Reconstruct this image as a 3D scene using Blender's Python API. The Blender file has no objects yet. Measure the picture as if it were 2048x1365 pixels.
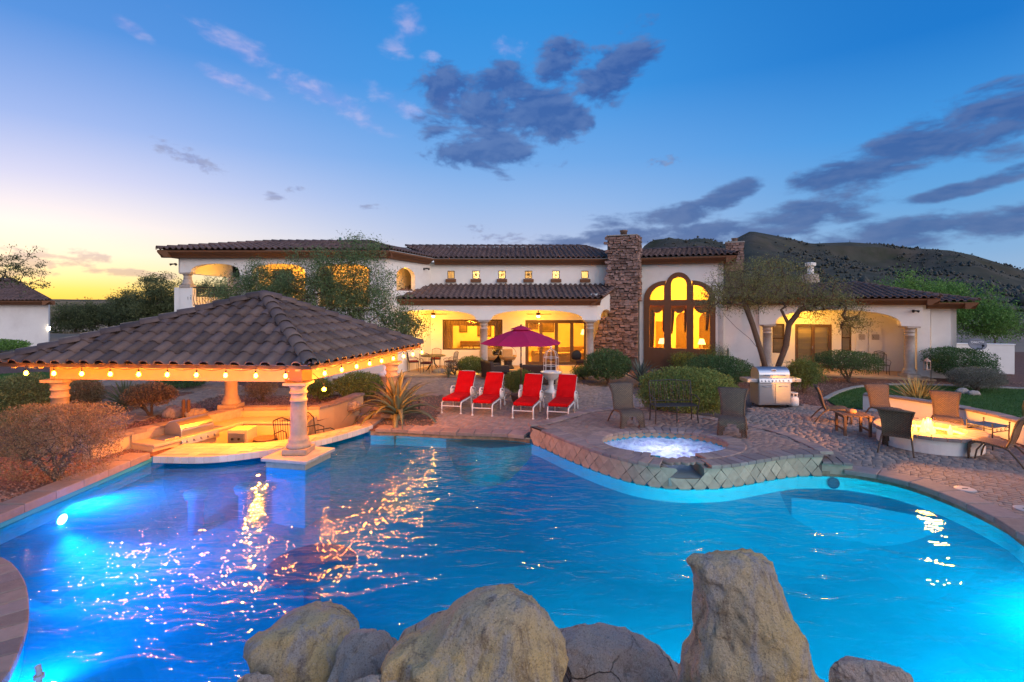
import bpy, bmesh, math, random
import numpy as np
from mathutils import Vector, Matrix, Euler
from mathutils.geometry import delaunay_2d_cdt
random.seed(7); RNG = np.random.default_rng(11)
S = bpy.context.scene
COL = S.collection
R = math.radians
# ---------------------------------------------------------------- camera
EYE, FOC = 3.3, 1050.0            # eye height (m), focal length for a 2048 wide frame
cd = bpy.data.cameras.new('camera'); cam = bpy.data.objects.new('camera', cd); COL.objects.link(cam)
cam.location = (0, 0, EYE); cam.rotation_euler = (R(90), 0, 0)
cd.sensor_width = 36; cd.lens = 36 * FOC / 2048; cd.shift_y = -75.5 / 2048
cd.clip_start = 0.1; cd.clip_end = 6000
S.camera = cam
# ---------------------------------------------------------------- render settings
S.render.engine = 'CYCLES'
S.view_settings.view_transform = 'Standard'; S.view_settings.look = 'None'
S.view_settings.exposure = 1.4; S.view_settings.gamma = 1.0
S.view_settings.use_curve_mapping = False
S.cycles.use_denoising = True
S.cycles.max_bounces = 8; S.cycles.diffuse_bounces = 3; S.cycles.glossy_bounces = 3
S.cycles.transmission_bounces = 6; S.cycles.transparent_max_bounces = 12
S.cycles.caustics_reflective = False; S.cycles.caustics_refractive = False
S.cycles.sample_clamp_indirect = 6.0
# ---------------------------------------------------------------- world: dusk sky
SUN_AZ = R(-44)
w = bpy.data.worlds.new('World'); S.world = w; w.use_nodes = True
nt = w.node_tree; nt.nodes.clear(); L = nt.links
EXPO = 2 ** S.view_settings.exposure
def sky_dome(W=4096, H=2048):
    """dusk sky computed over the whole dome: colour by elevation and by distance in azimuth from the set sun, broken cloud"""
    rows = np.arange(int(H * .46), H); el = (rows + .5) / H * math.pi - math.pi / 2
    th = ((np.arange(W) + .5) / W - .5) * 2 * math.pi; az = np.arctan2(np.cos(th), -np.sin(th))
    AZ, EL = np.meshgrid(az.astype(np.float32), el.astype(np.float32)); ED = np.degrees(np.maximum(EL, 0))
    D = np.degrees(np.abs((AZ - SUN_AZ + math.pi) % (2 * math.pi) - math.pi))
    tab = {0: [(0, (1.0, .60, .06)), (1.2, (1.0, .74, .16)), (2.4, (1, .84, .42)), (4.2, (1., .90, .70)), (6.6, (.93, .86, .86)), (10.5, (.60, .64, .90)), (15, (.31, .46, .86)), (22.4, (.075, .28, .74)), (32, (.03, .2, .62)), (60, (.02, .16, .52)), (90, (.02, .15, .5))],
           43: [(0, (.80, .70, .66)), (3, (.68, .65, .74)), (7, (.45, .55, .80)), (11, (.30, .48, .82)), (15, (.17, .40, .81)), (22, (.052, .31, .78)), (29, (.028, .265, .73)), (45, (.015, .18, .57)), (90, (.02, .15, .5))],
           86: [(0, (.42, .52, .68)), (4.3, (.24, .44, .72)), (9, (.13, .38, .75)), (15, (.055, .31, .76)), (22.2, (.010, .19, .62)), (35, (.010, .155, .52)), (90, (.02, .15, .5))],
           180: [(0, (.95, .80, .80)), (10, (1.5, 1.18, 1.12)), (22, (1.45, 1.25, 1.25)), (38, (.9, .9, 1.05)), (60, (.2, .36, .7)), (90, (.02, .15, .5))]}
    ks = sorted(tab); cols = {k: np.stack([np.interp(ED, [p[0] for p in tab[k]], [p[1][c] for p in tab[k]]) for c in range(3)], -1) for k in ks}
    sky = np.zeros(ED.shape + (3,), np.float32)
    for k0, k1 in zip(ks, ks[1:]):
        m = (D >= k0) & (D <= k1); t = ((D - k0) / (k1 - k0))[..., None]; t = t * t * (3 - 2 * t)
        sky = np.where(m[..., None], cols[k0] * (1 - t) + cols[k1] * t, sky)
    sky *= np.where(D < 120, 1 / EXPO, 1 / EXPO + (1 - 1 / EXPO) * np.clip((D - 120) / 50, 0, 1))[..., None]  # behind the camera the sky is left brighter, added fill for the house front
    # noise over the dome
    perm = RNG.permutation(256); perm = np.concatenate([perm, perm]); gr = RNG.normal(0, 1, (256, 3)); gr /= np.linalg.norm(gr, axis=1)[:, None]
    def perlin(P):
        i = np.floor(P).astype(int); f = P - i; i &= 255; u = f * f * f * (f * (f * 6 - 15) + 10); out = 0
        for dx in (0, 1):
            for dy in (0, 1):
                for dz in (0, 1):
                    g = gr[perm[perm[perm[(i[:, 0] + dx) & 255] + ((i[:, 1] + dy) & 255)] + ((i[:, 2] + dz) & 255)]]
                    w_ = (u[:, 0] if dx else 1 - u[:, 0]) * (u[:, 1] if dy else 1 - u[:, 1]) * (u[:, 2] if dz else 1 - u[:, 2])
                    out = out + w_ * ((f - (dx, dy, dz)) * g).sum(1)
        return out
    def fbm(P, n, rough=.55):
        a, o, s_ = 1., 0, 0
        for k in range(n): o = o + a * perlin(P * 2 ** k + 17.3 * k); s_ += a; a *= rough
        return o / s_ * 1.6
    def pxdir(px, py): return math.atan((px - 1024) / FOC), math.atan((607 - py) / math.hypot(FOC, px - 1024))
    def clouds(ells, amp, lo, hi, strength, tint, addc, litc, nsc=13., seed=0, zs=2.0):
        g = np.full(ED.shape, -9., np.float32)
        for (px, py, hw, hh, rot) in ells:
            a0, e0 = pxdir(px, py); A = hw / FOC * math.cos(a0) ** 1.6; B = hh / FOC * math.cos(a0); c, s_ = math.cos(R(rot)), math.sin(R(rot))
            du, dv = AZ - a0, EL - e0; u = (du * c + dv * s_) / A; v = (-du * s_ + dv * c) / B; g = np.maximum(g, 1 - u * u - v * v)
        m = g > -2.2
        d = np.stack([np.sin(AZ[m]) * np.cos(EL[m]), np.cos(AZ[m]) * np.cos(EL[m]), np.sin(EL[m]) * zs], -1)
        wr = np.stack([perlin(d * 9 + 3 + seed), perlin(d * 9 + 31 + seed), perlin(d * 9 + 57 + seed)], -1) * .035
        n = fbm((d + wr) * nsc + seed, 7, .60); q = g[m] + n * amp
        dn = np.clip((q - lo) / (hi - lo), 0, 1); dn = dn * dn * (3 - 2 * dn)
        n2 = fbm((d + wr + (-.012, .006, .02)) * nsc + seed, 5, .58); edge = np.clip((n - n2) * 2.2 + .35, 0, 1)     # side turned to the afterglow
        bs = sky[m]; body = bs * tint + addc; lit = body * .55 + np.asarray(litc) / EXPO * .45
        thick = np.clip((q - lo) / (hi - lo) * .45, 0, 1)
        mixw = (edge * (1 - thick * .75))[:, None]; colr = body * (1 - mixw) + lit * mixw
        w_ = (dn * strength)[:, None]; sky[m] = bs * (1 - w_) + colr * w_
    clouds([(800, 72, 60, 38, 35), (640, 190, 190, 26, -20), (790, 205, 80, 22, -25), (480, 95, 130, 26, -15), (265, 60, 55, 15, -25), (1015, 98, 50, 20, 0), (470, 165, 80, 16, -15), (860, 112, 24, 12, 0), (900, 195, 50, 18, 0)],
           1.9, .0, 1.8, .72, (.8, .78, .85), (.05, .03, .05), (1.0, .76, .84), 15, 5)
    clouds([(905, 190, 75, 52, -8), (960, 240, 120, 78, -20), (1085, 215, 110, 66, 30), (1200, 150, 120, 58, 24), (985, 305, 118, 42, 0), (1010, 165, 70, 45, 0), (1130, 250, 70, 40, 30),
            (1130, 110, 60, 40, 0)], 2.3, -.2, .8, .96, (.12, .20, .30), (.012, .020, .055), (.24, .36, .64), 15, 0)
    clouds([(1330, 322, 44, 11, 0), (550, 395, 25, 12, 0), (380, 315, 78, 17, -18), (745, 415, 28, 7, 0), (950, 457, 28, 9, 0), (1010, 478, 60, 13, 0), (590, 380, 20, 8, 0)], 2.6, .1, 1.5, .8, (.42, .42, .50), (.02, .024, .045), (.4, .42, .5), 45, 60, 2.6)
    clouds([(1850, 290, 290, 55, 20), (2090, 200, 240, 75, 22), (1690, 350, 130, 30, 12), (1330, 432, 160, 24, 4), (1445, 402, 75, 28, 20), (1500, 458, 240, 34, 6), (1610, 425, 80, 26, 0), (1860, 458, 280, 36, 3), (2060, 425, 180, 20, 8),
            (1150, 485, 100, 15, 0), (1950, 370, 170, 16, 12), (2420, 330, 300, 60, 10), (1250, 470, 120, 18, 4)], 1.9, -.2, .85, .95, (.15, .20, .28), (.012, .020, .055), (.20, .27, .48), 11, 9, 3.2)
    clouds([(158, 518, 58, 22, 4), (52, 520, 70, 27, 0), (270, 548, 120, 9, -4), (20, 545, 130, 13, 0), (330, 553, 60, 8, 0), (-300, 480, 260, 30, 4)], 2.0, .05, .9, .85, (.42, .40, .55), (.04, .035, .04), (.62, .50, .48), 40, 21, 2.2)
    clouds([(-1500, 250, 500, 70, 8), (3600, 280, 600, 70, -6), (-4000, 100, 900, 90, 3), (5500, 150, 700, 60, 0)], 1.1, .1, 1.2, .6, (.6, .58, .62), (.03, .03, .05), (.6, .55, .62), 11, 33)
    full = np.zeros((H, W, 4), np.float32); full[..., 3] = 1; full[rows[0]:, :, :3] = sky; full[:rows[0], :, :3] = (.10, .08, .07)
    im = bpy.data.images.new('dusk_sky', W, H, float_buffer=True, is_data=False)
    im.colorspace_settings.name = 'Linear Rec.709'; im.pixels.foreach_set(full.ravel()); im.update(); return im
def nd(t): return nt.nodes.new(t)
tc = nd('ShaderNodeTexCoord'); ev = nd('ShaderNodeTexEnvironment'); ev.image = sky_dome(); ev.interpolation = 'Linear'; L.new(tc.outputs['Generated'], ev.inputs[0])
ns = nd('ShaderNodeTexSky'); ns.sky_type = 'NISHITA'; ns.sun_disc = False; ns.sun_elevation = R(4.5); ns.sun_rotation = SUN_AZ; ns.air_density = 1.2; ns.ozone_density = 2.0
add = nd('ShaderNodeMix'); add.data_type = 'RGBA'; add.blend_type = 'ADD'; add.inputs[0].default_value = .0035
L.new(ev.outputs[0], add.inputs[6]); L.new(ns.outputs[0], add.inputs[7])
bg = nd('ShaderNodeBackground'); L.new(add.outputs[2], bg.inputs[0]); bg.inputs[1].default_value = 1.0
wo = nd('ShaderNodeOutputWorld'); L.new(bg.outputs[0], wo.inputs[0])
# ---------------------------------------------------------------- the last of the sun, already behind the trees
sd = bpy.data.lights.new('sun', 'SUN'); sd.energy = .45; sd.angle = R(10); sd.color = (1, .72, .44)
so = bpy.data.objects.new('sun', sd); COL.objects.link(so)
so.rotation_euler = Vector((math.sin(SUN_AZ), math.cos(SUN_AZ), .08)).to_track_quat('Z', 'Y').to_euler()

# ================================================================ helpers
def G(px, py, z=0.0):
    """point of height z that the photograph shows at px,py"""
    y = (EYE - z) * FOC / (py - 607.0); return ((px - 1024) * y / FOC, y, z)
def XY(px, y): return (px - 1024) * y / FOC
def ZY(py, y): return EYE - (py - 607) * y / FOC

MATS = {}
def M(name, col, rough=.75, var=.15, scale=6, bump=.15, bscale=60, metal=0., orand=0., island=0., spec=.35,
      stain=None, stainscale=1.5, stainamt=.5, trans=0., col2=None, coord='Object', emit=None, stretch=None):
    if name in MATS: return MATS[name]
    m = bpy.data.materials.new(name); m.use_nodes = True; t = m.node_tree; n = t.nodes; l = t.links
    b = n['Principled BSDF']; b.inputs['Roughness'].default_value = rough; b.inputs['Metallic'].default_value = metal
    b.inputs['Specular IOR Level'].default_value = spec
    tcn = n.new('ShaderNodeTexCoord'); co = tcn.outputs[coord]
    if stretch:
        mpn = n.new('ShaderNodeMapping'); mpn.inputs['Scale'].default_value = stretch; l.new(co, mpn.inputs[0]); co = mpn.outputs[0]
    no = n.new('ShaderNodeTexNoise'); no.inputs['Scale'].default_value = scale; no.inputs['Detail'].default_value = 6
    l.new(co, no.inputs[0])
    def mt(op, a, b_):
        q = n.new('ShaderNodeMath'); q.operation = op
        for i, v in enumerate((a, b_)):
            if isinstance(v, (int, float)): q.inputs[i].default_value = v
            else: l.new(v, q.inputs[i])
        return q.outputs[0]
    f = mt('MULTIPLY_ADD', no.outputs[0], var * 2.4); f.node.inputs[2].default_value = 1 - var * 1.2
    if orand:
        oi = n.new('ShaderNodeObjectInfo'); r = mt('MULTIPLY_ADD', oi.outputs['Random'], orand * 2); r.node.inputs[2].default_value = 1 - orand
        f = mt('MULTIPLY', f, r)
    ge = None
    if island:
        ge = n.new('ShaderNodeNewGeometry'); r = mt('MULTIPLY_ADD', ge.outputs['Random Per Island'], island * 2); r.node.inputs[2].default_value = 1 - island
        f = mt('MULTIPLY', f, r)
    base = n.new('ShaderNodeRGB'); base.outputs[0].default_value = (*col, 1); c = base.outputs[0]
    if col2:
        mx = n.new('ShaderNodeMix'); mx.data_type = 'RGBA'; mx.inputs[7].default_value = (*col2, 1); l.new(c, mx.inputs[6])
        if island:
            fr = mt('FRACT', mt('MULTIPLY', ge.outputs['Random Per Island'], 7.13), 0)
        elif orand:
            fr = mt('FRACT', mt('MULTIPLY', oi.outputs['Random'], 7.13), 0)
        else:
            nn = n.new('ShaderNodeTexNoise'); nn.inputs['Scale'].default_value = scale * .37; nn.inputs['Detail'].default_value = 4; l.new(co, nn.inputs[0])
            mr = n.new('ShaderNodeMapRange'); mr.inputs[1].default_value = .38; mr.inputs[2].default_value = .62; l.new(nn.outputs[0], mr.inputs[0]); fr = mr.outputs[0]
        l.new(fr, mx.inputs[0]); c = mx.outputs[2]
    if stain:
        ns_ = n.new('ShaderNodeTexNoise'); ns_.inputs['Scale'].default_value = stainscale; ns_.inputs['Detail'].default_value = 8; ns_.inputs['Roughness'].default_value = .65
        l.new(tcn.outputs['Object'], ns_.inputs[0])
        mr = n.new('ShaderNodeMapRange'); mr.inputs[1].default_value = .5; mr.inputs[2].default_value = .72; mr.inputs[4].default_value = stainamt; l.new(ns_.outputs[0], mr.inputs[0])
        mx = n.new('ShaderNodeMix'); mx.data_type = 'RGBA'; l.new(mr.outputs[0], mx.inputs[0]); l.new(c, mx.inputs[6]); mx.inputs[7].default_value = (*stain, 1); c = mx.outputs[2]
    vs = n.new('ShaderNodeVectorMath'); vs.operation = 'SCALE'; l.new(c, vs.inputs[0]); l.new(f, vs.inputs[3])
    l.new(vs.outputs[0], b.inputs['Base Color'])
    if bump:
        nb = n.new('ShaderNodeTexNoise'); nb.inputs['Scale'].default_value = bscale; nb.inputs['Detail'].default_value = 5; l.new(co, nb.inputs[0])
        bp = n.new('ShaderNodeBump'); bp.inputs['Strength'].default_value = min(1, bump); bp.inputs['Distance'].default_value = .02
        l.new(nb.outputs[0], bp.inputs['Height']); l.new(bp.outputs[0], b.inputs['Normal'])
    if trans:
        tr = n.new('ShaderNodeBsdfTranslucent'); l.new(vs.outputs[0], tr.inputs[0]); ms = n.new('ShaderNodeMixShader'); ms.inputs[0].default_value = trans
        l.new(b.outputs[0], ms.inputs[1]); l.new(tr.outputs[0], ms.inputs[2]); l.new(ms.outputs[0], n['Material Output'].inputs[0])
    if emit:
        b.inputs['Emission Color'].default_value = (*emit[0], 1); b.inputs['Emission Strength'].default_value = emit[1]
    MATS[name] = m; return m

ROOTLOC = {}
def thing(name, label, cat, loc=(0, 0, 0), rz=0., group=None, wc=False):
    o = bpy.data.objects.new(name, None); COL.objects.link(o); o.empty_display_size = .2
    o.location = loc; o.rotation_euler = (0, 0, rz); o['label'] = label; o['category'] = cat
    if group: o['group'] = group
    if wc: ROOTLOC[o.name] = Vector(loc)
    return o
def tag(o, label, cat, group=None):
    o['label'] = label; o['category'] = cat
    if group: o['group'] = group
    return o
def adopt(o, parent):
    if parent is not None:
        o.parent = parent
        if parent.name in ROOTLOC: o.location = o.location - ROOTLOC[parent.name]
    return o
def link(name, me, mat=None, parent=None, kind=None, mtx=None):
    o = bpy.data.objects.new(name, me); COL.objects.link(o)
    if mat and not me.materials: me.materials.append(mat)
    if mtx is not None:
        l_, q, s_ = mtx.decompose(); o.location = l_; o.rotation_mode = 'XYZ'; o.rotation_euler = q.to_euler(); o.scale = s_
    adopt(o, parent)
    if kind: o['kind'] = kind
    return o
def npmesh(name, v, f, mat=None, smooth=False, uv=None):
    """v (n,3) floats, f (m,k) ints, all faces with k corners"""
    v = np.asarray(v, dtype=np.float32); f = np.asarray(f, dtype=np.int32); k = f.shape[1]
    me = bpy.data.meshes.new(name); me.vertices.add(len(v)); me.vertices.foreach_set('co', v.ravel())
    me.loops.add(f.size); me.loops.foreach_set('vertex_index', f.ravel())
    me.polygons.add(len(f)); me.polygons.foreach_set('loop_start', np.arange(len(f), dtype=np.int32) * k)
    try: me.polygons.foreach_set('loop_total', np.full(len(f), k, dtype=np.int32))
    except Exception: pass
    if uv is not None:
        ul = me.uv_layers.new(name='UVMap'); ul.data.foreach_set('uv', np.asarray(uv, dtype=np.float32)[f.ravel()].ravel())
    if smooth: me.polygons.foreach_set('use_smooth', np.ones(len(f), dtype=bool))
    me.update(calc_edges=True); me.validate()
    if mat: me.materials.append(mat)
    return me
class MB:
    def __init__(s): s.v = []; s.f = []; s.uv = None
    def add(s, vs, fs):
        b = len(s.v); s.v += [tuple(p) for p in vs]; s.f += [tuple(i + b for i in q) for q in fs]; return s
    def box(s, c, d, rz=0., rx=0., ry=0., top=None):
        hx, hy, hz = d[0] / 2, d[1] / 2, d[2] / 2; tx, ty = top if top else (1, 1)
        pts = [(-hx, -hy, -hz), (hx, -hy, -hz), (hx, hy, -hz), (-hx, hy, -hz), (-hx * tx, -hy * ty, hz), (hx * tx, -hy * ty, hz), (hx * tx, hy * ty, hz), (-hx * tx, hy * ty, hz)]
        m = Matrix.Translation(c) @ Euler((rx, ry, rz)).to_matrix().to_4x4()
        return s.add([m @ Vector(p) for p in pts], [(3, 2, 1, 0), (4, 5, 6, 7), (0, 1, 5, 4), (1, 2, 6, 5), (2, 3, 7, 6), (3, 0, 4, 7)])
    def box2(s, a, b): return s.box([(p + q) / 2 for p, q in zip(a, b)], [abs(q - p) for p, q in zip(a, b)])
    def tube(s, pts, r, n=8, closed=False):
        pts = [Vector(p) for p in pts]; k = len(pts)
        rr = [r] * k if isinstance(r, (int, float)) else list(r)
        vs = []; up = None
        for i, p in enumerate(pts):
            if closed: t = pts[(i + 1) % k] - pts[i - 1]
            else: t = pts[min(i + 1, k - 1)] - pts[max(i - 1, 0)]
            t = t.normalized() if t.length > 1e-9 else Vector((0, 0, 1))
            if up is None:
                up = t.orthogonal().normalized()
            up = (up - t * up.dot(t)); up = up.normalized() if up.length > 1e-6 else t.orthogonal().normalized()
            w_ = t.cross(up)
            for j in range(n):
                a = 2 * math.pi * j / n; vs.append(p + (up * math.cos(a) + w_ * math.sin(a)) * rr[i])
        fs = []
        for i in range(k if closed else k - 1):
            i2 = (i + 1) % k
            for j in range(n):
                j2 = (j + 1) % n; fs.append((i * n + j, i * n + j2, i2 * n + j2, i2 * n + j))
        if not closed: fs += [tuple(range(n - 1, -1, -1)), tuple(range((k - 1) * n, k * n))]
        return s.add(vs, fs)
    def lathe(s, prof, n=20, c=(0, 0, 0), cap=True, sx=1., sy=1.):
        vs = []; k = len(prof)
        for (r, z) in prof:
            for j in range(n):
                a = 2 * math.pi * j / n; vs.append((c[0] + r * math.cos(a) * sx, c[1] + r * math.sin(a) * sy, c[2] + z))
        fs = [(i * n + j, i * n + (j + 1) % n, (i + 1) * n + (j + 1) % n, (i + 1) * n + j) for i in range(k - 1) for j in range(n)]
        if cap: fs += [tuple(range(n - 1, -1, -1)), tuple(range((k - 1) * n, k * n))]
        return s.add(vs, fs)
    def ball(s, c, r, n=12, m=8, sc=(1, 1, 1)):
        prof = [(max(1e-4, math.sin(math.pi * i / m)), -math.cos(math.pi * i / m)) for i in range(m + 1)]
        vs = []; 
        for (q, z) in prof:
            for j in range(n):
                a = 2 * math.pi * j / n; vs.append((c[0] + r * q * math.cos(a) * sc[0], c[1] + r * q * math.sin(a) * sc[1], c[2] + r * z * sc[2]))
        fs = [(i * n + j, i * n + (j + 1) % n, (i + 1) * n + (j + 1) % n, (i + 1) * n + j) for i in range(m) for j in range(n)]
        return s.add(vs, fs)
    def prism(s, poly, z0, z1):
        k = len(poly); a = sum(poly[i][0] * poly[(i + 1) % k][1] - poly[(i + 1) % k][0] * poly[i][1] for i in range(k))
        if a < 0: poly = poly[::-1]
        vs = [(p[0], p[1], z0) for p in poly] + [(p[0], p[1], z1) for p in poly]
        return s.add(vs, [tuple(range(k - 1, -1, -1)), tuple(range(k, 2 * k))] + [(i, (i + 1) % k, k + (i + 1) % k, k + i) for i in range(k)])
    def plate(s, outer, holes, thick, O, U, V):
        """flat panel with holes, in the plane O + u*U + v*V, thickness to the side of -U x V (both faces closed)"""
        O, U, V = Vector(O), Vector(U).normalized(), Vector(V).normalized(); N = U.cross(V).normalized()
        tr = cdt(outer, holes); b = len(s.v); pts, tris = tr; k = len(pts)
        s.v += [tuple(O + U * p[0] + V * p[1]) for p in pts] + [tuple(O + U * p[0] + V * p[1] - N * thick) for p in pts]
        s.f += [tuple(b + i for i in t) for t in tris] + [tuple(b + k + i for i in t[::-1]) for t in tris]
        for poly in [outer] + list(holes):
            n = len(poly)
            for i in range(n):
                p, q = poly[i], poly[(i + 1) % n]
                A, B = O + U * p[0] + V * p[1], O + U * q[0] + V * q[1]
                s.add([A, B, B - N * thick, A - N * thick], [(0, 1, 2, 3)])
        return s
    def mesh(s, name='m', smooth=False):
        me = bpy.data.meshes.new(name); me.from_pydata(s.v, [], s.f); 
        if smooth: me.polygons.foreach_set('use_smooth', [True] * len(me.polygons))
        me.update(); return me
    def build(s, name, mat, parent=None, smooth=False, bevel=0., kind=None, seg=2, recalc=True):
        me = s.mesh(name, smooth)
        if recalc:
            bm = bmesh.new(); bm.from_mesh(me); bmesh.ops.recalc_face_normals(bm, faces=bm.faces); bm.to_mesh(me); bm.free()
        o = link(name, me, mat, parent, kind)
        if bevel:
            md = o.modifiers.new('bevel', 'BEVEL'); md.width = bevel; md.segments = seg; md.limit_method = 'ANGLE'; md.angle_limit = R(40)
        return o
def inpoly(p, poly):
    x, y = p[0], p[1]; c = False; j = len(poly) - 1
    for i in range(len(poly)):
        xi, yi = poly[i][0], poly[i][1]; xj, yj = poly[j][0], poly[j][1]
        if (yi > y) != (yj > y) and x < (xj - xi) * (y - yi) / (yj - yi) + xi: c = not c
        j = i
    return c
def np_inpoly(P, poly):
    x, y = P[:, 0], P[:, 1]; c = np.zeros(len(P), bool); j = len(poly) - 1
    for i in range(len(poly)):
        xi, yi = poly[i][:2]; xj, yj = poly[j][:2]
        if yi != yj: c ^= ((yi > y) != (yj > y)) & (x < (xj - xi) * (y - yi) / (yj - yi) + xi)
        j = i
    return c
def cdt(outer, holes, extra=()):
    vs, es = [], []
    for poly in [outer] + list(holes):
        b = len(vs); n = len(poly); vs += [Vector((p[0], p[1])) for p in poly]; es += [(b + i, b + (i + 1) % n) for i in range(n)]
    vs += [Vector(p) for p in extra]
    ov, oe, of, _, _, _ = delaunay_2d_cdt(vs, es, [], 0, 1e-5)
    tris = []
    for t in of:
        c = [sum(ov[i][k] for i in t) / len(t) for k in (0, 1)]
        if inpoly(c, outer) and not any(inpoly(c, h) for h in holes):
            a, b_, c_ = t[0], t[1], t[2]
            ar = (ov[b_][0] - ov[a][0]) * (ov[c_][1] - ov[a][1]) - (ov[c_][0] - ov[a][0]) * (ov[b_][1] - ov[a][1])
            tris.append(tuple(t) if ar > 0 else tuple(t[::-1]))
    return [(p[0], p[1]) for p in ov], tris
def sheet(name, outer, holes, z, mat, kind='structure', extra=()):
    p, t = cdt(outer, holes, extra); me = bpy.data.meshes.new(name); me.from_pydata([(a, b, z) for a, b in p], [], t); me.update()
    return link(name, me, mat, None, kind)
def smoothline(pts, n=8, closed=False):
    pts = [Vector(p) for p in pts]; out = []; k = len(pts)
    rng = range(k) if closed else range(k - 1)
    for i in rng:
        p0 = pts[(i - 1) % k] if closed or i > 0 else pts[0]; p1 = pts[i]; p2 = pts[(i + 1) % k]; p3 = pts[(i + 2) % k] if closed or i + 2 < k else pts[-1]
        for j in range(n):
            t = j / n; out.append(.5 * ((2 * p1) + (p2 - p0) * t + (2 * p0 - 5 * p1 + 4 * p2 - p3) * t * t + (3 * p1 - p0 - 3 * p2 + p3) * t ** 3))
    if not closed: out.append(pts[-1].copy())
    return out
def resample(pts, step):
    pts = [Vector(p) for p in pts]; d = [0]
    for a, b in zip(pts, pts[1:]): d.append(d[-1] + (b - a).length)
    n = max(1, round(d[-1] / step)); out = []; i = 0
    for k in range(n + 1):
        t = d[-1] * k / n
        while i < len(d) - 2 and d[i + 1] < t: i += 1
        f = (t - d[i]) / max(1e-9, d[i + 1] - d[i]); out.append(pts[i].lerp(pts[i + 1], f))
    return out
LAMPK = .55
def lamp(name, loc, power, col, radius=.1, kind='POINT', parent=None, **k):
    ld = bpy.data.lights.new(name, kind); ld.energy = power * LAMPK; ld.color = col
    if kind in ('POINT', 'SPOT'): ld.shadow_soft_size = radius
    for a, b in k.items():
        if a != 'rot': setattr(ld, a, b)
    o = bpy.data.objects.new(name, ld); COL.objects.link(o); o.location = loc
    if 'rot' in k: o.rotation_euler = k['rot']
    adopt(o, parent); return o
def arc(cx, cy, rx, ry, a0, a1, n):
    return [(cx + rx * math.cos(R(a0 + (a1 - a0) * i / n)), cy + ry * math.sin(R(a0 + (a1 - a0) * i / n))) for i in range(n + 1)]
# ================================================================ materials
m_stucco = M('stucco', (.80, .77, .70), .9, .05, 3, .35, 55, stain=(.55, .50, .44), stainscale=.6, stainamt=.35)
m_trim = M('brown_stucco_trim', (.17, .075, .035), .85, .12, 4, .3, 50)
m_tile = M('roof_tile', (.120, .078, .068), .8, .18, 9, .25, 45, orand=.22, island=.25, col2=(.155, .092, .070))
m_tileg = M('gazebo_tile', (.098, .066, .060), .68, .25, 7, .35, 45, orand=.32, col2=(.125, .080, .062), stain=(.05, .038, .034), stainscale=3.5, stainamt=.6)
m_under = M('roof_underlay', (.03, .025, .022), .9, .1)
m_stone = M('chimney_stone', (.25, .150, .112), .9, .3, 7, .5, 30, orand=.42, col2=(.29, .19, .155), spec=.2)
m_mortar = M('mortar', (.11, .085, .07), .95, .2, 20, .4, 60)
m_paver = M('paver', (.275, .205, .162), .85, .22, 14, .35, 80, orand=.16, island=.16, col2=(.235, .185, .152), stain=(.145, .118, .105), stainscale=.5, stainamt=.45)
m_coping = M('coping_brick', (.275, .205, .165), .85, .2, 10, .4, 60, orand=.2, col2=(.21, .17, .16))
m_sand = M('joint_sand', (.10, .08, .066), .95, .2, 40, .3, 90)
m_gravel = M('red_gravel', (.19, .095, .068), .95, .7, 26, 1., 34, col2=(.12, .07, .055), spec=.15, coord='Object')
m_desert = M('desert_soil', (.28, .19, .135), .95, .3, .25, .4, 3, col2=(.17, .14, .10))
m_lawn = M('lawn_grass', (.055, .115, .028), .9, .4, 5, .9, 60, col2=(.07, .135, .035), spec=.1)
m_blade = M('grass_blade', (.06, .14, .03), .8, .1, 5, 0, island=.4, trans=.25)
m_conc = M('concrete_kerb', (.33, .30, .26), .9, .15, 10, .3, 70)
m_cast = M('cast_stone', (.42, .36, .30), .85, .2, 9, .35, 50, stain=(.22, .18, .15), stainscale=3, stainamt=.5)
m_trav = M('travertine', (.40, .31, .215), .6, .25, 11, .3, 60, orand=.15, col2=(.35, .28, .20), stain=(.22, .2, .15), stainscale=5, stainamt=.4)
m_bartile = M('bar_top_tile', (.52, .40, .26), .45, .12, 8, .1, 60, orand=.14, island=.12)
m_plaster = M('pool_plaster', (.03, .30, .43), .8, .12, 1.2, .15, 30, stain=(.02, .2, .36), stainscale=.8, stainamt=.5)
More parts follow.
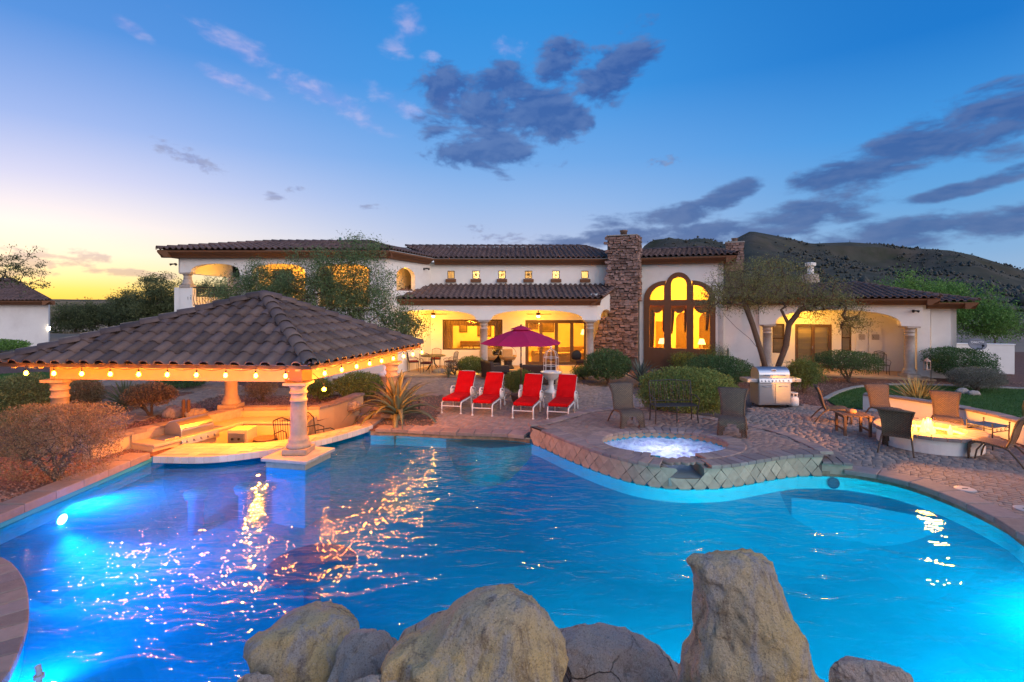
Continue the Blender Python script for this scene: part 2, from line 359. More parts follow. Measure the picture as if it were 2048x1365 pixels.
def granite_mat(name, c1, c2, c3, dark):
    """speckled coarse granite: warm and grey patches, dark weathered stains, pits"""
    m = bpy.data.materials.new(name); m.use_nodes = True; n = m.node_tree.nodes; l = m.node_tree.links; b = n['Principled BSDF']; b.inputs['Roughness'].default_value = .9; b.inputs['Specular IOR Level'].default_value = .15
    co = n.new('ShaderNodeTexCoord').outputs['Object']
    def nz(sc, det, ro=.6, dist=0., st=None):
        q = n.new('ShaderNodeTexNoise'); q.inputs['Scale'].default_value = sc; q.inputs['Detail'].default_value = det; q.inputs['Roughness'].default_value = ro; q.inputs['Distortion'].default_value = dist
        if st: mp = n.new('ShaderNodeMapping'); mp.inputs['Scale'].default_value = st; l.new(co, mp.inputs[0]); l.new(mp.outputs[0], q.inputs[0])
        else: l.new(co, q.inputs[0])
        return q.outputs[0]
    def rng(x, a, b_):
        q = n.new('ShaderNodeMapRange'); q.inputs[1].default_value = a; q.inputs[2].default_value = b_; l.new(x, q.inputs[0]); return q.outputs[0]
    def mix(f, a, b_, bt='MIX', amt=None):
        q = n.new('ShaderNodeMix'); q.data_type = 'RGBA'; q.blend_type = bt
        if isinstance(f, float): q.inputs[0].default_value = f
        else: l.new(f, q.inputs[0])
        for k, v in ((6, a), (7, b_)):
            if isinstance(v, tuple): q.inputs[k].default_value = (*v, 1)
            else: l.new(v, q.inputs[k])
        return q.outputs[2]
    c = mix(rng(nz(2.4, 5, .6, .5), .40, .60), c1, c2); c = mix(rng(nz(3.6, 6, .65, .4, (2.2, 2.2, .6)), .50, .62), c, c3)
    c = mix(rng(nz(4.2, 8, .7, .8, (2.4, 2.4, .5)), .53, .70), c, dark)
    c = mix(rng(nz(110, 4, .7), .52, .80), c, (.06, .048, .04)); c = mix(rng(nz(140, 3, .6), .55, .82), c, (.72, .62, .48)); c = mix(rng(nz(46, 4, .7), .64, .80), c, dark)
    wv = n.new('ShaderNodeMix'); wv.data_type = 'VECTOR'; wv.inputs[0].default_value = .22; l.new(co, wv.inputs[4]); nv_ = n.new('ShaderNodeTexNoise'); nv_.inputs['Scale'].default_value = 3.; nv_.inputs['Detail'].default_value = 6; l.new(co, nv_.inputs[0]); l.new(nv_.outputs['Color'], wv.inputs[5])
    vo = n.new('ShaderNodeTexVoronoi'); vo.feature = 'DISTANCE_TO_EDGE'; vo.inputs['Scale'].default_value = 3.4; l.new(wv.outputs[1], vo.inputs[0])
    msk = rng(nz(1.6, 3), .60, .52); mxm = n.new('ShaderNodeMath'); mxm.operation = 'MAXIMUM'; l.new(rng(vo.outputs['Distance'], .0, .012), mxm.inputs[0]); l.new(msk, mxm.inputs[1]); crk = mxm.outputs[0]; c = mix(crk, dark, c)
    l.new(c, b.inputs['Base Color'])
    ad0 = n.new('ShaderNodeMath'); ad0.operation = 'MULTIPLY_ADD'; l.new(crk, ad0.inputs[0]); ad0.inputs[1].default_value = .9; l.new(nz(26, 6, .75), ad0.inputs[2])
    ad = n.new('ShaderNodeMath'); ad.operation = 'MULTIPLY_ADD'; l.new(nz(9, 8, .72), ad.inputs[0]); ad.inputs[1].default_value = 2.4; l.new(ad0.outputs[0], ad.inputs[2])
    bp = n.new('ShaderNodeBump'); bp.inputs['Strength'].default_value = 1.; bp.inputs['Distance'].default_value = .03; l.new(ad.outputs[0], bp.inputs['Height']); l.new(bp.outputs[0], b.inputs['Normal']); MATS[name] = m; return m
m_granite = granite_mat('granite', (.66, .49, .23), (.56, .45, .29), (.46, .41, .36), (.16, .115, .085))
m_granite2 = granite_mat('grey_granite', (.50, .42, .34), (.52, .41, .35), (.44, .40, .37), (.13, .105, .09))
m_steel = M('stainless_steel', (.36, .39, .43), .36, .08, 3, .05, 200, metal=.9, stretch=(1, 1, 14))
m_black = M('black_metal', (.012, .012, .013), .5, .2, 20, .1, 80)
m_iron = M('dark_iron', (.030, .026, .024), .55, .2, 30, .2, 80)
m_white = M('white_enamel', (.74, .71, .66), .45, .08, 12, .1, 60)
m_wood = M('weathered_wood', (.15, .085, .05), .8, .35, 8, .4, 40, stretch=(2, 14, 2))
m_beam = M('stucco_beam', (.42, .27, .13), .9, .12, 5, .3, 50)
m_glassd = M('dark_glass', (.03, .035, .04), .08, .1, 2, 0, spec=.6)
m_bark = M('bark', (.10, .070, .05), .95, .35, 18, .7, 40)
m_twig = M('twig', (.11, .080, .06), .95, .3, 18, .3, 40)
m_red = M('red_cushion', (.50, .004, .006), .92, .28, 5, .5, 22, spec=.08, stain=(.36, .01, .012), stainscale=2.5, stainamt=.5)
m_umb = M('umbrella_cloth', (.46, .012, .085), .85, .12, 4, .2, 140, trans=.18)
m_roomwall = M('room_wall', (.72, .56, .30), .9, .06, 3, .1, 30)
m_floor_in = M('tile_floor', (.45, .30, .16), .5, .12, 4, .1, 30)
m_drape = M('drape', (.40, .24, .10), .9, .2, 10, .2, 60)
m_furn = M('dark_furniture', (.085, .04, .018), .5, .2, 8, .1, 40)
m_sofa = M('tan_sofa', (.40, .26, .12), .9, .15, 8, .2, 80)
m_doorf = M('door_frame', (.10, .055, .03), .6, .15, 9, .15, 40)
def m_pane():
    m = bpy.data.materials.new('window_glass'); m.use_nodes = True; n = m.node_tree.nodes; l = m.node_tree.links; n.remove(n['Principled BSDF'])
    t = n.new('ShaderNodeBsdfTransparent'); t.inputs[0].default_value = (.94, .96, .95, 1); g = n.new('ShaderNodeBsdfGlossy'); g.inputs[1].default_value = .02
    x = n.new('ShaderNodeMixShader'); f = n.new('ShaderNodeFresnel'); f.inputs[0].default_value = 1.45
    l.new(f.outputs[0], x.inputs[0]); l.new(t.outputs[0], x.inputs[1]); l.new(g.outputs[0], x.inputs[2]); l.new(x.outputs[0], n['Material Output'].inputs[0]); return m
m_glass = m_pane()
def m_water_(name, tint, s1, s2, strength, rough):
    m = bpy.data.materials.new(name); m.use_nodes = True; n = m.node_tree.nodes; l = m.node_tree.links; n.remove(n['Principled BSDF'])
    t = n.new('ShaderNodeBsdfTransparent'); t.inputs[0].default_value = (*tint, 1); g = n.new('ShaderNodeBsdfGlossy'); g.inputs[1].default_value = rough
    tcn = n.new('ShaderNodeTexCoord'); mpn = n.new('ShaderNodeMapping'); mpn.inputs['Rotation'].default_value = (0, 0, R(28)); mpn.inputs['Scale'].default_value = (.75, 1.5, 1); l.new(tcn.outputs['Object'], mpn.inputs[0])
    a = n.new('ShaderNodeTexNoise'); a.inputs['Scale'].default_value = s1; a.inputs['Detail'].default_value = 3; a.inputs['Distortion'].default_value = .6; l.new(mpn.outputs[0], a.inputs[0])
    b = n.new('ShaderNodeTexNoise'); b.inputs['Scale'].default_value = s2; b.inputs['Detail'].default_value = 2; l.new(mpn.outputs[0], b.inputs[0])
    ad = n.new('ShaderNodeMath'); ad.operation = 'MULTIPLY_ADD'; l.new(b.outputs[0], ad.inputs[0]); ad.inputs[1].default_value = .14; l.new(a.outputs[0], ad.inputs[2])
    bp = n.new('ShaderNodeBump'); bp.inputs['Strength'].default_value = strength; bp.inputs['Distance'].default_value = .1; l.new(ad.outputs[0], bp.inputs['Height'])
    f = n.new('ShaderNodeFresnel'); f.inputs[0].default_value = 1.33; l.new(bp.outputs[0], f.inputs['Normal']); l.new(bp.outputs[0], g.inputs['Normal'])
    tl = n.new('ShaderNodeBsdfTranslucent'); tl.inputs[0].default_value = (.01, .55, .70, 1); df = n.new('ShaderNodeBsdfDiffuse'); df.inputs[0].default_value = (.0, .10, .19, 1)
    y0 = n.new('ShaderNodeMixShader'); y0.inputs[0].default_value = .22; l.new(tl.outputs[0], y0.inputs[1]); l.new(df.outputs[0], y0.inputs[2])
    y = n.new('ShaderNodeMixShader'); y.inputs[0].default_value = .36; l.new(t.outputs[0], y.inputs[1]); l.new(y0.outputs[0], y.inputs[2])
    x = n.new('ShaderNodeMixShader'); l.new(f.outputs[0], x.inputs[0]); l.new(y.outputs[0], x.inputs[1]); l.new(g.outputs[0], x.inputs[2]); l.new(x.outputs[0], n['Material Output'].inputs[0]); return m
m_water = m_water_('pool_water', (.28, .82, .84), 1.9, 7.0, .46, .010)

def block(poly, z0, z1, ch=.012):
    """chamfered slab over a polygon"""
    mb = MB(); k = len(poly)
    a = sum(poly[i][0] * poly[(i + 1) % k][1] - poly[(i + 1) % k][0] * poly[i][1] for i in range(k))
    if a < 0: poly = poly[::-1]
    cx = sum(p[0] for p in poly) / k; cy = sum(p[1] for p in poly) / k
    def sh(p):
        d = math.hypot(p[0] - cx, p[1] - cy); q = max(0, 1 - ch * 1.4 / max(d, 1e-6)); return (cx + (p[0] - cx) * q, cy + (p[1] - cy) * q)
    vs = [(p[0], p[1], z0) for p in poly] + [(p[0], p[1], z1 - ch) for p in poly] + [(*sh(p), z1) for p in poly]
    fs = [tuple(range(2 * k, 3 * k))] + [(i, (i + 1) % k, k + (i + 1) % k, k + i) for i in range(k)] + [(k + i, k + (i + 1) % k, 2 * k + (i + 1) % k, 2 * k + i) for i in range(k)] + [tuple(range(k - 1, -1, -1))]
    return mb.add(vs, fs)
def offsets(line, closed=False):
    out = []; k = len(line)
    for i in range(k):
        a = line[i - 1] if closed or i else line[i]; b = line[(i + 1) % k] if closed or i < k - 1 else line[i]
        t = (Vector(b) - Vector(a)); t = Vector((t[0], t[1])).normalized(); out.append(Vector((-t[1], t[0])))
    return out
def coping(parent, line, wl, wr, step, z0, z1, mat, name='coping_brick', gap=.006, jit=.006):
    """row of bricks along a line; wl, wr = width to its left and right"""
    pts = resample([Vector((p[0], p[1])) for p in line], step); nrm = offsets(pts)
    for i in range(len(pts) - 1):
        t = (pts[i + 1] - pts[i]).normalized() * gap
        q = [pts[i] + t - nrm[i] * wr, pts[i + 1] - t - nrm[i + 1] * wr, pts[i + 1] - t + nrm[i + 1] * wl, pts[i] + t + nrm[i] * wl]
        dz = random.uniform(-jit, jit)
        me = block([(p[0], p[1]) for p in q], z0, z1 + dz).mesh(name); link(name, me, mat, parent)

# ================================================================ pool outline (plan, metres)
WZ = -.15
BARF = smoothline([(-7.62, 11.15), (-6.6, 11.10), (-5.9, 11.32), (-5.2, 11.78), (-4.6, 12.45), (-4.1, 13.2), (-3.72, 14.0)], 6)   # pool face of the bar top
BARP = smoothline([(-7.8, 11.6), (-6.7, 11.55), (-6.0, 11.75), (-5.4, 12.15), (-4.85, 12.75), (-4.35, 13.45), (-3.95, 14.1)], 6)   # pool wall below it
WALLSPA = smoothline([(.45, 12.95), (.75, 12.5), (1.2, 11.65), (1.8, 10.7), (2.3, 10.12), (2.78, 9.83), (3.25, 9.74), (3.9, 9.8), (4.5, 10.02), (5.1, 10.28), (5.7, 10.48), (6.2, 10.5)], 6)
BACKL = smoothline([(-3.7, 13.75), (-2.9, 13.68), (-1.6, 13.4), (-.6, 13.3), (.1, 13.15), (.45, 12.95)], 4)
RIGHT = smoothline([(6.2, 10.5), (6.7, 10.36), (7.27, 9.86), (7.5, 8.95), (7.45, 7.96), (7.27, 7.4), (7.15, 6.4), (7.0, 5.4), (6.4, 4.2), (5.4, 3.2)], 5)
LEFTN = smoothline([(-7.85, 7.5), (-7.35, 7.0), (-6.55, 6.72), (-5.85, 6.22), (-5.2, 5.58), (-4.75, 5.0), (-4.45, 4.5), (-4.2, 3.7), (-3.6, 3.0)], 4)
pool = [Vector(p) for p in ([(-7.85, 11.45)])] + [Vector((p[0], p[1])) for p in BARP[1:]] + [Vector((p[0], p[1])) for p in BACKL] + [Vector((p[0], p[1])) for p in WALLSPA[1:]] \
     + [Vector((p[0], p[1])) for p in RIGHT[1:]] + [Vector((2.5, 2.75)), Vector((-1.5, 2.75))] + [Vector((p[0], p[1])) for p in reversed(LEFTN)]
pool = [(p[0], p[1]) for p in pool]
BARB = [(-7.75, 12.15), (-6.9, 12.12), (-6.1, 12.22), (-5.5, 12.55), (-5.0, 13.05), (-4.5, 13.7), (-4.1, 14.3)]                           # kitchen side of the bar wall
pit = BARB[::-1] + [(-8.75, 12.0), (-8.35, 13.0), (-7.62, 14.75), (-5.45, 14.85), (-4.85, 17.3), (-3.75, 17.3), (-3.7, 14.9)]
PITZ = -.85
# ---- ground
ground_outer = [(-70, -25), (70, -25), (70, 36), (-70, 36)]
SPA_HOLE = [(3.31 + 1.40 * math.cos(a), 11.42 + 1.02 * math.sin(a)) for a in np.linspace(0, 2 * math.pi, 49)[:-1]]
sheet('ground', ground_outer, [pool, pit, SPA_HOLE], -.035, m_gravel)
sheet('desert', [(-3500, -3500), (3500, -3500), (3500, 5000), (-3500, 5000)], [ground_outer], -.05, m_desert)
# ---- pool shell
FLZ = -1.35
mb = MB(); n = len(pool)
mb.add([(p[0], p[1], -.42) for p in pool] + [(p[0], p[1], -.055) for p in pool], [(i, (i + 1) % n, n + (i + 1) % n, n + i) for i in range(n)])
gx, gy = np.meshgrid(np.arange(-7.8, 7.6, .21), np.arange(2.8, 14.1, .21)); gp = np.stack([gx.ravel(), gy.ravel()], -1); gp = gp[np_inpoly(gp, pool)]
p_, t_ = cdt(pool, [], [tuple(q) for q in gp]); pn_ = np.array(p_); pl_ = np.array(pool + [pool[0]]); dmin = np.full(len(pn_), 1e9)
for a_, b_ in zip(pl_, pl_[1:]):
    ab = b_ - a_; tq = np.clip(((pn_ - a_) @ ab) / max(1e-9, ab @ ab), 0, 1); dmin = np.minimum(dmin, np.hypot(*(pn_ - a_ - tq[:, None] * ab).T))
cv_ = np.clip(dmin / 1.5, 0, 1); zf_ = -.42 + (FLZ + .42) * (1 - (1 - cv_) ** 2.2)          # walls curve into the floor
mb.add([(a, b, z) for (a, b), z in zip(p_, zf_)], t_)
poolo = mb.build('pool', m_plaster, kind='structure', smooth=False)
def ledge(name, poly, z, mat=m_plaster): MB().prism(poly, FLZ, z).build(name, mat, poolo)
ledge('bench', [(5.25, 10.42), (5.35, 10.05), (6.4, 9.72), (7.3, 9.05), (7.6, 9.0), (7.5, 9.6), (7.0, 10.3), (6.3, 10.6)], -.42)
ledge('entry_ledge', [(-1.75, 13.5)] + smoothline([(-1.6, 13.3), (-1.1, 12.75), (-.4, 12.6), (.25, 12.8), (.5, 12.9)], 4)[0:] + [(.3, 13.2)], -.175, m_cast)
def ring(pts, zlo, zhi, name, mat, parent, push=.004):
    nr = offsets(pts); m_ = MB(); k = len(pts)
    m_.add([(p[0] + q[0] * push, p[1] + q[1] * push, zlo) for p, q in zip(pts, nr)] + [(p[0] + q[0] * push, p[1] + q[1] * push, zhi) for p, q in zip(pts, nr)], [(i, i + 1, k + i + 1, k + i) for i in range(k - 1)])
    return m_.build(name, mat, parent)
m_scale = M('waterline_tile', (.26, .19, .12), .6, .35, 14, .2, 60, col2=(.15, .12, .08))
V2 = lambda s: [Vector((p[0], p[1])) for p in s]
m_pale = M('painted_lit_tile', (.62, .76, .82), .35, .12, 5, .1, 30)  # pale tile colour paints in the lamp-lit strip of wall under the waterline
for seg in (V2(RIGHT), V2(WALLSPA), V2(BACKL), V2(LEFTN)): ring(seg, -.40, -.158, 'painted_lit_band', m_pale, poolo, -.010 if seg[0][0] > -7 else .010)
ring([Vector((-7.85, 11.4)), Vector((-7.85, 7.5))], -.40, -.158, 'painted_lit_band', m_pale, poolo, .010)
ring(V2(RIGHT), -.155, -.05, 'waterline_band', m_scale, poolo, -.012)
ring(V2(BACKL), -.155, -.05, 'waterline_band', m_scale, poolo, -.012)
# underwater table with a dark round top, and the stools by the bar
mb = MB().lathe([(.12, FLZ), (.12, -.62), (.62, -.60), (.64, -.55), (.60, -.52), (.05, -.52)], 28, (-2.95, 7.75, 0)); mb.build('submerged_table', M('submerged_table', (.03, .07, .12), .7, .3), poolo, True)
for x, y in ((-6.35, 10.55), (-5.5, 10.85)):
    MB().lathe([(.14, FLZ), (.14, -.62), (.2, -.6), (.22, -.5), (.21, -.46), (.02, -.45)], 20, (x, y, 0)).build('submerged_stool', m_plaster, poolo, True)
# wall fittings
o = MB().lathe([(.11, 0), (.11, .012), (.07, .02), (.01, .02)], 20).build('return_cover', M('blue_plastic', (.02, .04, .10), .5), poolo); o.location = (6.38, 10.42, -.27); o.rotation_euler = (R(90), 0, R(-12))
p_, t_ = cdt(pool, []); me = bpy.data.meshes.new('pool_water'); me.from_pydata([(a, b, WZ) for a, b in p_], [], t_)
link('pool_water', me, m_water, None, 'structure')
# ---- pool lights (lit fixtures below the water)
m_lens = M('pool_lamp_lens', (.8, .85, .9), .3, 0, bump=0, emit=((.55, .75, 1), 26))
def pool_light(i, loc, dirv, power, col, label, blend=.9, ang=150, lens=m_lens):
    t = thing('pool_light', label, 'light', loc, 0, 'underwater pool lights')
    q = Vector(dirv).to_track_quat('Z', 'Y').to_euler()
    a = MB().lathe([(.115, 0), (.115, .02), (.095, .03), (.01, .03)], 20).build('rim', m_steel, t); a.rotation_euler = q
    b = MB().lathe([(.088, .034), (.06, .05), (.004, .055)], 20).build('lens', lens, t, True); b.rotation_euler = q
    d = Vector(dirv).normalized(); lo = lamp('glow', tuple(d * .12), power, col, .08, 'SPOT', t, spot_size=R(ang), spot_blend=blend)
    lo.rotation_euler = (-d).to_track_quat('Z', 'Y').to_euler()
BLU, CYA = (.0, .20, .85), (.0, .56, .72)
pool_light(0, (-7.78, 9.05, -.42), (1, -.1, -.14), 1100, (.0, .27, 1.), 'bright underwater lamp on the left pool wall')
pool_light(1, (-3.0, 3.0, -.42), (-.25, 1, -.05), 330, BLU, 'underwater lamp below the left boulders')
pool_light(2, (1.2, 3.0, -.42), (.1, 1, -.05), 1500, CYA, 'underwater lamp below the tall boulder')
pool_light(3, (6.5, 4.95, -.42), (-.7, 1, -.08), 1250, CYA, 'underwater lamp on the right pool wall')
pool_light(4, (-4.2, 4.45, -.40), (-.3, 1, 0), 300, BLU, 'underwater lamp beside the left deck')
# ================================================================ raised spa platform
SZ = .30
SC = (3.31, 11.42); SRX, SRY = 1.40, 1.02
plat_back = smoothline([(6.25, 10.62), (6.2, 12.0), (5.8, 12.85), (4.95, 13.8), (3.7, 14.9), (2.48, 14.75), (1.68, 14.0), (.95, 13.15), (.45, 12.95)], 5)
plat = [(p[0], p[1]) for p in WALLSPA] + [(p[0], p[1]) for p in plat_back[:-1]]
spa = [(SC[0] + SRX * math.cos(a), SC[1] + SRY * math.sin(a)) for a in np.linspace(0, 2 * math.pi, 49)[:-1]]
NOT0, NOT1 = 2.86, 3.62                                                            # spillway between these x
notch = [(NOT0 - .02, 9.3), (NOT1 + .02, 9.3), (NOT1 + .02, 10.7), (NOT0 - .02, 10.7)]
mb = MB(); pp, tt = cdt(plat, [spa, notch]); mb.add([(a, b, SZ - .034) for a, b in pp], tt)
k = len(plat_back); mb.add([(p[0], p[1], -.05) for p in plat_back] + [(p[0], p[1], SZ - .034) for p in plat_back], [(i, i + 1, k + i + 1, k + i) for i in range(k - 1)])
spat = mb.build('spa_deck', m_sand, kind='structure')
# pool-side wall with an opening at the spillway
def wallstrip(pts, zlo, zhi, name, mat, parent, thick=.03):
    k = len(pts); nr = offsets(pts); m_ = MB()
    m_.add([(p[0], p[1], zlo) for p in pts] + [(p[0], p[1], zhi) for p in pts], [(i, i + 1, k + i + 1, k + i) for i in range(k - 1)]); return m_.build(name, mat, parent)
W2 = V2(WALLSPA)
wallstrip([p for p in W2 if p[0] < NOT0 + .1], -.2, SZ - .06, 'spa_wall', m_mortar, spat)
wallstrip([p for p in W2 if p[0] > NOT1 - .1], -.2, SZ - .06, 'spa_wall', m_mortar, spat)
wallstrip([p for p in W2 if NOT0 - .1 < p[0] < NOT1 + .1], -.2, .06, 'spa_wall', m_mortar, spat)
# diamond travertine tiles on the wall
ws = resample(W2, .02); acc = [0.]
for a, b in zip(ws, ws[1:]): acc.append(acc[-1] + (b - a).length)
wn = offsets(ws)
def wall_at(t):
    i = min(range(len(acc)), key=lambda j: abs(acc[j] - t)); return ws[i], wn[i]
def tilepiece(t0, pts, parent, name='tile', mat=m_trav):
    """polygon pts (along, z) laid on the curved wall, slightly proud"""
    vs = []; 
    for off in (.004, .016):
        for (u, z) in pts:
            p, nn = wall_at(t0 + u); vs.append((p[0] - nn[0] * off, p[1] - nn[1] * off, z))
    k = len(pts); me = MB().add(vs, [tuple(range(k)), tuple(range(2 * k - 1, k - 1, -1))] + [(i, (i + 1) % k, k + (i + 1) % k, k + i) for i in range(k)]).mesh(name)
    link(name, me, mat, parent)
dd = .150; zc = .045; top_z = SZ - .065; lo_z = -.17
tt_ = .12; kx = 0
def clipz(poly, z0, z1):
    def cl(pl, f, s):
        out = []
        for i in range(len(pl)):
            a, b = pl[i], pl[(i + 1) % len(pl)]; fa, fb_ = s * (a[1] - f), s * (b[1] - f)
            if fa >= 0: out.append(a)
            if (fa >= 0) != (fb_ >= 0): r = fa / (fa - fb_); out.append((a[0] + (b[0] - a[0]) * r, f))
        return out
    return cl(cl(poly, z0, 1), z1, -1) if poly else poly
g_ = .005
while tt_ < acc[-1] - .1:
    x_ = wall_at(tt_)[0][0]; tz = top_z if not (NOT0 < x_ < NOT1) else .045
    for row in (-1, 0, 1, 2):
        zz = zc + row * dd; sh_ = dd * .92 if row % 2 else 0
        pl = [(-dd * .92 + g_ + sh_, zz), (sh_, zz - dd + g_), (dd * .92 - g_ + sh_, zz), (sh_, zz + dd - g_)]
        pl = clipz(pl, lo_z, tz)
        if len(pl) >= 3 and max(p[1] for p in pl) - min(p[1] for p in pl) > .03: tilepiece(tt_, pl, spat)
    tt_ += dd * .92 * 2
# step blocks at each end of the platform
for (a, b, zt) in (((6.2, 10.5), (6.72, 10.36), .15),):
    d = Vector((b[0] - a[0], b[1] - a[1])).normalized(); nn = Vector((-d[1], d[0]))
    q = [(a[0], a[1]), (b[0], b[1]), (b[0] + nn[0] * 1.0, b[1] + nn[1] * 1.0), (a[0] + nn[0] * 1.2, a[1] + nn[1] * 1.2)]
    o = MB().prism(q, -.1, zt - .05).build('step_riser', m_trav, spat)
    coping(spat, [a, b], .42, .05, .18, zt - .05, zt, m_coping)
    coping(spat, [(a[0] + nn[0] * .45, a[1] + nn[1] * .45), (b[0] + nn[0] * .45, b[1] + nn[1] * .45)], .38, .02, .26, zt - .05, zt - .004, m_paver, 'paver')
coping(spat, [p for p in W2 if p[0] < NOT0 - .02 and p[0] > .72], .34, .06, .2, SZ - .065, SZ, m_coping)
coping(spat, [p for p in W2 if p[0] > NOT1 + .02], .34, .06, .2, SZ - .065, SZ, m_coping)
coping(spat, [Vector((p[0], p[1])) for p in plat_back], .02, .26, .22, SZ - .06, SZ + .004, m_coping)
# spa basin, rim, foam
sr = [Vector(p) for p in spa if not (NOT0 - .02 < p[0] < NOT1 + .02 and p[1] < SC[1])]
i0 = max(range(len(sr)), key=lambda i: (sr[(i + 1) % len(sr)] - sr[i]).length); sr = sr[i0 + 1:] + sr[:i0 + 1]
coping(spat, sr, .06, .30, .17, SZ - .06, SZ + .006, m_coping, 'rim_brick')
mb = MB(); k = len(spa)
mb.add([(p[0], p[1], -.6) for p in spa] + [(p[0], p[1], SZ - .03) for p in spa], [(i, (i + 1) % k, k + (i + 1) % k, k + i) for i in range(k) if not (NOT0 < spa[i][0] < NOT1 and spa[i][1] < SC[1])])
mb.add([(p[0], p[1], -.6) for p in spa], [tuple(range(k))]); mb.build('spa_basin', m_plaster, spat)
for i in range(len(spa) * 1):                                                     # diamond tiles inside the rim
    a = 2 * math.pi * (i + .5) / len(spa)
    if math.sin(a) < -.75: continue
    p = Vector((SC[0] + (SRX - .012) * math.cos(a), SC[1] + (SRY - .012) * math.sin(a), .185))
    me = MATS.get('_sd') or block([(-.105, 0), (0, -.075), (.105, 0), (0, .075)], -.012, .0, .004).mesh('tile'); MATS['_sd'] = me
    tg = Vector((-SRX * math.sin(a), SRY * math.cos(a), 0)).normalized(); inn = Vector((-math.cos(a) / SRX, -math.sin(a) / SRY, 0)).normalized()
    mt = Matrix((( tg[0], 0, inn[0], p[0]), (tg[1], 0, inn[1], p[1]), (0, 1, 0, p[2]), (0, 0, 0, 1)))
    if i % 1 == 0: link('tile', me, m_trav, spat, mtx=mt)
for s_, xe in ((-1, NOT0), (1, NOT1)):                                            # spillway cheeks and weir
    ye = min((p for p in WALLSPA), key=lambda p: abs(p[0] - xe))[1]
    MB().box2((xe - .05, ye, -.1), (xe + .05, SC[1] - SRY + .12, SZ - .062)).build('spillway_cheek', m_trav, spat)
MB().box2((NOT0 + .05, 9.76, -.1), (NOT1 - .05, 10.64, .055)).build('weir', M('weir_tile', (.22, .25, .22), .4, .2), spat)
def foam():
    nx = 150; xs = np.linspace(-1, 1, nx); gx, gy = np.meshgrid(xs, xs); 
    from mathutils import noise as mn
    r2 = gx ** 2 + gy ** 2; X = SC[0] + gx * (SRX - .01); Y = SC[1] + gy * (SRY - .01)
    Z = np.zeros_like(X)
    for i in range(nx):
        for j in range(nx):
            if r2[i, j] < 1.05:
                x, y = X[i, j], Y[i, j]
                b = mn.fractal((x * 2.2, y * 2.2, .3), 1, 2, 3); c = mn.turbulence((x * 7, y * 7, 2.), 3, False)
                Z[i, j] = .11 + .05 * max(0, b + .25) * (1.2 - r2[i, j] * .6) + .035 * c
    idx = np.arange(nx * nx).reshape(nx, nx); f = np.stack([idx[:-1, :-1], idx[:-1, 1:], idx[1:, 1:], idx[1:, :-1]], -1).reshape(-1, 4)
    ok = (r2.ravel()[f] < 1.0).all(1)
    m = bpy.data.materials.new('spa_foam'); m.use_nodes = True; nn = m.node_tree.nodes; l = m.node_tree.links; b = nn['Principled BSDF']
    tcn = nn.new('ShaderNodeTexCoord'); a = nn.new('ShaderNodeTexNoise'); a.inputs['Scale'].default_value = 3.5; a.inputs['Detail'].default_value = 8; a.inputs['Roughness'].default_value = .7; a.inputs['Distortion'].default_value = .8; l.new(tcn.outputs['Object'], a.inputs[0])
    cr = nn.new('ShaderNodeValToRGB'); cr.color_ramp.elements[0].position = .30; cr.color_ramp.elements[0].color = (.34, .30, .52, 1); cr.color_ramp.elements[1].position = .52; cr.color_ramp.elements[1].color = (.9, .88, .95, 1)
    l.new(a.outputs[0], cr.inputs[0]); l.new(cr.outputs[0], b.inputs['Base Color']); b.inputs['Roughness'].default_value = .35
    tr = nn.new('ShaderNodeBsdfTranslucent'); l.new(cr.outputs[0], tr.inputs[0]); ms = nn.new('ShaderNodeMixShader'); ms.inputs[0].default_value = .5
    l.new(b.outputs[0], ms.inputs[1]); l.new(tr.outputs[0], ms.inputs[2]); l.new(ms.outputs[0], nn['Material Output'].inputs[0])
    link('spa_water', npmesh('spa_water', np.stack([X, Y, Z], -1).reshape(-1, 3), f[ok], m, True), None, None, 'structure')
foam()
t = thing('spa_light', 'underwater lamp below the foaming spa water', 'light', (SC[0], SC[1], -.58))
MB().lathe([(.11, 0), (.11, .02), (.01, .03)], 16).build('lens', m_lens, t)
lamp('glow', (0, 0, .15), 11, (.88, .66, 1.), .15, parent=t)
# ================================================================ patio, beds, lawns, paths
AG_BED = [G(*p)[:2] for p in ((735, 850), (742, 835), (770, 805), (800, 790), (890, 790), (880, 815), (868, 852))]
BED_B1 = [G(*p)[:2] for p in ((1160, 745), (1150, 765), (1180, 772), (1235, 775), (1290, 800), (1280, 833), (1330, 842), (1480, 838), (1505, 812), (1560, 818), (1640, 800), (1700, 775), (1700, 742))]
BED_B2 = [G(*p)[:2] for p in ((865, 752), (905, 748), (965, 747), (960, 738), (900, 738))]
pat_outer = [(-3.95, 14.55), (-3.0, 14.3), (-2.6, 14.0)] + [(p[0] + .0, p[1]) for p in BACKL[8:]] + [(p[0], p[1]) for p in WALLSPA[1:]] + [(p[0], p[1]) for p in RIGHT[1:]] + [(9, 2), (16, 2), (16, 11), (11.6, 11.4), (12.2, 14.0), (11.4, 15.6), (10.6, 16.6), (9.7, 16.9), (9.3, 17.6), (8.8, 23.3), (-4.6, 23.3), (-4.3, 17.4)]
plat_in = [(p[0], p[1]) for p in plat_back] 
def region_ok(P):
    ok = np_inpoly(P, pat_outer)
    for h in (AG_BED, BED_B1, BED_B2, plat, pool, pit): ok &= ~np_inpoly(P, h)
    return ok
sheet('patio', pat_outer, [SPA_HOLE], -.028, m_sand)
pool_line = V2(BACKL) + W2[1:] + V2(RIGHT)[1:]
PA = np.array([(p[0], p[1]) for p in pool_line])
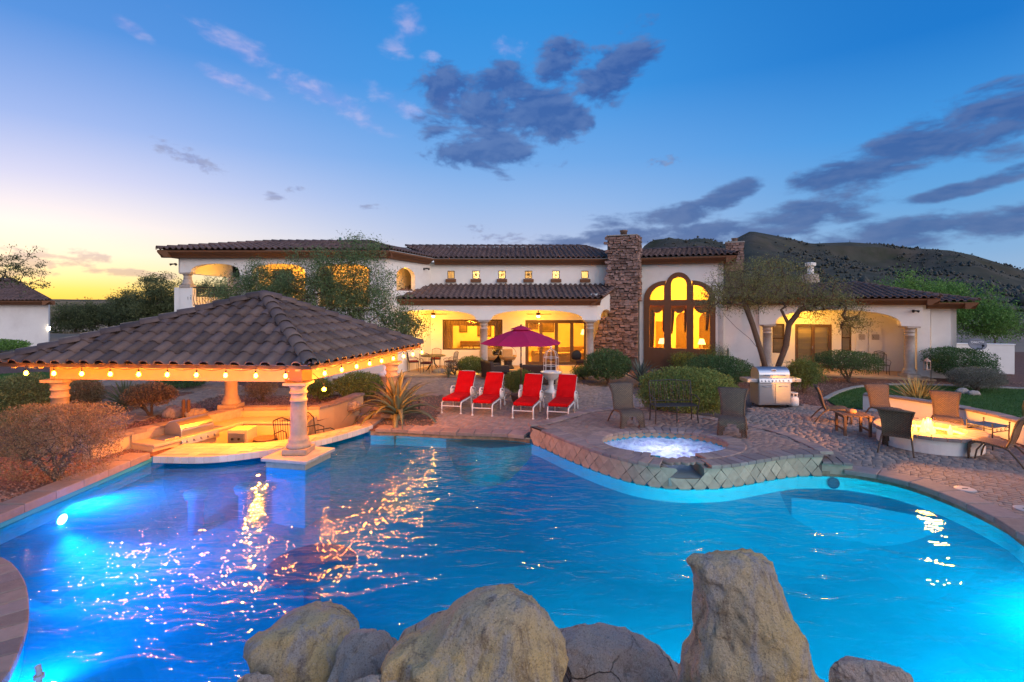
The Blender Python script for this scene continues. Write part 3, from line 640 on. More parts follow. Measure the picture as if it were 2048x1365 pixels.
def dist_line(P, A):
    best = np.full(len(P), 1e9)
    for i in range(len(A) - 1):
        a, b = A[i], A[i + 1]; ab = b - a; t = np.clip(((P - a) @ ab) / max(1e-9, ab @ ab), 0, 1); best = np.minimum(best, np.hypot(*(P - a - t[:, None] * ab).T))
    return best
PAVE = block([(-.5, -.5), (.5, -.5), (.5, .5), (-.5, .5)], -1, 0, .0).mesh('paver')
def paver_cells(ang, x0, x1, y0, y1, rw=.118, gap=.007):
    c, s = math.cos(ang), math.sin(ang); out = []
    rad = 40; r = -rad; j = 0
    while r < rad:
        u = -rad + (.13 * (j % 3)); 
        while u < rad:
            ln = random.choice((.12, .18, .18, .24)); cu, cv = u + ln / 2, r + rw / 2
            x, y = cu * c - cv * s, cu * s + cv * c + 12
            if x0 < x < x1 and y0 < y < y1: out.append((x, y, ln - gap, rw - gap))
            u += ln
        r += rw; j += 1
    return np.array(out), ang
def pave(parent, cells, ang, z, okf, keep, mat, zjit=.003):
    P = cells[:, :2]; ok = okf(P); cells = cells[ok]; P = P[ok]
    px = 1024 + P[:, 0] / np.maximum(P[:, 1], .1) * FOC; py = 607 + (EYE - z) * FOC / np.maximum(P[:, 1], .1)
    vis = (px > -20) & (px < 2068) & (py < 1380); order = np.argsort(np.where(vis, P[:, 1], 1e6)); ind = set(order[:keep].tolist()) if keep else set()
    me = bpy.data.meshes.new('paver')
    base = block([(-.5, -.5), (.5, -.5), (.5, .5), (-.5, .5)], 0, 1, 0)
    bv = np.array([(-.5, -.5, 0), (.5, -.5, 0), (.5, .5, 0), (-.5, .5, 0), (-.5, -.5, .9), (.5, -.5, .9), (.5, .5, .9), (-.5, .5, .9), (-.486, -.478, 1), (.486, -.478, 1), (.486, .478, 1), (-.486, .478, 1)])
    bf = np.array([(8, 9, 10, 11)] + [(i, (i + 1) % 4, 4 + (i + 1) % 4, 4 + i) for i in range(4)] + [(4 + i, 4 + (i + 1) % 4, 8 + (i + 1) % 4, 8 + i) for i in range(4)])
    unit = npmesh('paver', bv, bf, mat); H = .05
    c, s = math.cos(ang), math.sin(ang); rest = []
    for i in range(len(cells)):
        x, y, a, b = cells[i]; dz = random.uniform(-zjit, zjit)
        if i in ind:
            o = bpy.data.objects.new('paver', unit); COL.objects.link(o); o.location = (x, y, z - H + dz); o.rotation_euler = (random.uniform(-.006, .006), random.uniform(-.006, .006), ang); o.scale = (a, b, H); o.parent = parent
        else: rest.append((x, y, a, b, dz))
    if rest:
        r = np.array(rest); n = len(r); V = np.repeat(bv[None], n, 0).copy(); lx = V[:, :, 0] * r[:, 2:3]; ly = V[:, :, 1] * r[:, 3:4]
        tilt = RNG.uniform(-.006, .006, (n, 2))
        X = lx * c - ly * s + r[:, 0:1]; Y = lx * s + ly * c + r[:, 1:2]; Z = V[:, :, 2] * H + z - H + r[:, 4:5] + lx * tilt[:, :1] + ly * tilt[:, 1:]
        F = (bf[None] + (np.arange(n) * 12)[:, None, None]).reshape(-1, 4)
        link('distant_pavers', npmesh('distant_pavers', np.stack([X, Y, Z], -1).reshape(-1, 3), F, mat), None, parent, 'stuff')
def ok_patio(P): return region_ok(P) & (dist_line(P, PA) > .27)
cells, an = paver_cells(R(-33), -6, 16, 5, 23.4)
pave(bpy.data.objects['patio'], cells, an, 0., ok_patio, 300, m_paver)
spa_np = np.array(spa + [spa[0]]); W_np = np.array([(p[0], p[1]) for p in W2]); B_np = np.array([(p[0], p[1]) for p in plat_back])
def ok_plat(P):
    return np_inpoly(P, plat) & ~np_inpoly(P, spa) & (dist_line(P, spa_np) > .17) & (dist_line(P, W_np) > .19) & (dist_line(P, B_np) > .04)
cells, an = paver_cells(R(-52), 0, 7, 9, 16)
pave(spat, cells, an, SZ - .014, ok_plat, 260, m_paver)
# pool coping
coping(poolo, V2(BACKL)[1:-2], .38, .05, .42, -.06, .025, m_coping)
coping(poolo, V2(RIGHT)[4:], .40, .06, .55, -.07, .02, m_coping)
coping(poolo, [(-7.87, 11.35), (-7.87, 5.5)][::-1], .40, .05, .56, -.06, .075, m_coping)
MB().box2((-8.25, 5.5, -.4), (-7.86, 11.45, -.055)).build('kerb_wall', m_stucco, poolo)
coping(poolo, V2(LEFTN)[::-1][1:], .34, .05, .30, -.07, .02, m_coping)
left_deck = [(p[0] - .25, p[1] - .18) for p in LEFTN[2:]] + [(-3.6, -1), (-9.5, -1), (-9.5, 7.0)]
pave(poolo, *paver_cells(R(20), -9.5, -3.5, 0, 7.2), 0.005, lambda P: np_inpoly(P, left_deck), 40, m_paver)
# skimmer lids
for i, (px, py, lab) in enumerate(((1930, 979, 'round white skimmer lid beside the curved coping, farther one'), (2052, 1019, 'round white skimmer lid cut by the right edge of the photo'))):
    x, y, _ = G(px, py); t = thing('skimmer_lid', lab, 'lid', (x, y, .0), 0, 'skimmer lids')
    MB().lathe([(.16, -.01), (.16, .008), (.13, .014), (.01, .014)], 24).build('cover', M('lid_plastic', (.42, .39, .35), .6, .15, 9), t); MB().box((0, 0, .017), (.1, .015, .006)).build('finger_slot', m_black, t)
# lawns with kerb
lawnR = smoothline([G(*p)[:2] for p in ((1655, 800), (1690, 783), (1740, 773), (1830, 771), (1950, 775), (2080, 780), (2300, 782))], 5)
lawn_poly = [(p[0], p[1]) for p in lawnR] + [(26, 10), (14, 9.5), (12.1, 11.6), (12.5, 14.0), (11.8, 15.6), (10.9, 16.4), (10.4, 16.8)]
def grass(parent, poly, n, hgt):
    P = np.array(poly); lo, hi = P.min(0), P.max(0); Q = RNG.uniform(lo, hi, (n * 3, 2)); Q = Q[np_inpoly(Q, poly)][:n]; n = len(Q)
    a = RNG.uniform(0, 2 * math.pi, n); h = RNG.uniform(.6, 1.2, n) * hgt; ln = RNG.normal(0, .025, (n, 2)); wd = .010
    b0 = np.stack([Q[:, 0] - wd * np.cos(a), Q[:, 1] - wd * np.sin(a), np.full(n, -.02)], -1); b1 = np.stack([Q[:, 0] + wd * np.cos(a), Q[:, 1] + wd * np.sin(a), np.full(n, -.02)], -1)
    tp = np.stack([Q[:, 0] + ln[:, 0], Q[:, 1] + ln[:, 1], h], -1)
    link('grass', npmesh('grass', np.stack([b0, b1, tp], 1).reshape(-1, 3), np.arange(n * 3).reshape(-1, 3), m_blade), None, parent, 'stuff')
lw = sheet('lawn', lawn_poly, [], .0, m_lawn); grass(lw, lawn_poly, 70000, .05)
coping(lw, [(p[0], p[1]) for p in lawnR], .16, 0, .9, -.03, .05, m_conc, 'kerb')
lawnL = [G(*p)[:2] for p in ((-120, 880), (70, 840), (105, 812), (160, 775), (235, 752), (200, 745), (60, 745), (-200, 760))]
ll = sheet('lawn_left', lawnL, [], .0, m_lawn); grass(ll, lawnL, 30000, .05)
coping(ll, [G(*p)[:2] for p in ((60, 850), (110, 812), (165, 775), (240, 752))], .02, .12, .9, -.03, .05, m_conc, 'kerb')
def path(name, pts, wid):
    ln = resample(smoothline(pts, 6), .5); nr = offsets(V2(ln)); poly = [(p[0] + q[0] * wid, p[1] + q[1] * wid) for p, q in zip(ln, nr)] + [(p[0] - q[0] * wid, p[1] - q[1] * wid) for p, q in zip(ln, nr)][::-1]
    o = sheet(name, poly, [], -.026, m_sand); P = np.array(poly); lo, hi = P.min(0), P.max(0)
    pave(o, *paver_cells(R(15), lo[0], hi[0], lo[1], hi[1]), 0., lambda Q: np_inpoly(Q, poly), 0, m_paver)
path('garden_path', [G(*p)[:2] for p in ((60, 880), (250, 838), (370, 800), (430, 783), (440, 770), (380, 757))], .62)
path('house_path', [(-4.6, 20.0), (-8.5, 19.6), (-12.5, 20.6), (-18, 22.5)], .8)
# garden rocks and loose gravel
def pebbles(name, polys, n, smin, smax, mat, z=-.035):
    allv, allf = [], []; base = np.array([(1, 0, 0), (0, 1, 0), (-1, 0, 0), (0, -1, 0), (0, 0, .8), (0, 0, -.5)]); bf = np.array([(0, 1, 4), (1, 2, 4), (2, 3, 4), (3, 0, 4), (1, 0, 5), (2, 1, 5), (3, 2, 5), (0, 3, 5)])
    for poly, frac in polys:
        P = np.array(poly); Q = RNG.uniform(P.min(0), P.max(0), (int(n * frac * 2.2), 2)); Q = Q[np_inpoly(Q, poly)]; Q = Q[~np_inpoly(Q, pit) & ~np_inpoly(Q, pool) & ~np_inpoly(Q, lawn_poly)][:int(n * frac)]
        k = len(Q); s = RNG.uniform(smin, smax, (k, 1, 1)) * RNG.uniform(.6, 1.4, (k, 1, 3)); V = base[None] * s * RNG.uniform(.75, 1.25, (k, 6, 1)); a = RNG.uniform(0, 6.28, k)[:, None]
        X = V[:, :, 0] * np.cos(a) - V[:, :, 1] * np.sin(a) + Q[:, :1]; Y = V[:, :, 0] * np.sin(a) + V[:, :, 1] * np.cos(a) + Q[:, 1:]
        off = sum(len(v) for v in allv); allv.append(np.stack([X, Y, V[:, :, 2] + z], -1).reshape(-1, 3)); allf.append((bf[None] + (np.arange(k) * 6)[:, None, None]).reshape(-1, 3) + off)
    o = link(name, npmesh(name, np.concatenate(allv), np.concatenate(allf), mat), None, None, 'stuff'); return o
m_peb = M('gravel_stone', (.19, .10, .07), .95, .2, 20, .2, 60, island=.45, col2=(.28, .17, .13))
pebbles('gravel', [(BED_B1, .22), ([(-11.5, 8), (-8.3, 8), (-8.3, 12.2), (-7.7, 15), (-5.4, 15.1), (-4.95, 19), (-12, 19)], .55), (AG_BED, .05), ([(9, 17), (24, 14), (24, 22), (9, 22.5)], .18)], 42000, .012, .034, m_peb)
tag(bpy.data.objects['gravel'], 'loose reddish brown gravel of the planting beds', 'gravel')
# ================================================================ roof tile machinery
def tile_unit(w_, l_, h_=.075, nseg=6):
    prof = [(.60 * w_ * (1 - math.cos(math.pi * i / nseg)) / 2, h_ * math.sin(math.pi * i / nseg) + .012) for i in range(nseg + 1)] + [(.80 * w_, .004), (w_ * 1.02, .012)]
    k = len(prof); lift = .035; L2 = l_ * 1.10
    vs = [(u, 0, n_ + lift - .028) for u, n_ in prof] + [(u, 0, n_ + lift) for u, n_ in prof] + [(u, L2, n_ * .92) for u, n_ in prof]
    fs = [(i, i + 1, k + i + 1, k + i) for i in range(k - 1)] + [(k + i, k + i + 1, 2 * k + i + 1, 2 * k + i) for i in range(k - 1)]
    return np.array(vs, float), fs
def roof_face(roof, poly, w_, l_, mat, individual=True, name='tile', overhang=.05, maxind=300):
    """poly[0]->poly[1] is the eave; tiles laid over the (convex) face, clipped at its edges"""
    P = [Vector(p) for p in poly]; U = (P[1] - P[0]).normalized(); N = (P[1] - P[0]).cross(P[-1] - P[0]).normalized()
    if N.z < 0: N = -N
    V = N.cross(U)
    if V.z < 0: V = -V; 
    U = V.cross(N)
    O = P[0]; p2 = [((p - O).dot(U), (p - O).dot(V)) for p in P]
    umin, umax = min(p[0] for p in p2), max(p[0] for p in p2); vmax = max(p[1] for p in p2)
    MT = Matrix(((U.x, V.x, N.x, O.x), (U.y, V.y, N.y, O.y), (U.z, V.z, N.z, O.z), (0, 0, 0, 1)))
    tv, tf = tile_unit(w_, l_); ctr = (sum(p[0] for p in p2) / len(p2), sum(p[1] for p in p2) / len(p2))
    edges = [(p2[i], p2[(i + 1) % len(p2)]) for i in range(1, len(p2))]
    def planes():
        for a, b in edges:
            d = Vector((b[0] - a[0], b[1] - a[1])); nn = Vector((d[1], -d[0])).normalized()
            if nn.dot(Vector(ctr) - Vector(a)) > 0: nn = -nn
            yield Vector((a[0], a[1], 0)), Vector((nn[0], nn[1], 0))
    pl = list(planes()); unit = None; cnt = 0; mv, mf = [], []
    for j in range(int(vmax / l_) + 1):
        for i in range(int((umax - umin) / w_) + 1):
            u0 = umin + i * w_; v0 = j * l_ - overhang
            cs = [(u0, v0), (u0 + w_, v0), (u0 + w_, v0 + l_), (u0, v0 + l_), (u0 + w_ / 2, v0 + l_ / 2)]
            ins = [all((Vector((c[0], c[1], 0)) - co).dot(no) < 0.0 for co, no in pl) for c in cs]
            if not any(ins): continue
            T = Matrix.Translation((u0 + random.uniform(-.006, .006), v0 + random.uniform(-.008, .008), random.uniform(0, .010))) @ Matrix.Rotation(random.uniform(-.018, .018), 4, 'Z')
            if individual and all(ins) and cnt < maxind:
                if unit is None: unit = MB().add(tv, tf).mesh(name); unit.polygons.foreach_set('use_smooth', [True] * len(unit.polygons)); unit.materials.append(mat)
                link(name, unit, None, roof, mtx=MT @ T); cnt += 1
            elif individual and cnt < maxind:
                bm = bmesh.new(); vv = [bm.verts.new(T @ Vector(v)) for v in tv]
                for f in tf: bm.faces.new([vv[q] for q in f])
                for co, no in pl: bmesh.ops.bisect_plane(bm, geom=bm.verts[:] + bm.edges[:] + bm.faces[:], plane_co=co, plane_no=no, clear_outer=True)
                if len(bm.faces):
                    me = bpy.data.meshes.new(name); bm.to_mesh(me); me.transform(MT); link(name, me, mat, roof); cnt += 1
                bm.free()
            else:
                b = len(mv); mv += [tuple(T @ Vector(v)) for v in tv]; mf += [tuple(b + q for q in f) for f in tf]
    if mv:
        me = bpy.data.meshes.new('roof_tiles'); me.from_pydata(mv, [], mf); bm = bmesh.new(); bm.from_mesh(me)
        for co, no in pl: bmesh.ops.bisect_plane(bm, geom=bm.verts[:] + bm.edges[:] + bm.faces[:], plane_co=co, plane_no=no, clear_outer=True)
        bm.to_mesh(me); bm.free(); me.transform(MT); link('roof_tiles', me, mat, roof, 'stuff')
    # underlay just below
    q = [p - N * .012 for p in P]
    link('underlay', MB().add(q, [tuple(range(len(q)))]).mesh('underlay'), m_under, roof)
def hip_tiles(roof, a, b, mat, r=.13, step=.40, name='hip_tile', lift=.05):
    a, b = Vector(a), Vector(b); d = (b - a); n_ = max(1, int(d.length / step)); t = d.normalized(); st = d.length / n_
    side = t.cross(Vector((0, 0, 1))).normalized(); up = side.cross(t)
    k = 9; vs = []
    for (v, s_, ex) in ((0, 1.06, .03), (st * 1.12, .92, 0.)):
        for rr in (s_, s_ * .84):
            for i in range(k):
                an = math.pi * i / (k - 1); vs.append((math.cos(an) * r * rr, v, math.sin(an) * r * rr * .85 + ex))
    fs = []
    for i in range(k - 1):
        fs += [(i, i + 1, 2 * k + i + 1, 2 * k + i), (k + i, i + k + 1, i + 1, i), (3 * k + i, 3 * k + i + 1, k + i + 1, k + i)]
    me = MB().add(vs, fs).mesh(name, True); me.materials.append(mat)
    for i in range(n_):
        p = a + t * st * i + up * lift
        mt = Matrix(((side.x, t.x, up.x, p.x), (side.y, t.y, up.y, p.y), (side.z, t.z, up.z, p.z), (0, 0, 0, 1)))
        link(name, me, None, roof, mtx=mt)
def column(parent, x, y, z0, z1, r=.19, mat=m_cast, n=28):
    """turned stone column: base mouldings, tapering shaft, two rings, square abacus"""
    c = MB(); h = z1 - z0
    c.lathe([(r * 1.45, .12), (r * 1.48, .16), (r * 1.4, .21), (r * 1.22, .24), (r * 1.27, .28), (r * 1.2, .32), (r * 1.02, .36), (r, .42), (r * .98, h * .6), (r * .93, h - .43),
             (r * 1.03, h - .425), (r * 1.07, h - .40), (r * 1.03, h - .375), (r * .93, h - .37), (r * .92, h - .26), (r * 1.03, h - .255), (r * 1.08, h - .23), (r * 1.03, h - .205), (r * .94, h - .20), (r * .97, h - .14), (r * 1.2, h - .09), (r * 1.3, h - .066)], n, (x, y, z0))
    o = c.build('column', mat, parent, True)
    MB().box((x, y, z0 + .06), (r * 3.05, r * 3.05, .12)).build('plinth', mat, o, bevel=.012)
    MB().box((x, y, z1 - .033), (r * 2.9, r * 2.9, .066)).build('abacus', mat, o, bevel=.012)
    if parent.name in ROOTLOC:
        pass
    return o
# ================================================================ gazebo
GZ = 2.05
L_, F_, Rr, B_ = Vector((-10.9, 11.1, GZ)), Vector((-4.05, 10.58, GZ)), Vector((-2.74, 15.75, GZ)), Vector((-8.75, 15.9, GZ))
AP = Vector((-6.28, 13.3, 3.47))
gz = thing('gazebo', 'tile-roofed open gazebo on stone columns hung with string lights over the pool bar', 'gazebo', (-6.6, 13.3, 0), wc=True)
roof = MB().add([AP - Vector((0, 0, .03)), F_, L_, Rr, B_], [(0, 2, 1), (0, 1, 3), (0, 3, 4), (0, 4, 2)]).build('roof', m_under, gz)
roof_face(roof, [L_, F_, AP], .325, .385, m_tileg, maxind=190)
roof_face(roof, [F_, Rr, AP], .325, .385, m_tileg, maxind=110)
roof_face(roof, [Rr, B_, AP], .325, .385, m_tileg, False)
roof_face(roof, [B_, L_, AP], .325, .385, m_tileg, False)
for c in (F_, L_, Rr, B_): hip_tiles(roof, c, AP + Vector((0, 0, .02)), m_tileg, .155, .36, lift=.012)
MB().ball((AP.x, AP.y, AP.z + .06), .17, 12, 8, (1, 1, .6)).build('apex_cap', m_tileg, roof, True)
m_fas = M('fascia_board', (.10, .055, .03), .8, .2, 8, .2, 40)
cols = [(-10.2, 11.85, 0.), (-4.64, 11.42, .06), (-3.5, 15.3, .0), (-8.05, 15.05, .30)]
CT = 1.60
for x, y, z in cols: column(gz, x, y, z, CT, .172, M('tan_cast_stone', (.33, .25, .17), .85, .2, 9, .35, 50, stain=(.17, .13, .10), stainscale=3, stainamt=.5))
def beam(parent, a, b, w_, z0, z1, name, mat, ext=0.):
    a, b = Vector(a), Vector(b); d = (b - a).normalized(); a -= d * ext; b += d * ext; c = (a + b) / 2
    return MB().box((c.x, c.y, (z0 + z1) / 2), ((b - a).length, w_, z1 - z0), math.atan2(d.y, d.x)).build(name, mat, parent, bevel=.012)
ring4 = [cols[0], cols[1], cols[2], cols[3]]
for i in range(4):
    a, b = ring4[i], ring4[(i + 1) % 4]; beam(gz, a[:2], b[:2], .26, CT + .002, CT + .30 + .003 * i, 'beam', m_beam, .12)
# corner bracket plates on the front post
MB().box((cols[1][0], cols[1][1], CT + .16), (.40, .40, .27), R(-10)).build('corner_bracket', M('copper_plate', (.20, .085, .04), .5, .2, 8, metal=.4), gz, bevel=.01)
for sx, sz in ((-1, -1), (-1, 1), (1, -1), (1, 1)):
    MB().lathe([(.016, 0), (.016, .012), (.002, .014)], 10).build('bolt', m_white, gz).location = Vector((cols[1][0] + sx * .13, cols[1][1] - .21, CT + .16 + sz * .08)) - ROOTLOC[gz.name]
# soffit boards, eave boards and rafter tails
for a, b, nr in ((L_, F_, 11), (F_, Rr, 9), (Rr, B_, 9), (B_, L_, 9)):
    d = (b - a).normalized(); inn = Vector((-d.y, d.x, 0)); 
    if inn.dot(AP - a) < 0: inn = -inn
    c = (a + b) / 2; up = AP - c; slope = up.z / Vector((up.x, up.y)).length; ang = math.atan2(d.y, d.x)
    MB().box((c + inn * .03 + Vector((0, 0, -.055))), ((b - a).length, .035, .07), ang).build('eave_board', m_fas, gz)
    for k in range(nr):
        p = a.lerp(b, (k + .5) / nr); ml = min(1.15, .8 * (b - a).length * min((k + .5) / nr, 1 - (k + .5) / nr)); vs = []
        for q, t_ in ((p + inn * .06, .06), (p + inn * ml, ml)):
            for s_ in (-.045, .045):
                for z_ in (-.16, -.035): vs.append(q + d * s_ + Vector((0, 0, z_ + t_ * slope)))
        MB().add(vs, [(0, 1, 3, 2), (4, 6, 7, 5), (0, 4, 5, 1), (2, 3, 7, 6), (1, 5, 7, 3), (0, 2, 6, 4)]).build('rafter_tail', m_beam, gz)
# soffit lining of pale boards inside
sof = [p + (AP - p) * .06 + Vector((0, 0, -.06)) for p in (L_, F_, Rr, B_)]; ap2 = AP + Vector((0, 0, -.2))
MB().add(sof + [ap2], [(0, 1, 4), (1, 2, 4), (2, 3, 4), (3, 0, 4)]).build('ceiling_lining', m_beam, gz)
# pedestal in the pool that carries the front column
ped = thing('column_pedestal', 'square tiled pedestal in the pool under the front gazebo column', 'pedestal', (-4.62, 11.4, 0), R(-13))
MB().box2((-.46, -.46, FLZ), (.46, .46, -.16)).build('plinth_wall', m_plaster, ped)
MB().box2((-.47, -.47, -.157), (.47, .47, -.02)).build('tiled_band', m_trav, ped, bevel=.006)
MB().box2((-.54, -.54, -.018), (.54, .54, .055)).build('cap', m_cast, ped, bevel=.015)
# ---- string lights
m_bulb = M('bulb_glass', (1, .8, .5), .3, 0, bump=0, emit=((1., .45, .06), 3.2))
_n = m_bulb.node_tree.nodes; _l = m_bulb.node_tree.links; _e = _n.new('ShaderNodeEmission'); _e.inputs[0].default_value = (1, .38, .012, 1); _e.inputs[1].default_value = 26; _t = _n.new('ShaderNodeBsdfTransparent'); _t.inputs[0].default_value = (1, .9, .75, 1); _a = _n.new('ShaderNodeAddShader'); _l.new(_e.outputs[0], _a.inputs[0]); _l.new(_t.outputs[0], _a.inputs[1]); _l.new(_a.outputs[0], _n['Material Output'].inputs[0])   # clear glass round a glowing filament
m_cord = M('black_cord', (.01, .01, .01), .6, 0, bump=0)
def string(name, label, pts, drop, group='string lights on the gazebo'):
    t = thing(name, label, 'string light', pts[0], 0, group); O = Vector(pts[0])
    ln = []
    for a, b in zip(pts, pts[1:]):
        a, b = Vector(a) - O, Vector(b) - O
        for k in range(6): q = a.lerp(b, k / 6); q.z -= .05 * math.sin(math.pi * k / 6); ln.append(q)
    ln.append(Vector(pts[-1]) - O); MB().tube(ln, .006, 5).build('cord', m_cord, t)
    bm_ = MB().lathe([(.012, .0), (.026, -.018), (.036, -.048), (.031, -.074), (.013, -.09), (.001, -.093)], 10).mesh('bulb', True); bm_.materials.append(m_bulb)
    sm = MB().lathe([(.006, .055), (.016, .05), (.018, .0), (.014, -.002)], 8).mesh('socket'); sm.materials.append(m_black)
    for p in pts[:-1] if len(pts) > 12 else pts:
        q = Vector(p) - O; s_ = link('socket', sm, None, t); s_.location = q + Vector((0, 0, -drop))
        MB().tube([q, q + Vector((0, 0, -drop + .05))], .004, 4).build('drop_wire', m_cord, t)
        b_ = link('bulb', bm_, None, t); b_.location = q + Vector((random.uniform(-.01, .01), 0, -drop)); lamp('bulb_glow', q + Vector((0, 0, -drop - .05)), 25, (1, .26, .012), .025, parent=t)
e1_ = [Vector(L_).lerp(F_, .10 + .0915 * k) + Vector((0, -.02, -.07)) for k in range(10)]
string('string_light', 'string of glowing amber bulbs along the front gazebo eave', [tuple(p) for p in e1_], .10)
e2_ = [Vector(F_).lerp(Rr, .08 + .115 * k) + Vector((.03, 0, -.07)) for k in range(9)]
string('string_light', 'string of glowing amber bulbs along the right gazebo eave', [tuple(p) for p in e2_], .10)
t = thing('pendant_light', 'three bulb pendant hanging under the gazebo roof', 'pendant light', (-6.3, 12.9, 0), 0)
MB().tube([(0, 0, 3.2), (0, 0, 1.63)], .012, 6).build('stem', m_black, t)
for k, (x, y) in enumerate(((-.22, 0), (.02, .1), (.22, -.05))):
    MB().tube([(0, 0, 1.65), (x * .5, y * .5, 1.61), (x, y, 1.51)], .008, 5).build('arm', m_black, t); MB().ball((x, y, 1.45), .042, 12, 8).build('bulb', m_bulb, t, True)
lamp('lamp_glow', (0, 0, 1.36), 480, (1, .27, .014), .04, parent=t)
t = thing('hanging_bulb', 'single amber bulb hanging beside the front gazebo column', 'bulb', (-4.15, 11.6, 0))
MB().tube([(-.25, 0, 1.75), (-.1, 0, 1.62), (0, 0, 1.5)], .006, 5).build('cord', m_cord, t); MB().lathe([(.016, 1.5), (.018, 1.45), (.01, 1.44)], 8).build('socket', m_black, t)
MB().ball((0, 0, 1.40), .042, 12, 8).build('bulb', m_bulb, t, True); lamp('bulb_glow', (0, 0, 1.40), 30, (1, .30, .018), .025, parent=t)
# ================================================================ sunken kitchen and bar
n = len(pit); mb = MB(); mb.add([(p[0], p[1], PITZ) for p in pit] + [(p[0], p[1], -.03) for p in pit], [(i, (i + 1) % n, n + (i + 1) % n, n + i) for i in range(n)])
p_, t_ = cdt(pit, []); mb.add([(a, b, PITZ) for a, b in p_], t_); pitf = mb.build('sunken_floor', M('warm_stucco', (.52, .38, .21), .9, .1, 4, .3, 40), kind='structure')
bar = thing('swim_up_bar', 'curved tiled swim-up bar counter with pale tile edge', 'bar', (-6, 11.6, 0), wc=True)
slab = [(p[0], p[1]) for p in BARF] + [(-3.9, 14.4), (-4.25, 13.95), (-4.75, 13.2), (-5.25, 12.65), (-5.8, 12.3), (-6.5, 12.2), (-7.2, 12.22), (-7.62, 12.2)]
MB().prism(slab, -.07, .045).build('slab', M('bar_slab', (.40, .32, .22), .6, .2), bar)
# bar wall between pool and kitchen
wl = [(p[0], p[1]) for p in BARP[:-3]] + [b for b in BARB[::-1]]
MB().prism(wl, FLZ, -.072).build('bar_wall', m_plaster, bar)
bl = resample(V2(BARF), .155); bn = offsets(bl)
for i in range(len(bl) - 1):                                                        # edge tiles
    t_ = (bl[i + 1] - bl[i]).normalized() * .003; q = [bl[i] + t_ - bn[i] * .014, bl[i + 1] - t_ - bn[i + 1] * .014, bl[i + 1] - t_ + bn[i + 1] * .0, bl[i] + t_ + bn[i] * .0]
    link('edge_tile', block([(p[0], p[1]) for p in q], -.085, .055, .004).mesh('edge_tile'), M('edge_tile', (.50, .46, .40), .5, .12, 8, .1, 60, orand=.12), bar)
sl_np = np.array(slab)
for i in range(24):
    for j in range(20):
        x, y = -7.65 + i * .2, 11.0 + j * .2; P4 = np.array([(x - .097, y - .097), (x + .097, y - .097), (x + .097, y + .097), (x - .097, y + .097)])
        if np_inpoly(P4, slab).all(): link('top_tile', block([tuple(p) for p in P4], .046, .0575 + random.uniform(-.001, .001), .003).mesh('top_tile'), m_bartile, bar)
# counters round the kitchen with planter wall behind
kit = thing('outdoor_kitchen', 'sunken stucco kitchen counter with sink in the gazebo shade', 'counter', (-7.6, 13.4, 0), wc=True)
m_wst = MATS['warm_stucco']; m_ctop = M('counter_top', (.46, .36, .25), .5, .15, 6, .1, 40)
def strip(line, w_, z0, z1, name, mat, parent, side=-1):
    pts = V2(line); nr = offsets(pts); poly = [(p[0], p[1]) for p in pts] + [(p[0] + side * q[0] * w_, p[1] + side * q[1] * w_) for p, q in zip(pts, nr)][::-1]
    return MB().prism(poly, z0, z1).build(name, mat, parent, bevel=.008)
back = [(-8.72, 12.02), (-8.33, 13.02), (-7.62, 14.72), (-5.5, 14.82)]
strip(back, .72, PITZ, .06, 'cabinet', m_wst, kit); strip(back, .77, .062, .12, 'counter_top', m_ctop, kit)
strip(back[:3], .02, .12, .34, 'backsplash', m_trav, kit, -1)
MB().box2((-7.05, 13.0, PITZ), (-6.55, 13.5, .16)).build('burner_cabinet', m_wst, kit, bevel=.01)
bs = MB().box2((-7.0, 12.93, -.2), (-6.6, 12.99, .10)).build('burner_panel', m_steel, kit, bevel=.006)
for k in range(2): MB().lathe([(.03, 0), (.03, .03), (.02, .035)], 12).build('knob', m_black, bs).matrix_basis = Matrix.Translation((-6.88 + k * .16, 12.925, -.04)) @ Euler((R(90), 0, 0)).to_matrix().to_4x4()
MB().tube([(-6.0, 14.55, .12), (-6.0, 14.55, .36), (-6.0, 14.45, .42), (-6.0, 14.33, .36)], .016, 8).build('faucet', m_steel, kit, True)
MB().box((-6.0, 14.3, .1245), (.5, .36, .006)).build('sink_rim', m_steel, kit)
# planter wall behind the kitchen with its own coping bricks
pw = thing('planter_wall', 'low stucco planter wall with brick coping curving behind the outdoor kitchen', 'wall', (-7, 15, 0), wc=True)
wline = smoothline([(-8.95, 11.2), (-8.75, 12.0), (-8.36, 13.0), (-7.72, 14.7)], 3)[:-1] + [Vector((-7.62, 14.85)), Vector((-6.6, 14.93)), Vector((-5.5, 14.97)), Vector((-5.25, 15.5)), Vector((-5.05, 16.3)), Vector((-4.9, 17.3))]
wl2 = V2(wline); nr = offsets(wl2)
for i in range(len(wl2) - 1):
    q = [wl2[i] + nr[i] * .0, wl2[i + 1] + nr[i + 1] * .0, wl2[i + 1] + nr[i + 1] * .26, wl2[i] + nr[i] * .26]
mbw = MB(); k = len(wl2); A = [(p[0], p[1]) for p in wl2]; Bq = [(p[0] + q[0] * .26, p[1] + q[1] * .26) for p, q in zip(wl2, nr)]
MB().prism(A + Bq[::-1], PITZ, .28).build('wall', m_wst, pw)
coping(pw, wl2, .30, .05, .30, .282, .355, m_coping)
# right side of the pit: low end wall, steps
st = thing('kitchen_steps', 'brick steps leading down into the sunken kitchen beside the agave', 'steps', (-4.2, 16, 0), wc=True)
for k in range(4): MB().box2((-4.9, 16.0 + k * .32, PITZ), (-3.72, 16.34 + k * .32, PITZ + .2 * (k + 1))).build('tread', m_coping, st, bevel=.01)
coping(poolo, [(-3.72, 17.2), (-3.68, 14.9), (-3.75, 14.1)], .0, .34, .3, -.03, .03, m_coping)
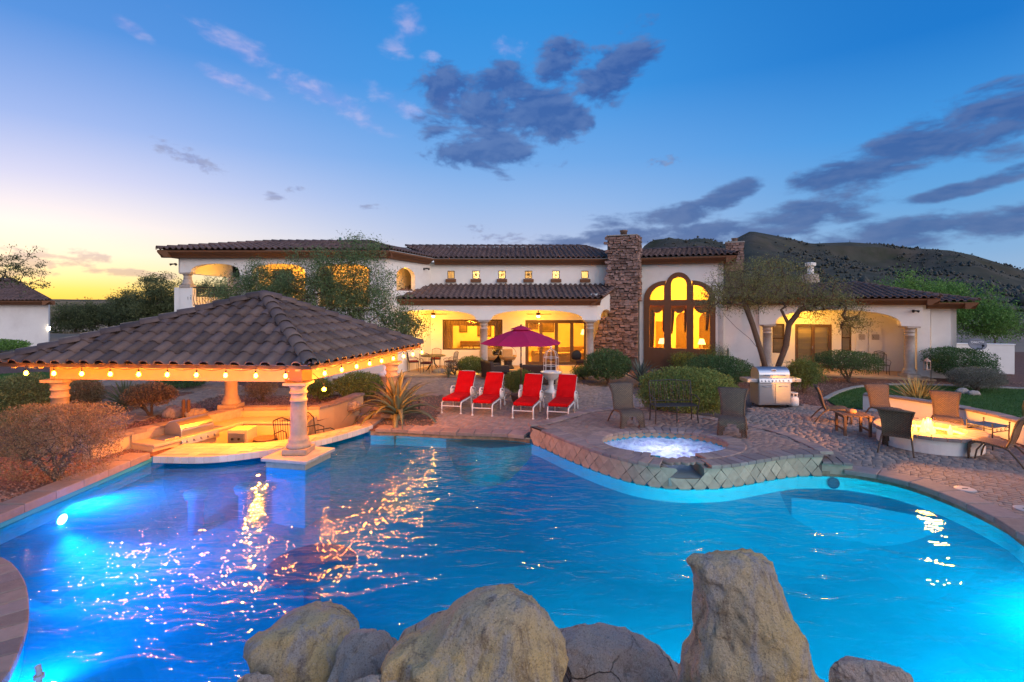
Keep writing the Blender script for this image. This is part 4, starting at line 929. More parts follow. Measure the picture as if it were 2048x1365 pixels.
# grill set in the counter
gr = thing('built_in_grill', 'domed stainless built-in grill in the gazebo kitchen counter', 'grill', (-7.95, 12.95, .12), R(-68 + 90))
gr.rotation_euler.z = math.atan2(1.0, .40) - math.pi / 2 + math.pi / 2
def half_hood(w_, d_, h_, n=10):
    pr = [(-d_ / 2, 0)] + [(-d_ / 2 * math.cos(math.pi * i / n * .92 + .05), h_ * (.35 + .65 * math.sin(math.pi * i / n * .92 + .05))) for i in range(n + 1)] + [(d_ / 2, 0)]
    k = len(pr); mb = MB(); mb.add([(-w_ / 2, y, z) for y, z in pr] + [(w_ / 2, y, z) for y, z in pr], [(i, i + 1, k + i + 1, k + i) for i in range(k - 1)] + [tuple(range(k)), tuple(range(2 * k - 1, k - 1, -1))]); return mb
half_hood(.86, .58, .36).build('hood', m_steel, gr, bevel=.012)
MB().box((0, -.36, -.10), (.98, .10, .19), rx=R(-14)).build('control_panel', m_steel, gr, bevel=.01)
for k in range(5): MB().lathe([(.034, 0), (.034, .012), (.026, .04), (.004, .042)], 14).build('knob', m_steel, gr).matrix_basis = Matrix.Translation((-.36 + k * .18, -.41, -.09)) @ Euler((R(76), 0, 0)).to_matrix().to_4x4()
MB().tube([(-.34, -.30, .20), (-.34, -.37, .21), (.34, -.37, .21), (.34, -.30, .20)], .014, 8).build('handle', m_steel, gr, True)
MB().box((-.62, .0, .012), (.34, .5, .02)).build('shelf_plate', m_steel, gr, bevel=.006); MB().box((.6, .02, .012), (.26, .5, .02)).build('shelf_plate', m_steel, gr, bevel=.006)
# trash can and wrought iron chairs on the sunken floor
t = thing('trash_can', 'round dark bin standing behind the bar', 'bin', (-6.15, 13.1, PITZ)); MB().lathe([(.20, 0), (.26, .75), (.28, .76), (.28, .8), (.25, .8), (.24, .72)], 20).build('drum', m_wood, t, True); MB().lathe([(.285, .70), (.29, .72), (.285, .74)], 20, cap=False).build('hoop', m_iron, t)
def iron_chair(label, loc, rz, mat=m_iron, cush=None, group=None, name='iron_chair'):
    t = thing(name, label, 'chair', loc, rz, group)
    for sx in (-1, 1):
        MB().tube([(sx * .22, -.22, 0), (sx * .2, -.2, .22), (sx * .22, -.22, .44)], .012, 6).build('leg', mat, t); MB().tube([(sx * .22, .24, 0), (sx * .21, .22, .44), (sx * .23, .30, .9)], .012, 6).build('leg', mat, t)
        MB().tube([(sx * .22, -.22, .44), (sx * .26, -.24, .6), (sx * .27, -.1, .66), (sx * .25, .25, .66)], .011, 6).build('arm', mat, t)
    s = MB().box((0, 0, .445), (.46, .46, .02)).build('seat', mat, t, bevel=.006)
    MB().tube([(-.23, .30, .9), (-.1, .31, .95), (0, .31, .97), (.1, .31, .95), (.23, .30, .9)], .013, 6).build('back_rail', mat, t); MB().tube([(-.21, .24, .52), (.21, .24, .52)], .010, 6).build('back_rail', mat, t)
    for k in range(7): x = -.17 + k * .057; MB().tube([(x, .245, .52), (x * 1.05, .30, .93)], .007, 5).build('back_bar', mat, t)
    if cush: MB().box((0, -.01, .485), (.44, .42, .06)).build('cushion', cush, t, bevel=.02)
    return t
iron_chair('iron chair with barred back behind the bar nearest the bin', (-5.55, 13.15, PITZ), R(170), group='iron bar chairs').scale = (1.1, 1.1, 1.4)
iron_chair('iron chair with barred back behind the bar nearest the front column', (-5.0, 13.7, PITZ), R(140), group='iron bar chairs').scale = (1.1, 1.1, 1.4)
# ================================================================ boulders of the waterfall in the foreground
from mathutils import noise as mn
def boulder(label, yc, sil, mat, depth=.8, seed=1, na=120, nz=110, amp=.052, name='boulder'):
    """sil: rows of (py, px left, px right) seen at distance yc; below the picture the rock goes on down"""
    rows = [(ZY(py, yc), XY(a, yc), XY(b, yc)) for py, a, b in sil]
    t0 = rows[0]; rows = [(t0[0] + .006, (t0[1] * .7 + t0[2] * .3), (t0[1] * .3 + t0[2] * .7))] + rows
    zs = [r[0] for r in rows]; zlo = zs[-1]; z_ = np.linspace(0, 1, nz) ** 1.15; vs = []
    X0 = (rows[3][1] + rows[3][2]) / 2
    for q in z_:
        z = zs[0] + (zlo - zs[0]) * q
        l = np.interp(-z, [-a for a in zs], [r[1] for r in rows]); r_ = np.interp(-z, [-a for a in zs], [r[2] for r in rows])
        c, h = (l + r_) / 2, (r_ - l) / 2
        dpt = max(.02, h) * depth
        for j in range(na):
            a = 2 * math.pi * j / na; ca, sa = math.cos(a), math.sin(a); e = .86
            x = c + h * math.copysign(abs(ca) ** e, ca); y = yc + dpt * math.copysign(abs(sa) ** e, sa)
            p = Vector((x, y, z)); s3 = seed * 7.3
            d = mn.fractal((x * 3.2 + s3, y * 3.2, z * 3.2), 1, 2, 5) * amp + (mn.noise((x * 1.4 + s3, y * 1.4, z * 1.1)) * amp * .9)
            rdg = 1 - abs(mn.noise((x * 3.0 + z * 1.2 + s3, y * 3.0, z * .9))) * 2; d -= max(0, rdg - .45) * amp * 2.6; d -= abs(mn.noise((x * 2.1 + s3, y * 2.1 + 4, z * 1.3))) * amp * 1.2
            d += mn.fractal((x * 16 + s3, y * 16, z * 16), 1, 2, 3) * .006
            d *= min(1., .15 + q * 7); nv = Vector((ca * .9, sa, .0)); vs.append((p.x + nv.x * d, p.y + nv.y * d, p.z + d * .35 * (1 - q)))
    fs = [(i * na + j, (i + 1) * na + j, (i + 1) * na + (j + 1) % na, i * na + (j + 1) % na) for i in range(nz - 1) for j in range(na)]
    # flat cleavage faces: clip the lump against random planes
    VV = np.array(vs); cen = VV.mean(0); rg = np.random.default_rng(seed * 13 + 5); ext = VV.max(0) - VV.min(0)
    for q in range(26):
        nv = rg.normal(0, 1, 3) * (1, 1, .55); nv /= np.linalg.norm(nv); pr_ = (VV - cen) @ nv; lim = np.quantile(pr_, rg.uniform(.93, .985)); ov_ = np.maximum(0, pr_ - lim); VV -= ov_[:, None] * nv * .86
    V0 = np.array(vs)
    for r_ in range(nz):                                     # keep the outline, only the faces become flat
        sl_ = slice(r_ * na, (r_ + 1) * na); a0, a1 = V0[sl_, 0].min(), V0[sl_, 0].max(); b0_, b1_ = VV[sl_, 0].min(), VV[sl_, 0].max()
        VV[sl_, 0] = a0 + (VV[sl_, 0] - b0_) * (a1 - a0) / max(1e-5, b1_ - b0_); VV[sl_, 2] = V0[sl_, 2] * .6 + VV[sl_, 2] * .4
    for i_ in range(len(VV)):
        x, y, z = VV[i_]; VV[i_] += np.array((mn.noise((x * 9 + seed, y * 9, z * 9)), mn.noise((x * 9, y * 9 + 7, z * 9)), mn.noise((x * 9, y * 9, z * 9 + 3)))) * .020 * min(1., .1 + (i_ // na) / 8) + (mn.fractal((x * 24, y * 24, z * 24), 1, 2, 3) * .009)
    vs = [tuple(p) for p in VV]
    top = len(vs); vs.append(tuple(np.mean(np.array(vs[:na]), 0) + (0, 0, .012))); fs = [f for f in fs]; tri = [(top, j, (j + 1) % na) for j in range(na)]
    mb = MB().add(vs, fs + tri); o = mb.build(name, mat, None, True); tag(o, label, 'boulder', 'boulders of the waterfall'); return o
def down(s, n=3, grow=12, step=130):
    a = list(s)
    for k in range(n): p = a[-1]; a.append((p[0] + step, p[1] - grow, p[2] + grow))
    return a
boulder('tall tan boulder standing at the right of the foreground rocks', 2.4, down([(1106, 1388, 1535), (1114, 1374, 1560), (1130, 1366, 1572), (1165, 1363, 1584), (1200, 1366, 1602), (1250, 1368, 1622), (1310, 1368, 1638), (1365, 1362, 1652)], 4, 4), m_granite, .75, 1)
boulder('large golden boulder with a peaked top at the bottom centre', 2.5, down([(1180, 965, 1052), (1188, 940, 1072), (1208, 898, 1090), (1228, 872, 1104), (1250, 835, 1110), (1275, 790, 1113), (1310, 776, 1113), (1365, 768, 1114)], 4, 4), m_granite, .8, 2)
boulder('rounded pale boulder at the left end of the foreground rocks', 3.1, down([(1231, 600, 690), (1243, 545, 712), (1262, 502, 722), (1288, 488, 730), (1325, 484, 736), (1365, 488, 742)], 4, 6), m_granite, .9, 3)
boulder('small brown grey boulder wedged beside the peaked golden one', 2.85, down([(1259, 712, 775), (1268, 684, 786), (1290, 662, 791), (1325, 646, 793), (1365, 636, 797)], 4, 6), m_granite2, .9, 4)
boulder('low flat pinkish boulder left of the tall one', 2.95, down([(1264, 1130, 1200), (1272, 1100, 1250), (1290, 1096, 1306), (1312, 1092, 1345), (1365, 1085, 1385)], 4), m_granite2, .7, 5)
boulder('dark low boulder right of the tall one', 2.95, down([(1326, 1690, 1800), (1334, 1664, 1818), (1350, 1655, 1828), (1380, 1645, 1840)], 4), m_granite2, .7, 6)
boulder('small rough boulder at the lower left corner of the rocks', 2.75, down([(1346, 485, 540), (1356, 462, 556), (1385, 450, 566)], 4), m_granite2, .8, 7)
boulder('half hidden grey boulder under the peaked golden one', 2.35, down([(1342, 735, 800), (1352, 706, 830), (1390, 690, 850)], 4), m_granite2, .8, 8)
boulder('half hidden grey boulder behind the small brown one', 3.2, down([(1266, 765, 800), (1276, 750, 815), (1300, 740, 830)], 5), m_granite2, .8, 9)
def base_rock(x, y, rx, ry, zt, seed, lab):
    sil = []
    mb = MB(); na, nz = 48, 26; vs = []
    for i in range(nz):
        ph = math.pi * i / (nz - 1)
        for j in range(na):
            a = 2 * math.pi * j / na; d = Vector((math.sin(ph) * math.cos(a), math.sin(ph) * math.sin(a), math.cos(ph)))
            d *= 1 + .16 * mn.fractal((d.x * 1.7 + seed * 5, d.y * 1.7, d.z * 1.7), 1, 2, 5); vs.append((x + d.x * rx, y + d.y * ry, (zt - 1.0) / 2 + d.z * (zt + 1.0) / 2 - .25))
    o = MB().add(vs, [(i * na + j, (i + 1) * na + j, (i + 1) * na + (j + 1) % na, i * na + (j + 1) % na) for i in range(nz - 1) for j in range(na)]).build('boulder', m_granite2, None, True); tag(o, lab, 'boulder', 'boulders of the waterfall')
HIDL = ['rounded grey boulder low under the left pale boulder', 'rounded grey boulder low under the peaked golden boulder', 'rounded grey boulder low under the flat pinkish boulder', 'rounded grey boulder low under the tall tan boulder', 'rounded grey boulder at the right end of the rock row foot']
for i, (x, y, rx, ry, zt) in enumerate(((-1.5, 2.3, .75, .65, 1.0), (-.5, 2.1, .8, .7, 1.05), (.5, 2.3, .75, .7, 1.05), (1.4, 2.2, .75, .7, .95), (2.2, 2.3, .6, .6, .7))):
    base_rock(x, y, rx, ry, zt, i + 11, HIDL[i])
# brass jet at the bottom left
t = thing('deck_jet', 'small grey water jet fitting at the lower left deck edge', 'fitting', (XY(78, 4.62), 4.62, 0)); MB().tube([(0, 0, -.2), (0, 0, .06), (-.03, .02, .1)], .022, 8).build('nozzle', m_conc, t); MB().lathe([(.04, .0), (.04, .03), (.02, .035)], 12).build('collar', m_conc, t)
# ================================================================ mountain behind, desert hills
prof = [(-1.6, .004), (-1.0, .008), (-.5, .006), (0., .008), (.15, .02), (.20, .06), (.25, .100), (.30, .118), (.36, .122), (.405, .112), (.455, .137), (.52, .125), (.57, .113), (.645, .116), (.70, .112), (.77, .105), (.835, .101), (.88, .092), (.975, .062), (1.2, .03), (1.6, .015), (2.4, .008)]
def mountain():
    us = np.linspace(-1.6, 2.4, 420); ys = np.concatenate([np.linspace(90, 560, 110), np.linspace(575, 1300, 26)]); V = np.zeros((len(ys), len(us), 3))
    pu = np.interp(us, [p[0] for p in prof], [p[1] for p in prof])
    for i, y in enumerate(ys):
        s = min(1, max(0, (y - 95) / (540 - 95))); sh = s ** 1.35 if y < 555 else max(0, 1 - (y - 555) / 700)
        for j, u in enumerate(us):
            x = u * y; nz = mn.fractal((x * .006, y * .006, 1.7), 1., 2, 6); rd = abs(mn.noise((x * .011 + 3, y * .006, .4)))
            h = pu[j] * 545 * sh * (1 + (.32 * nz - .42 * rd) * (1 - .9 * (s > .93)) * (sh < .97)) + nz * 1.2 * sh
            V[i, j] = (x, y, h - .3 + 3.3 * sh)
    idx = np.arange(len(ys) * len(us)).reshape(len(ys), len(us)); F = np.stack([idx[:-1, :-1], idx[:-1, 1:], idx[1:, 1:], idx[1:, :-1]], -1).reshape(-1, 4)
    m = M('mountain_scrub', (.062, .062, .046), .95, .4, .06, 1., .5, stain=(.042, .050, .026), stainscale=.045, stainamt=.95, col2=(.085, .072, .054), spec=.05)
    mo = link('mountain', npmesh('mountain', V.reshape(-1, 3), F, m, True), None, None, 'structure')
    # scrub on the slope, saguaros along the crest
    ii = RNG.integers(8, 112, 60000); jj = RNG.integers(150, 380, 60000); C = V[ii, jj] + RNG.normal(0, 1.6, (60000, 3)) * (1, 1, 0); dn_ = np.array([mn.fractal((q[0] * .022, q[1] * .014, 0), 1, 2, 4) for q in C]); C = C[dn_ + RNG.normal(0, .22, len(C)) > .12]; k = len(C)
    base = np.array([(1, 0, .3), (-.5, .87, .3), (-.5, -.87, .3), (0, 0, 1.2), (0, 0, -.3)]); bf = np.array([(0, 1, 3), (1, 2, 3), (2, 0, 3), (1, 0, 4), (2, 1, 4), (0, 2, 4)])
    s = RNG.gamma(2.2, .33, (k, 1, 1)) * RNG.uniform(.7, 1.2, (k, 1, 3)); P = base[None] * s + C[:, None]
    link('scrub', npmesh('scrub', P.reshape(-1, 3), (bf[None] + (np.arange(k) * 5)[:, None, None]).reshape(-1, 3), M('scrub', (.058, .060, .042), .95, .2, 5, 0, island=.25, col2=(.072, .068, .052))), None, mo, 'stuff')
    mb = MB()
    for q in range(26):
        j = int(RNG.integers(205, 330)); i = int(RNG.integers(96, 112)); p = V[i, j]; h = RNG.uniform(1.2, 3.4); mb.tube([(p[0], p[1], p[2] - .5), (p[0], p[1], p[2] + h)], .24, 5)
    mb.build('saguaros', M('saguaro', (.03, .04, .02), .9), mo, kind='stuff')
mountain()
# ================================================================ the house
WARM, WARM2 = (1, .45, .035), (1, .49, .055)
hs = thing('house', 'long white stucco house with brown tile roofs, lit porches and tall stone chimney', 'house', (0, 26, 0), wc=True)
X3, Z3 = Vector((1, 0, 0)), Vector((0, 0, 1))
def rect(a, b, c, d): return [(a, c), (b, c), (b, d), (a, d)]
def arch_hole(a, b, z0, zs, zt, n=14):
    c, h = (a + b) / 2, (b - a) / 2; return [(a, z0), (b, z0)] + [(c + h * math.cos(math.pi * i / n), zs + (zt - zs) * math.sin(math.pi * i / n)) for i in range(n + 1)]
def window(parent, O, U, x0, x1, z0, z1, fr=.06, vs=(), hz=(), mat=m_doorf, name='window', depth=.10, shape=None, pane=m_glass):
    """frame with glass panes set in an opening x0..x1, z0..z1 of the plane O,U"""
    xs = [x0 + fr] + [v for v in vs for _ in (0, 1)] + [x1 - fr]; xs = []; edges = [x0 + fr / 2] + list(vs) + [x1 - fr / 2]; zed = [z0 + fr / 2] + list(hz) + [z1 - fr / 2]
    holes = [rect(a + fr / 2, b - fr / 2, c + fr / 2, d - fr / 2) for a, b in zip(edges, edges[1:]) for c, d in zip(zed, zed[1:])]
    nrm = Vector(U).cross(Z3)
    f = MB().plate(rect(x0, x1, z0, z1), holes, depth, Vector(O) - nrm * .05, U, Z3).build(name, mat, parent)
    for h in holes:
        q = [Vector(O) - nrm * .10 + Vector(U) * p[0] + Z3 * p[1] for p in h]; link('pane', MB().add(q, [(0, 1, 2, 3)]).mesh('pane'), pane, f)
    return f
def drape_panel(name, label, p0, p1, z0, z1, parent=None, mat=m_drape, waves=7, top=1., bot=1., amp=.03):
    p0, p1 = Vector((*p0, 0)), Vector((*p1, 0)); d = p1 - p0; nn = Vector((-d.y, d.x, 0)).normalized(); n_ = waves * 6; vs = []; rows = 7
    for r in range(rows + 1):
        f = r / rows; sc = bot + (top - bot) * f
        for i in range(n_ + 1):
            t = i / n_; vs.append(p0 + d * (t * sc) + nn * amp * math.sin(t * waves * 2 * math.pi) + Z3 * (z0 + (z1 - z0) * f))
    k = n_ + 1; return MB().add(vs, [(r * k + i, r * k + i + 1, (r + 1) * k + i + 1, (r + 1) * k + i) for r in range(rows) for i in range(n_)])
# ---- main block and its porch (faces the pool squarely)
YM, YP = 27.5, 24.6
DW = (-3.64, -.5, .86, 2.45); DD = (.70, 3.95, .06, 2.42)
smallw = [(XY(px, YM), ZY(550, YM)) for px in (902, 952, 1004, 1057, 1112, 1170)]
sw_h = [rect(x - .19, x + .19, z - .21, z + .21) for x, z in smallw]
MB().plate(rect(-6.8, 6.4, -.05, 5.45), [rect(*DW), rect(*DD), rect(-5.95, -5.3, .1, 2.3), rect(-5.05, -4.7, .1, 2.3)] + sw_h, .28, (0, YM, 0), X3, Z3).build('wall', m_stucco, hs)
window(hs, (0, YM, 0), X3, *DW, fr=.07, vs=(-1.55,), hz=())
dd = window(hs, (0, YM, 0), X3, *DD, fr=.17, vs=(1.52, 2.33, 3.14), name='patio_doors')
window(hs, (0, YM, 0), X3, -5.95, -5.3, .1, 2.3, .07); window(hs, (0, YM, 0), X3, -5.05, -4.7, .1, 2.3, .06)
for i, (x, z) in enumerate(smallw):
    f = window(hs, (0, YM, 0), X3, x - .19, x + .19, z - .21, z + .21, .035)
    MB().box((x, YM - .05, z - .31), (.54, .16, .17)).build('sill', m_trim, f, bevel=.01)
    if 0 < i < 5:
        for k in range(4): a = k * math.pi / 4; MB().tube([(x - .15 * math.cos(a), YM + .02, z - .15 * math.sin(a)), (x + .15 * math.cos(a), YM + .02, z + .15 * math.sin(a))], .011, 5).build('grille_bar', m_iron, f)
        MB().lathe([(.05, -.01), (.065, 0), (.05, .01)], 14, cap=False).build('grille_ring', m_iron, f).matrix_basis = Matrix.Translation((x, YM + .02, z)) @ Euler((R(90), 0, 0)).to_matrix().to_4x4()
def arch_beam(x0, x1, z0, z1, arches, n=16):
    """outline of a beam whose underside is cut by shallow arches (a, b, spring, crown)"""
    o = [(x0, z1), (x0, z0)]
    for a, b, zs, zt in arches:
        c, h = (a + b) / 2, (b - a) / 2
        o += [(c - h * math.cos(math.pi * i / n), zs + (zt - zs) * math.sin(math.pi * i / n) ** .75) for i in range(n + 1)]
    return o + [(x1, z0), (x1, z1)]
pc = (-6.33, -1.33, 3.67)
MB().plate(arch_beam(-6.7, 3.98, 2.50, 3.22, [(pc[0] + .36, pc[1] - .36, 2.52, 2.98), (pc[1] + .36, pc[2] - .36, 2.52, 2.98)]), [], .42, (0, YP, 0), X3, Z3).build('porch_beam', m_stucco, hs)
for x in pc: column(hs, x, YP + .21, .05, 2.50, .185)
sdir = Vector((1.25, 2.3, 0)).normalized()
MB().plate(arch_beam(0, 2.75, 2.50, 3.75, [(.55, 2.2, 2.52, 3.0)]), [], .3, (3.99, YP + .1, 0), sdir, Z3).build('porch_side_beam', m_stucco, hs)
MB().add([(-6.7, YP + .42, 3.05), (3.98, YP + .42, 3.05), (5.2, YM, 3.05), (-6.7, YM, 3.05)], [(0, 1, 2, 3)]).build('porch_ceiling', m_roomwall, hs)
MB().box2((-6.9, 23.6, -.05), (5.4, YM, .05)).build('porch_floor', M('porch_tile', (.42, .28, .16), .55, .15, 4, .1, 30), hs)
rf = MB().add([(-6.9, 24.25, 3.5), (4.1, 24.25, 3.5), (5.5, YM, 4.22), (-6.9, YM, 4.22)], [(0, 1, 2, 3)]).build('porch_roof', m_under, hs)
roof_face(rf, [(-6.9, 24.25, 3.52), (4.1, 24.25, 3.52), (5.5, YM, 4.24), (-6.9, YM, 4.24)], .26, .40, m_tile, True, maxind=300)
hip_tiles(rf, (4.1, 24.25, 3.5), (5.5, YM - .05, 4.22), m_tile, .13, .38)
def fascia(parent, pts, z0, z1, d=.16, name='fascia', rise=0.):
    """moulded brown eave trim, narrower at its foot"""
    for a, b in zip(pts, pts[1:]):
        a, b = Vector((*a, 0)), Vector((*b, 0)); t = (b - a).normalized(); n_ = Vector((t.y, -t.x, 0)); h = z1 - z0
        prf = [(-.45, z0), (-.28, z0), (-.22, z0 + h * .25), (-.08, z0 + h * .55), (0, z0 + h * .75), (0, z1), (-.45, z1)]; k = len(prf)
        vs = [a + n_ * p + Z3 * q - t * .02 for p, q in prf] + [b + n_ * p + Z3 * (q + rise) + t * .02 for p, q in prf]
        MB().add(vs, [(i, (i + 1) % k, k + (i + 1) % k, k + i) for i in range(k)] + [tuple(range(k)), tuple(range(2 * k - 1, k - 1, -1))]).build(name, m_trim, parent)
fascia(hs, [(-6.9, 24.27), (4.1, 24.27)], 3.20, 3.50); fascia(hs, [(4.1, 24.27), (5.45, 27.3)], 3.20, 3.50, rise=.68)
fascia(hs, [(-4.0, 26.95), (5.4, 26.95)], 5.30, 5.60)
ur = MB().add([(-4.0, 26.9, 5.6), (5.5, 26.9, 5.6), (4.2, 31, 6.6), (-6.3, 31, 6.6)], [(0, 1, 2, 3)]).build('upper_roof', m_under, hs)
roof_face(ur, [(-4.0, 26.9, 5.62), (5.5, 26.9, 5.62), (4.2, 31, 6.62), (-6.3, 31, 6.62)], .26, .40, m_tile, False)
roof_face(ur, [(5.5, 26.9, 5.62), (7.6, 31, 5.62), (4.2, 31, 6.62)], .26, .40, m_tile, False)
hip_tiles(ur, (-6.3, 31, 6.6), (4.2, 31, 6.6), m_tile, .13, .4, 'ridge_tile'); hip_tiles(ur, (5.5, 26.9, 5.6), (4.2, 31, 6.6), m_tile)
# ---- upper left wing with balcony
YL = 23.3; x0, x1 = -14.75, -5.65
MB().plate([(x0, -.05), (x1, -.05), (x1, 3.9), (-6.05, 3.9), (-6.05, 3.15), (-14.2, 3.15), (-14.2, 4.0), (x0, 4.0)], [rect(-13, -11.6, .8, 2.2)], .3, (0, YL, 0), X3, Z3).build('wall', m_stucco, hs)
MB().plate(arch_beam(x0, x1, 4.66, 5.45, [(-14.25, -12.1, 4.68, 5.06), (-11.5, -9.2, 4.68, 5.06), (-8.6, -6.25, 4.68, 5.06)]), [], .3, (0, YL, 0), X3, Z3).build('balcony_beam', m_stucco, hs)
for x in (-11.8, -8.9, -6.0): MB().box2((x - .3 if x > -6.5 else x - .28, YL + .002, 3.15), (x + .28 if x < -6.5 else x + .32, YL + .30, 4.68)).build('pier', m_stucco, hs)
column(hs, -14.52, YL + .2, 4.0, 4.665, .16)
MB().plate([(0, -.05), (7, -.05), (7, 5.45), (4.4, 5.45), (4.4, 3.6), (.7, 3.6), (.7, 4.0), (0, 4.0)], [], .25, (x0 + .01, YL + .0, 0), Vector((0, 1, 0)), Z3).build('side_wall', m_stucco, hs)
MB().plate(rect(0, 7, 4.66, 5.45), [], .25, (x0 + .01, YL + .3, 0), Vector((0, 1, 0)), Z3).build('side_beam', m_stucco, hs)
MB().plate(rect(-12.6, -5.6, 3.1, 5.45), [rect(-11.9, -10.9, 3.15, 5.0), rect(-10.1, -8.9, 3.15, 5.0)], .2, (0, 26.1, 0), X3, Z3).build('balcony_wall', m_roomwall, hs)
for a in (-11.9, -10.1): window(hs, (0, 26.1, 0), X3, a, a + (1. if a < -11 else 1.2), 3.15, 5.0, .08, pane=m_glassd)
MB().box2((x0 + .05, YL + .3, 2.95), (x1, 28, 3.13)).build('balcony_floor', m_stucco, hs); MB().box2((x0 + .3, YL + .3, 5.40), (x1, 28, 5.44)).build('balcony_ceiling', m_stucco, hs)
rl = MB().tube([(-14.45, YL + .1, 4.0), (-12.08, YL + .1, 4.0)], .025, 6).build('railing', m_iron, hs)
MB().tube([(-14.45, YL + .1, 3.22), (-12.08, YL + .1, 3.22)], .02, 6).build('bottom_rail', m_iron, rl)
for k in range(19): x = -14.38 + k * .126; MB().tube([(x, YL + .1, 3.22), (x, YL + .02, 3.38), (x, YL - .01, 3.55), (x, YL + .07, 3.75), (x, YL + .1, 4.0)], .011, 5).build('baluster', m_iron, rl)
# angled return wall with an arched recess
ad = Vector((-4.25 - x1, 27.5 - YL, 0)); al = ad.length
MB().plate(rect(0, al, -.05, 5.45), [arch_hole(1.0, 2.75, 3.9, 4.55, 5.0)], .22, (x1, YL, 0), ad, Z3).build('angled_wall', m_stucco, hs)
an_ = ad.normalized().cross(Z3); O_ = Vector((x1, YL, 0)) - an_ * .8
MB().plate(rect(0, al, 3.0, 5.4), [], .05, O_, ad, Z3).build('recess_wall', m_roomwall, hs)
window(hs, O_ + an_ * .06, ad.normalized(), 1.05, 2.1, 3.75, 4.75, .06, vs=(1.6,), pane=m_glassd)
lamp('recess_lamp', Vector((x1, YL, 4.9)) + ad.normalized() * 1.9 - an_ * .4, 22, WARM, .06, parent=hs)
lamp('balcony_lamp', (-10.2, 24.9, 5.1), 120, WARM, .1, parent=hs); lamp('balcony_lamp', (-7.6, 24.8, 5.1), 90, WARM, .1, parent=hs); lamp('balcony_lamp', (-13.2, 25.2, 5.15), 45, WARM, .1, parent=hs)
fascia(hs, [(-15.35, 29), (-15.35, 22.72), (-5.3, 22.72), (-4.0, 26.95)], 5.30, 5.60)
P1, P2 = (-12.2, 26.7, 6.36), (-7.3, 26.9, 6.38)
lr = MB().add([(-15.35, 22.7, 5.6), (-5.3, 22.7, 5.6), P2, P1], [(0, 1, 2, 3)]).build('left_roof', m_under, hs)
roof_face(lr, [(-15.35, 22.7, 5.62), (-5.3, 22.7, 5.62), P2, P1], .26, .40, m_tile, False)
roof_face(lr, [(-5.3, 22.7, 5.62), (-4.0, 26.95, 5.62), (-6.3, 31, 6.6), P2], .26, .40, m_tile, False)
roof_face(lr, [(-15.35, 31, 5.62), (-15.35, 22.7, 5.62), P1], .26, .40, m_tile, False)
for a, b in (((-15.35, 22.7, 5.6), P1), ((-5.3, 22.7, 5.6), P2)): hip_tiles(lr, a, b, m_tile)
hip_tiles(lr, P1, P2, m_tile, name='ridge_tile')
MB().tube([(-9.0, 27.5, 6.2), (-9.0, 27.5, 6.75)], .06, 8).build('vent_pipe', M('green_copper', (.05, .16, .14), .7), hs)
# ---- rotated right wing
TH = R(20); RO = Vector((6.66, 27.0, 0)); RU = Vector((math.cos(TH), -math.sin(TH), 0)); RV = Vector((math.sin(TH), math.cos(TH), 0))
def RW(t, n, z=0.): return RO + RU * t + RV * n + Z3 * z
def rpx(px, py, n=0.):
    k = (px - 1024) / FOC; o = RO + RV * n; t = (k * o.y - o.x) / (RU.x - k * RU.y); return t, ZY(py, o.y + RU.y * t)
def rx(px, n=0.): return rpx(px, 607, n)[0]
# high gabled room with the big arched window
pr = lambda px, py: rpx(px, py)
def qarc(cx, cz, rx_, rz_, a0, a1, n=10): return [(cx + rx_ * math.cos(R(a0 + (a1 - a0) * i / n)), cz + rz_ * math.sin(R(a0 + (a1 - a0) * i / n))) for i in range(n + 1)]
ta, tb = rx(1288), rx(1431); zb = -.02
zt_, zm_, zl0, zl1 = rpx(1357, 600)[1], rpx(1357, 612)[1], rpx(1357, 697)[1], rpx(1357, 612)[1]
tl0, tl1, tc0, tc1, tr0, tr1 = [rx(p) for p in (1299, 1328, 1342, 1373, 1387, 1420)]
zsh = rpx(1335, 562)[1]; zca = rpx(1357, 545)[1]; tcc = (tc0 + tc1) / 2; hw_ = (tc1 - tc0) / 2 + .26
surround = [(ta, zb), (tb, zb), (tb, zt_ + .05)] + qarc(tcc + hw_, zt_ + .05, tb - tcc - hw_, zsh - zt_ - .05, 0, 90)[1:] + qarc(tcc, zca - .75, hw_, .75, 0, 180, 14) + qarc(tcc - hw_, zt_ + .05, tcc - hw_ - ta, zsh - zt_ - .05, 90, 180)[:] 
ztop = rpx(1357, 571)[1]; zct = rpx(1357, 555)[1]
holes6 = [rect(tl0, tl1, zl0, zl1), rect(tc0, tc1, zl0, zl1), rect(tr0, tr1, zl0, zl1),
          [(tl0 + .02, zt_), (tl1, zt_)] + qarc(tl1, zt_, tl1 - tl0 - .02, ztop - zt_, 90, 180)[:-1],
          [(tc0, zt_), (tc1, zt_)] + qarc(tcc, zct - (tc1 - tc0) / 2, (tc1 - tc0) / 2, (tc1 - tc0) / 2, 0, 180),
          [(tr0, zt_), (tr1 - .02, zt_)] + qarc(tr0, zt_, tr1 - tr0 - .02, ztop - zt_, 0, 90)[1:]]
MB().plate(rect(-.2, 3.91, -.05, 5.4), [[(p[0] + (tcc - p[0]) * .03, max(p[1], .7)) for p in surround]], .3, RO, RU, Z3).build('wall', m_stucco, hs)
bw = MB().plate(surround, holes6, .26, RW(0, -.07), RU, Z3).build('arched_window', m_trim, hs)
for h in holes6:
    link('pane', MB().add([RW(p[0], .14, p[1]) for p in h], [tuple(range(len(h)))]).mesh('pane'), m_glass, bw)
    ins = [( (p[0] - sum(q[0] for q in h) / len(h)) , p[1]) for p in h]
MB().plate(rect(0, 5.5, -.05, 5.4), [], .25, RW(3.905, 0), RV, Z3).build('side_wall', m_stucco, hs)
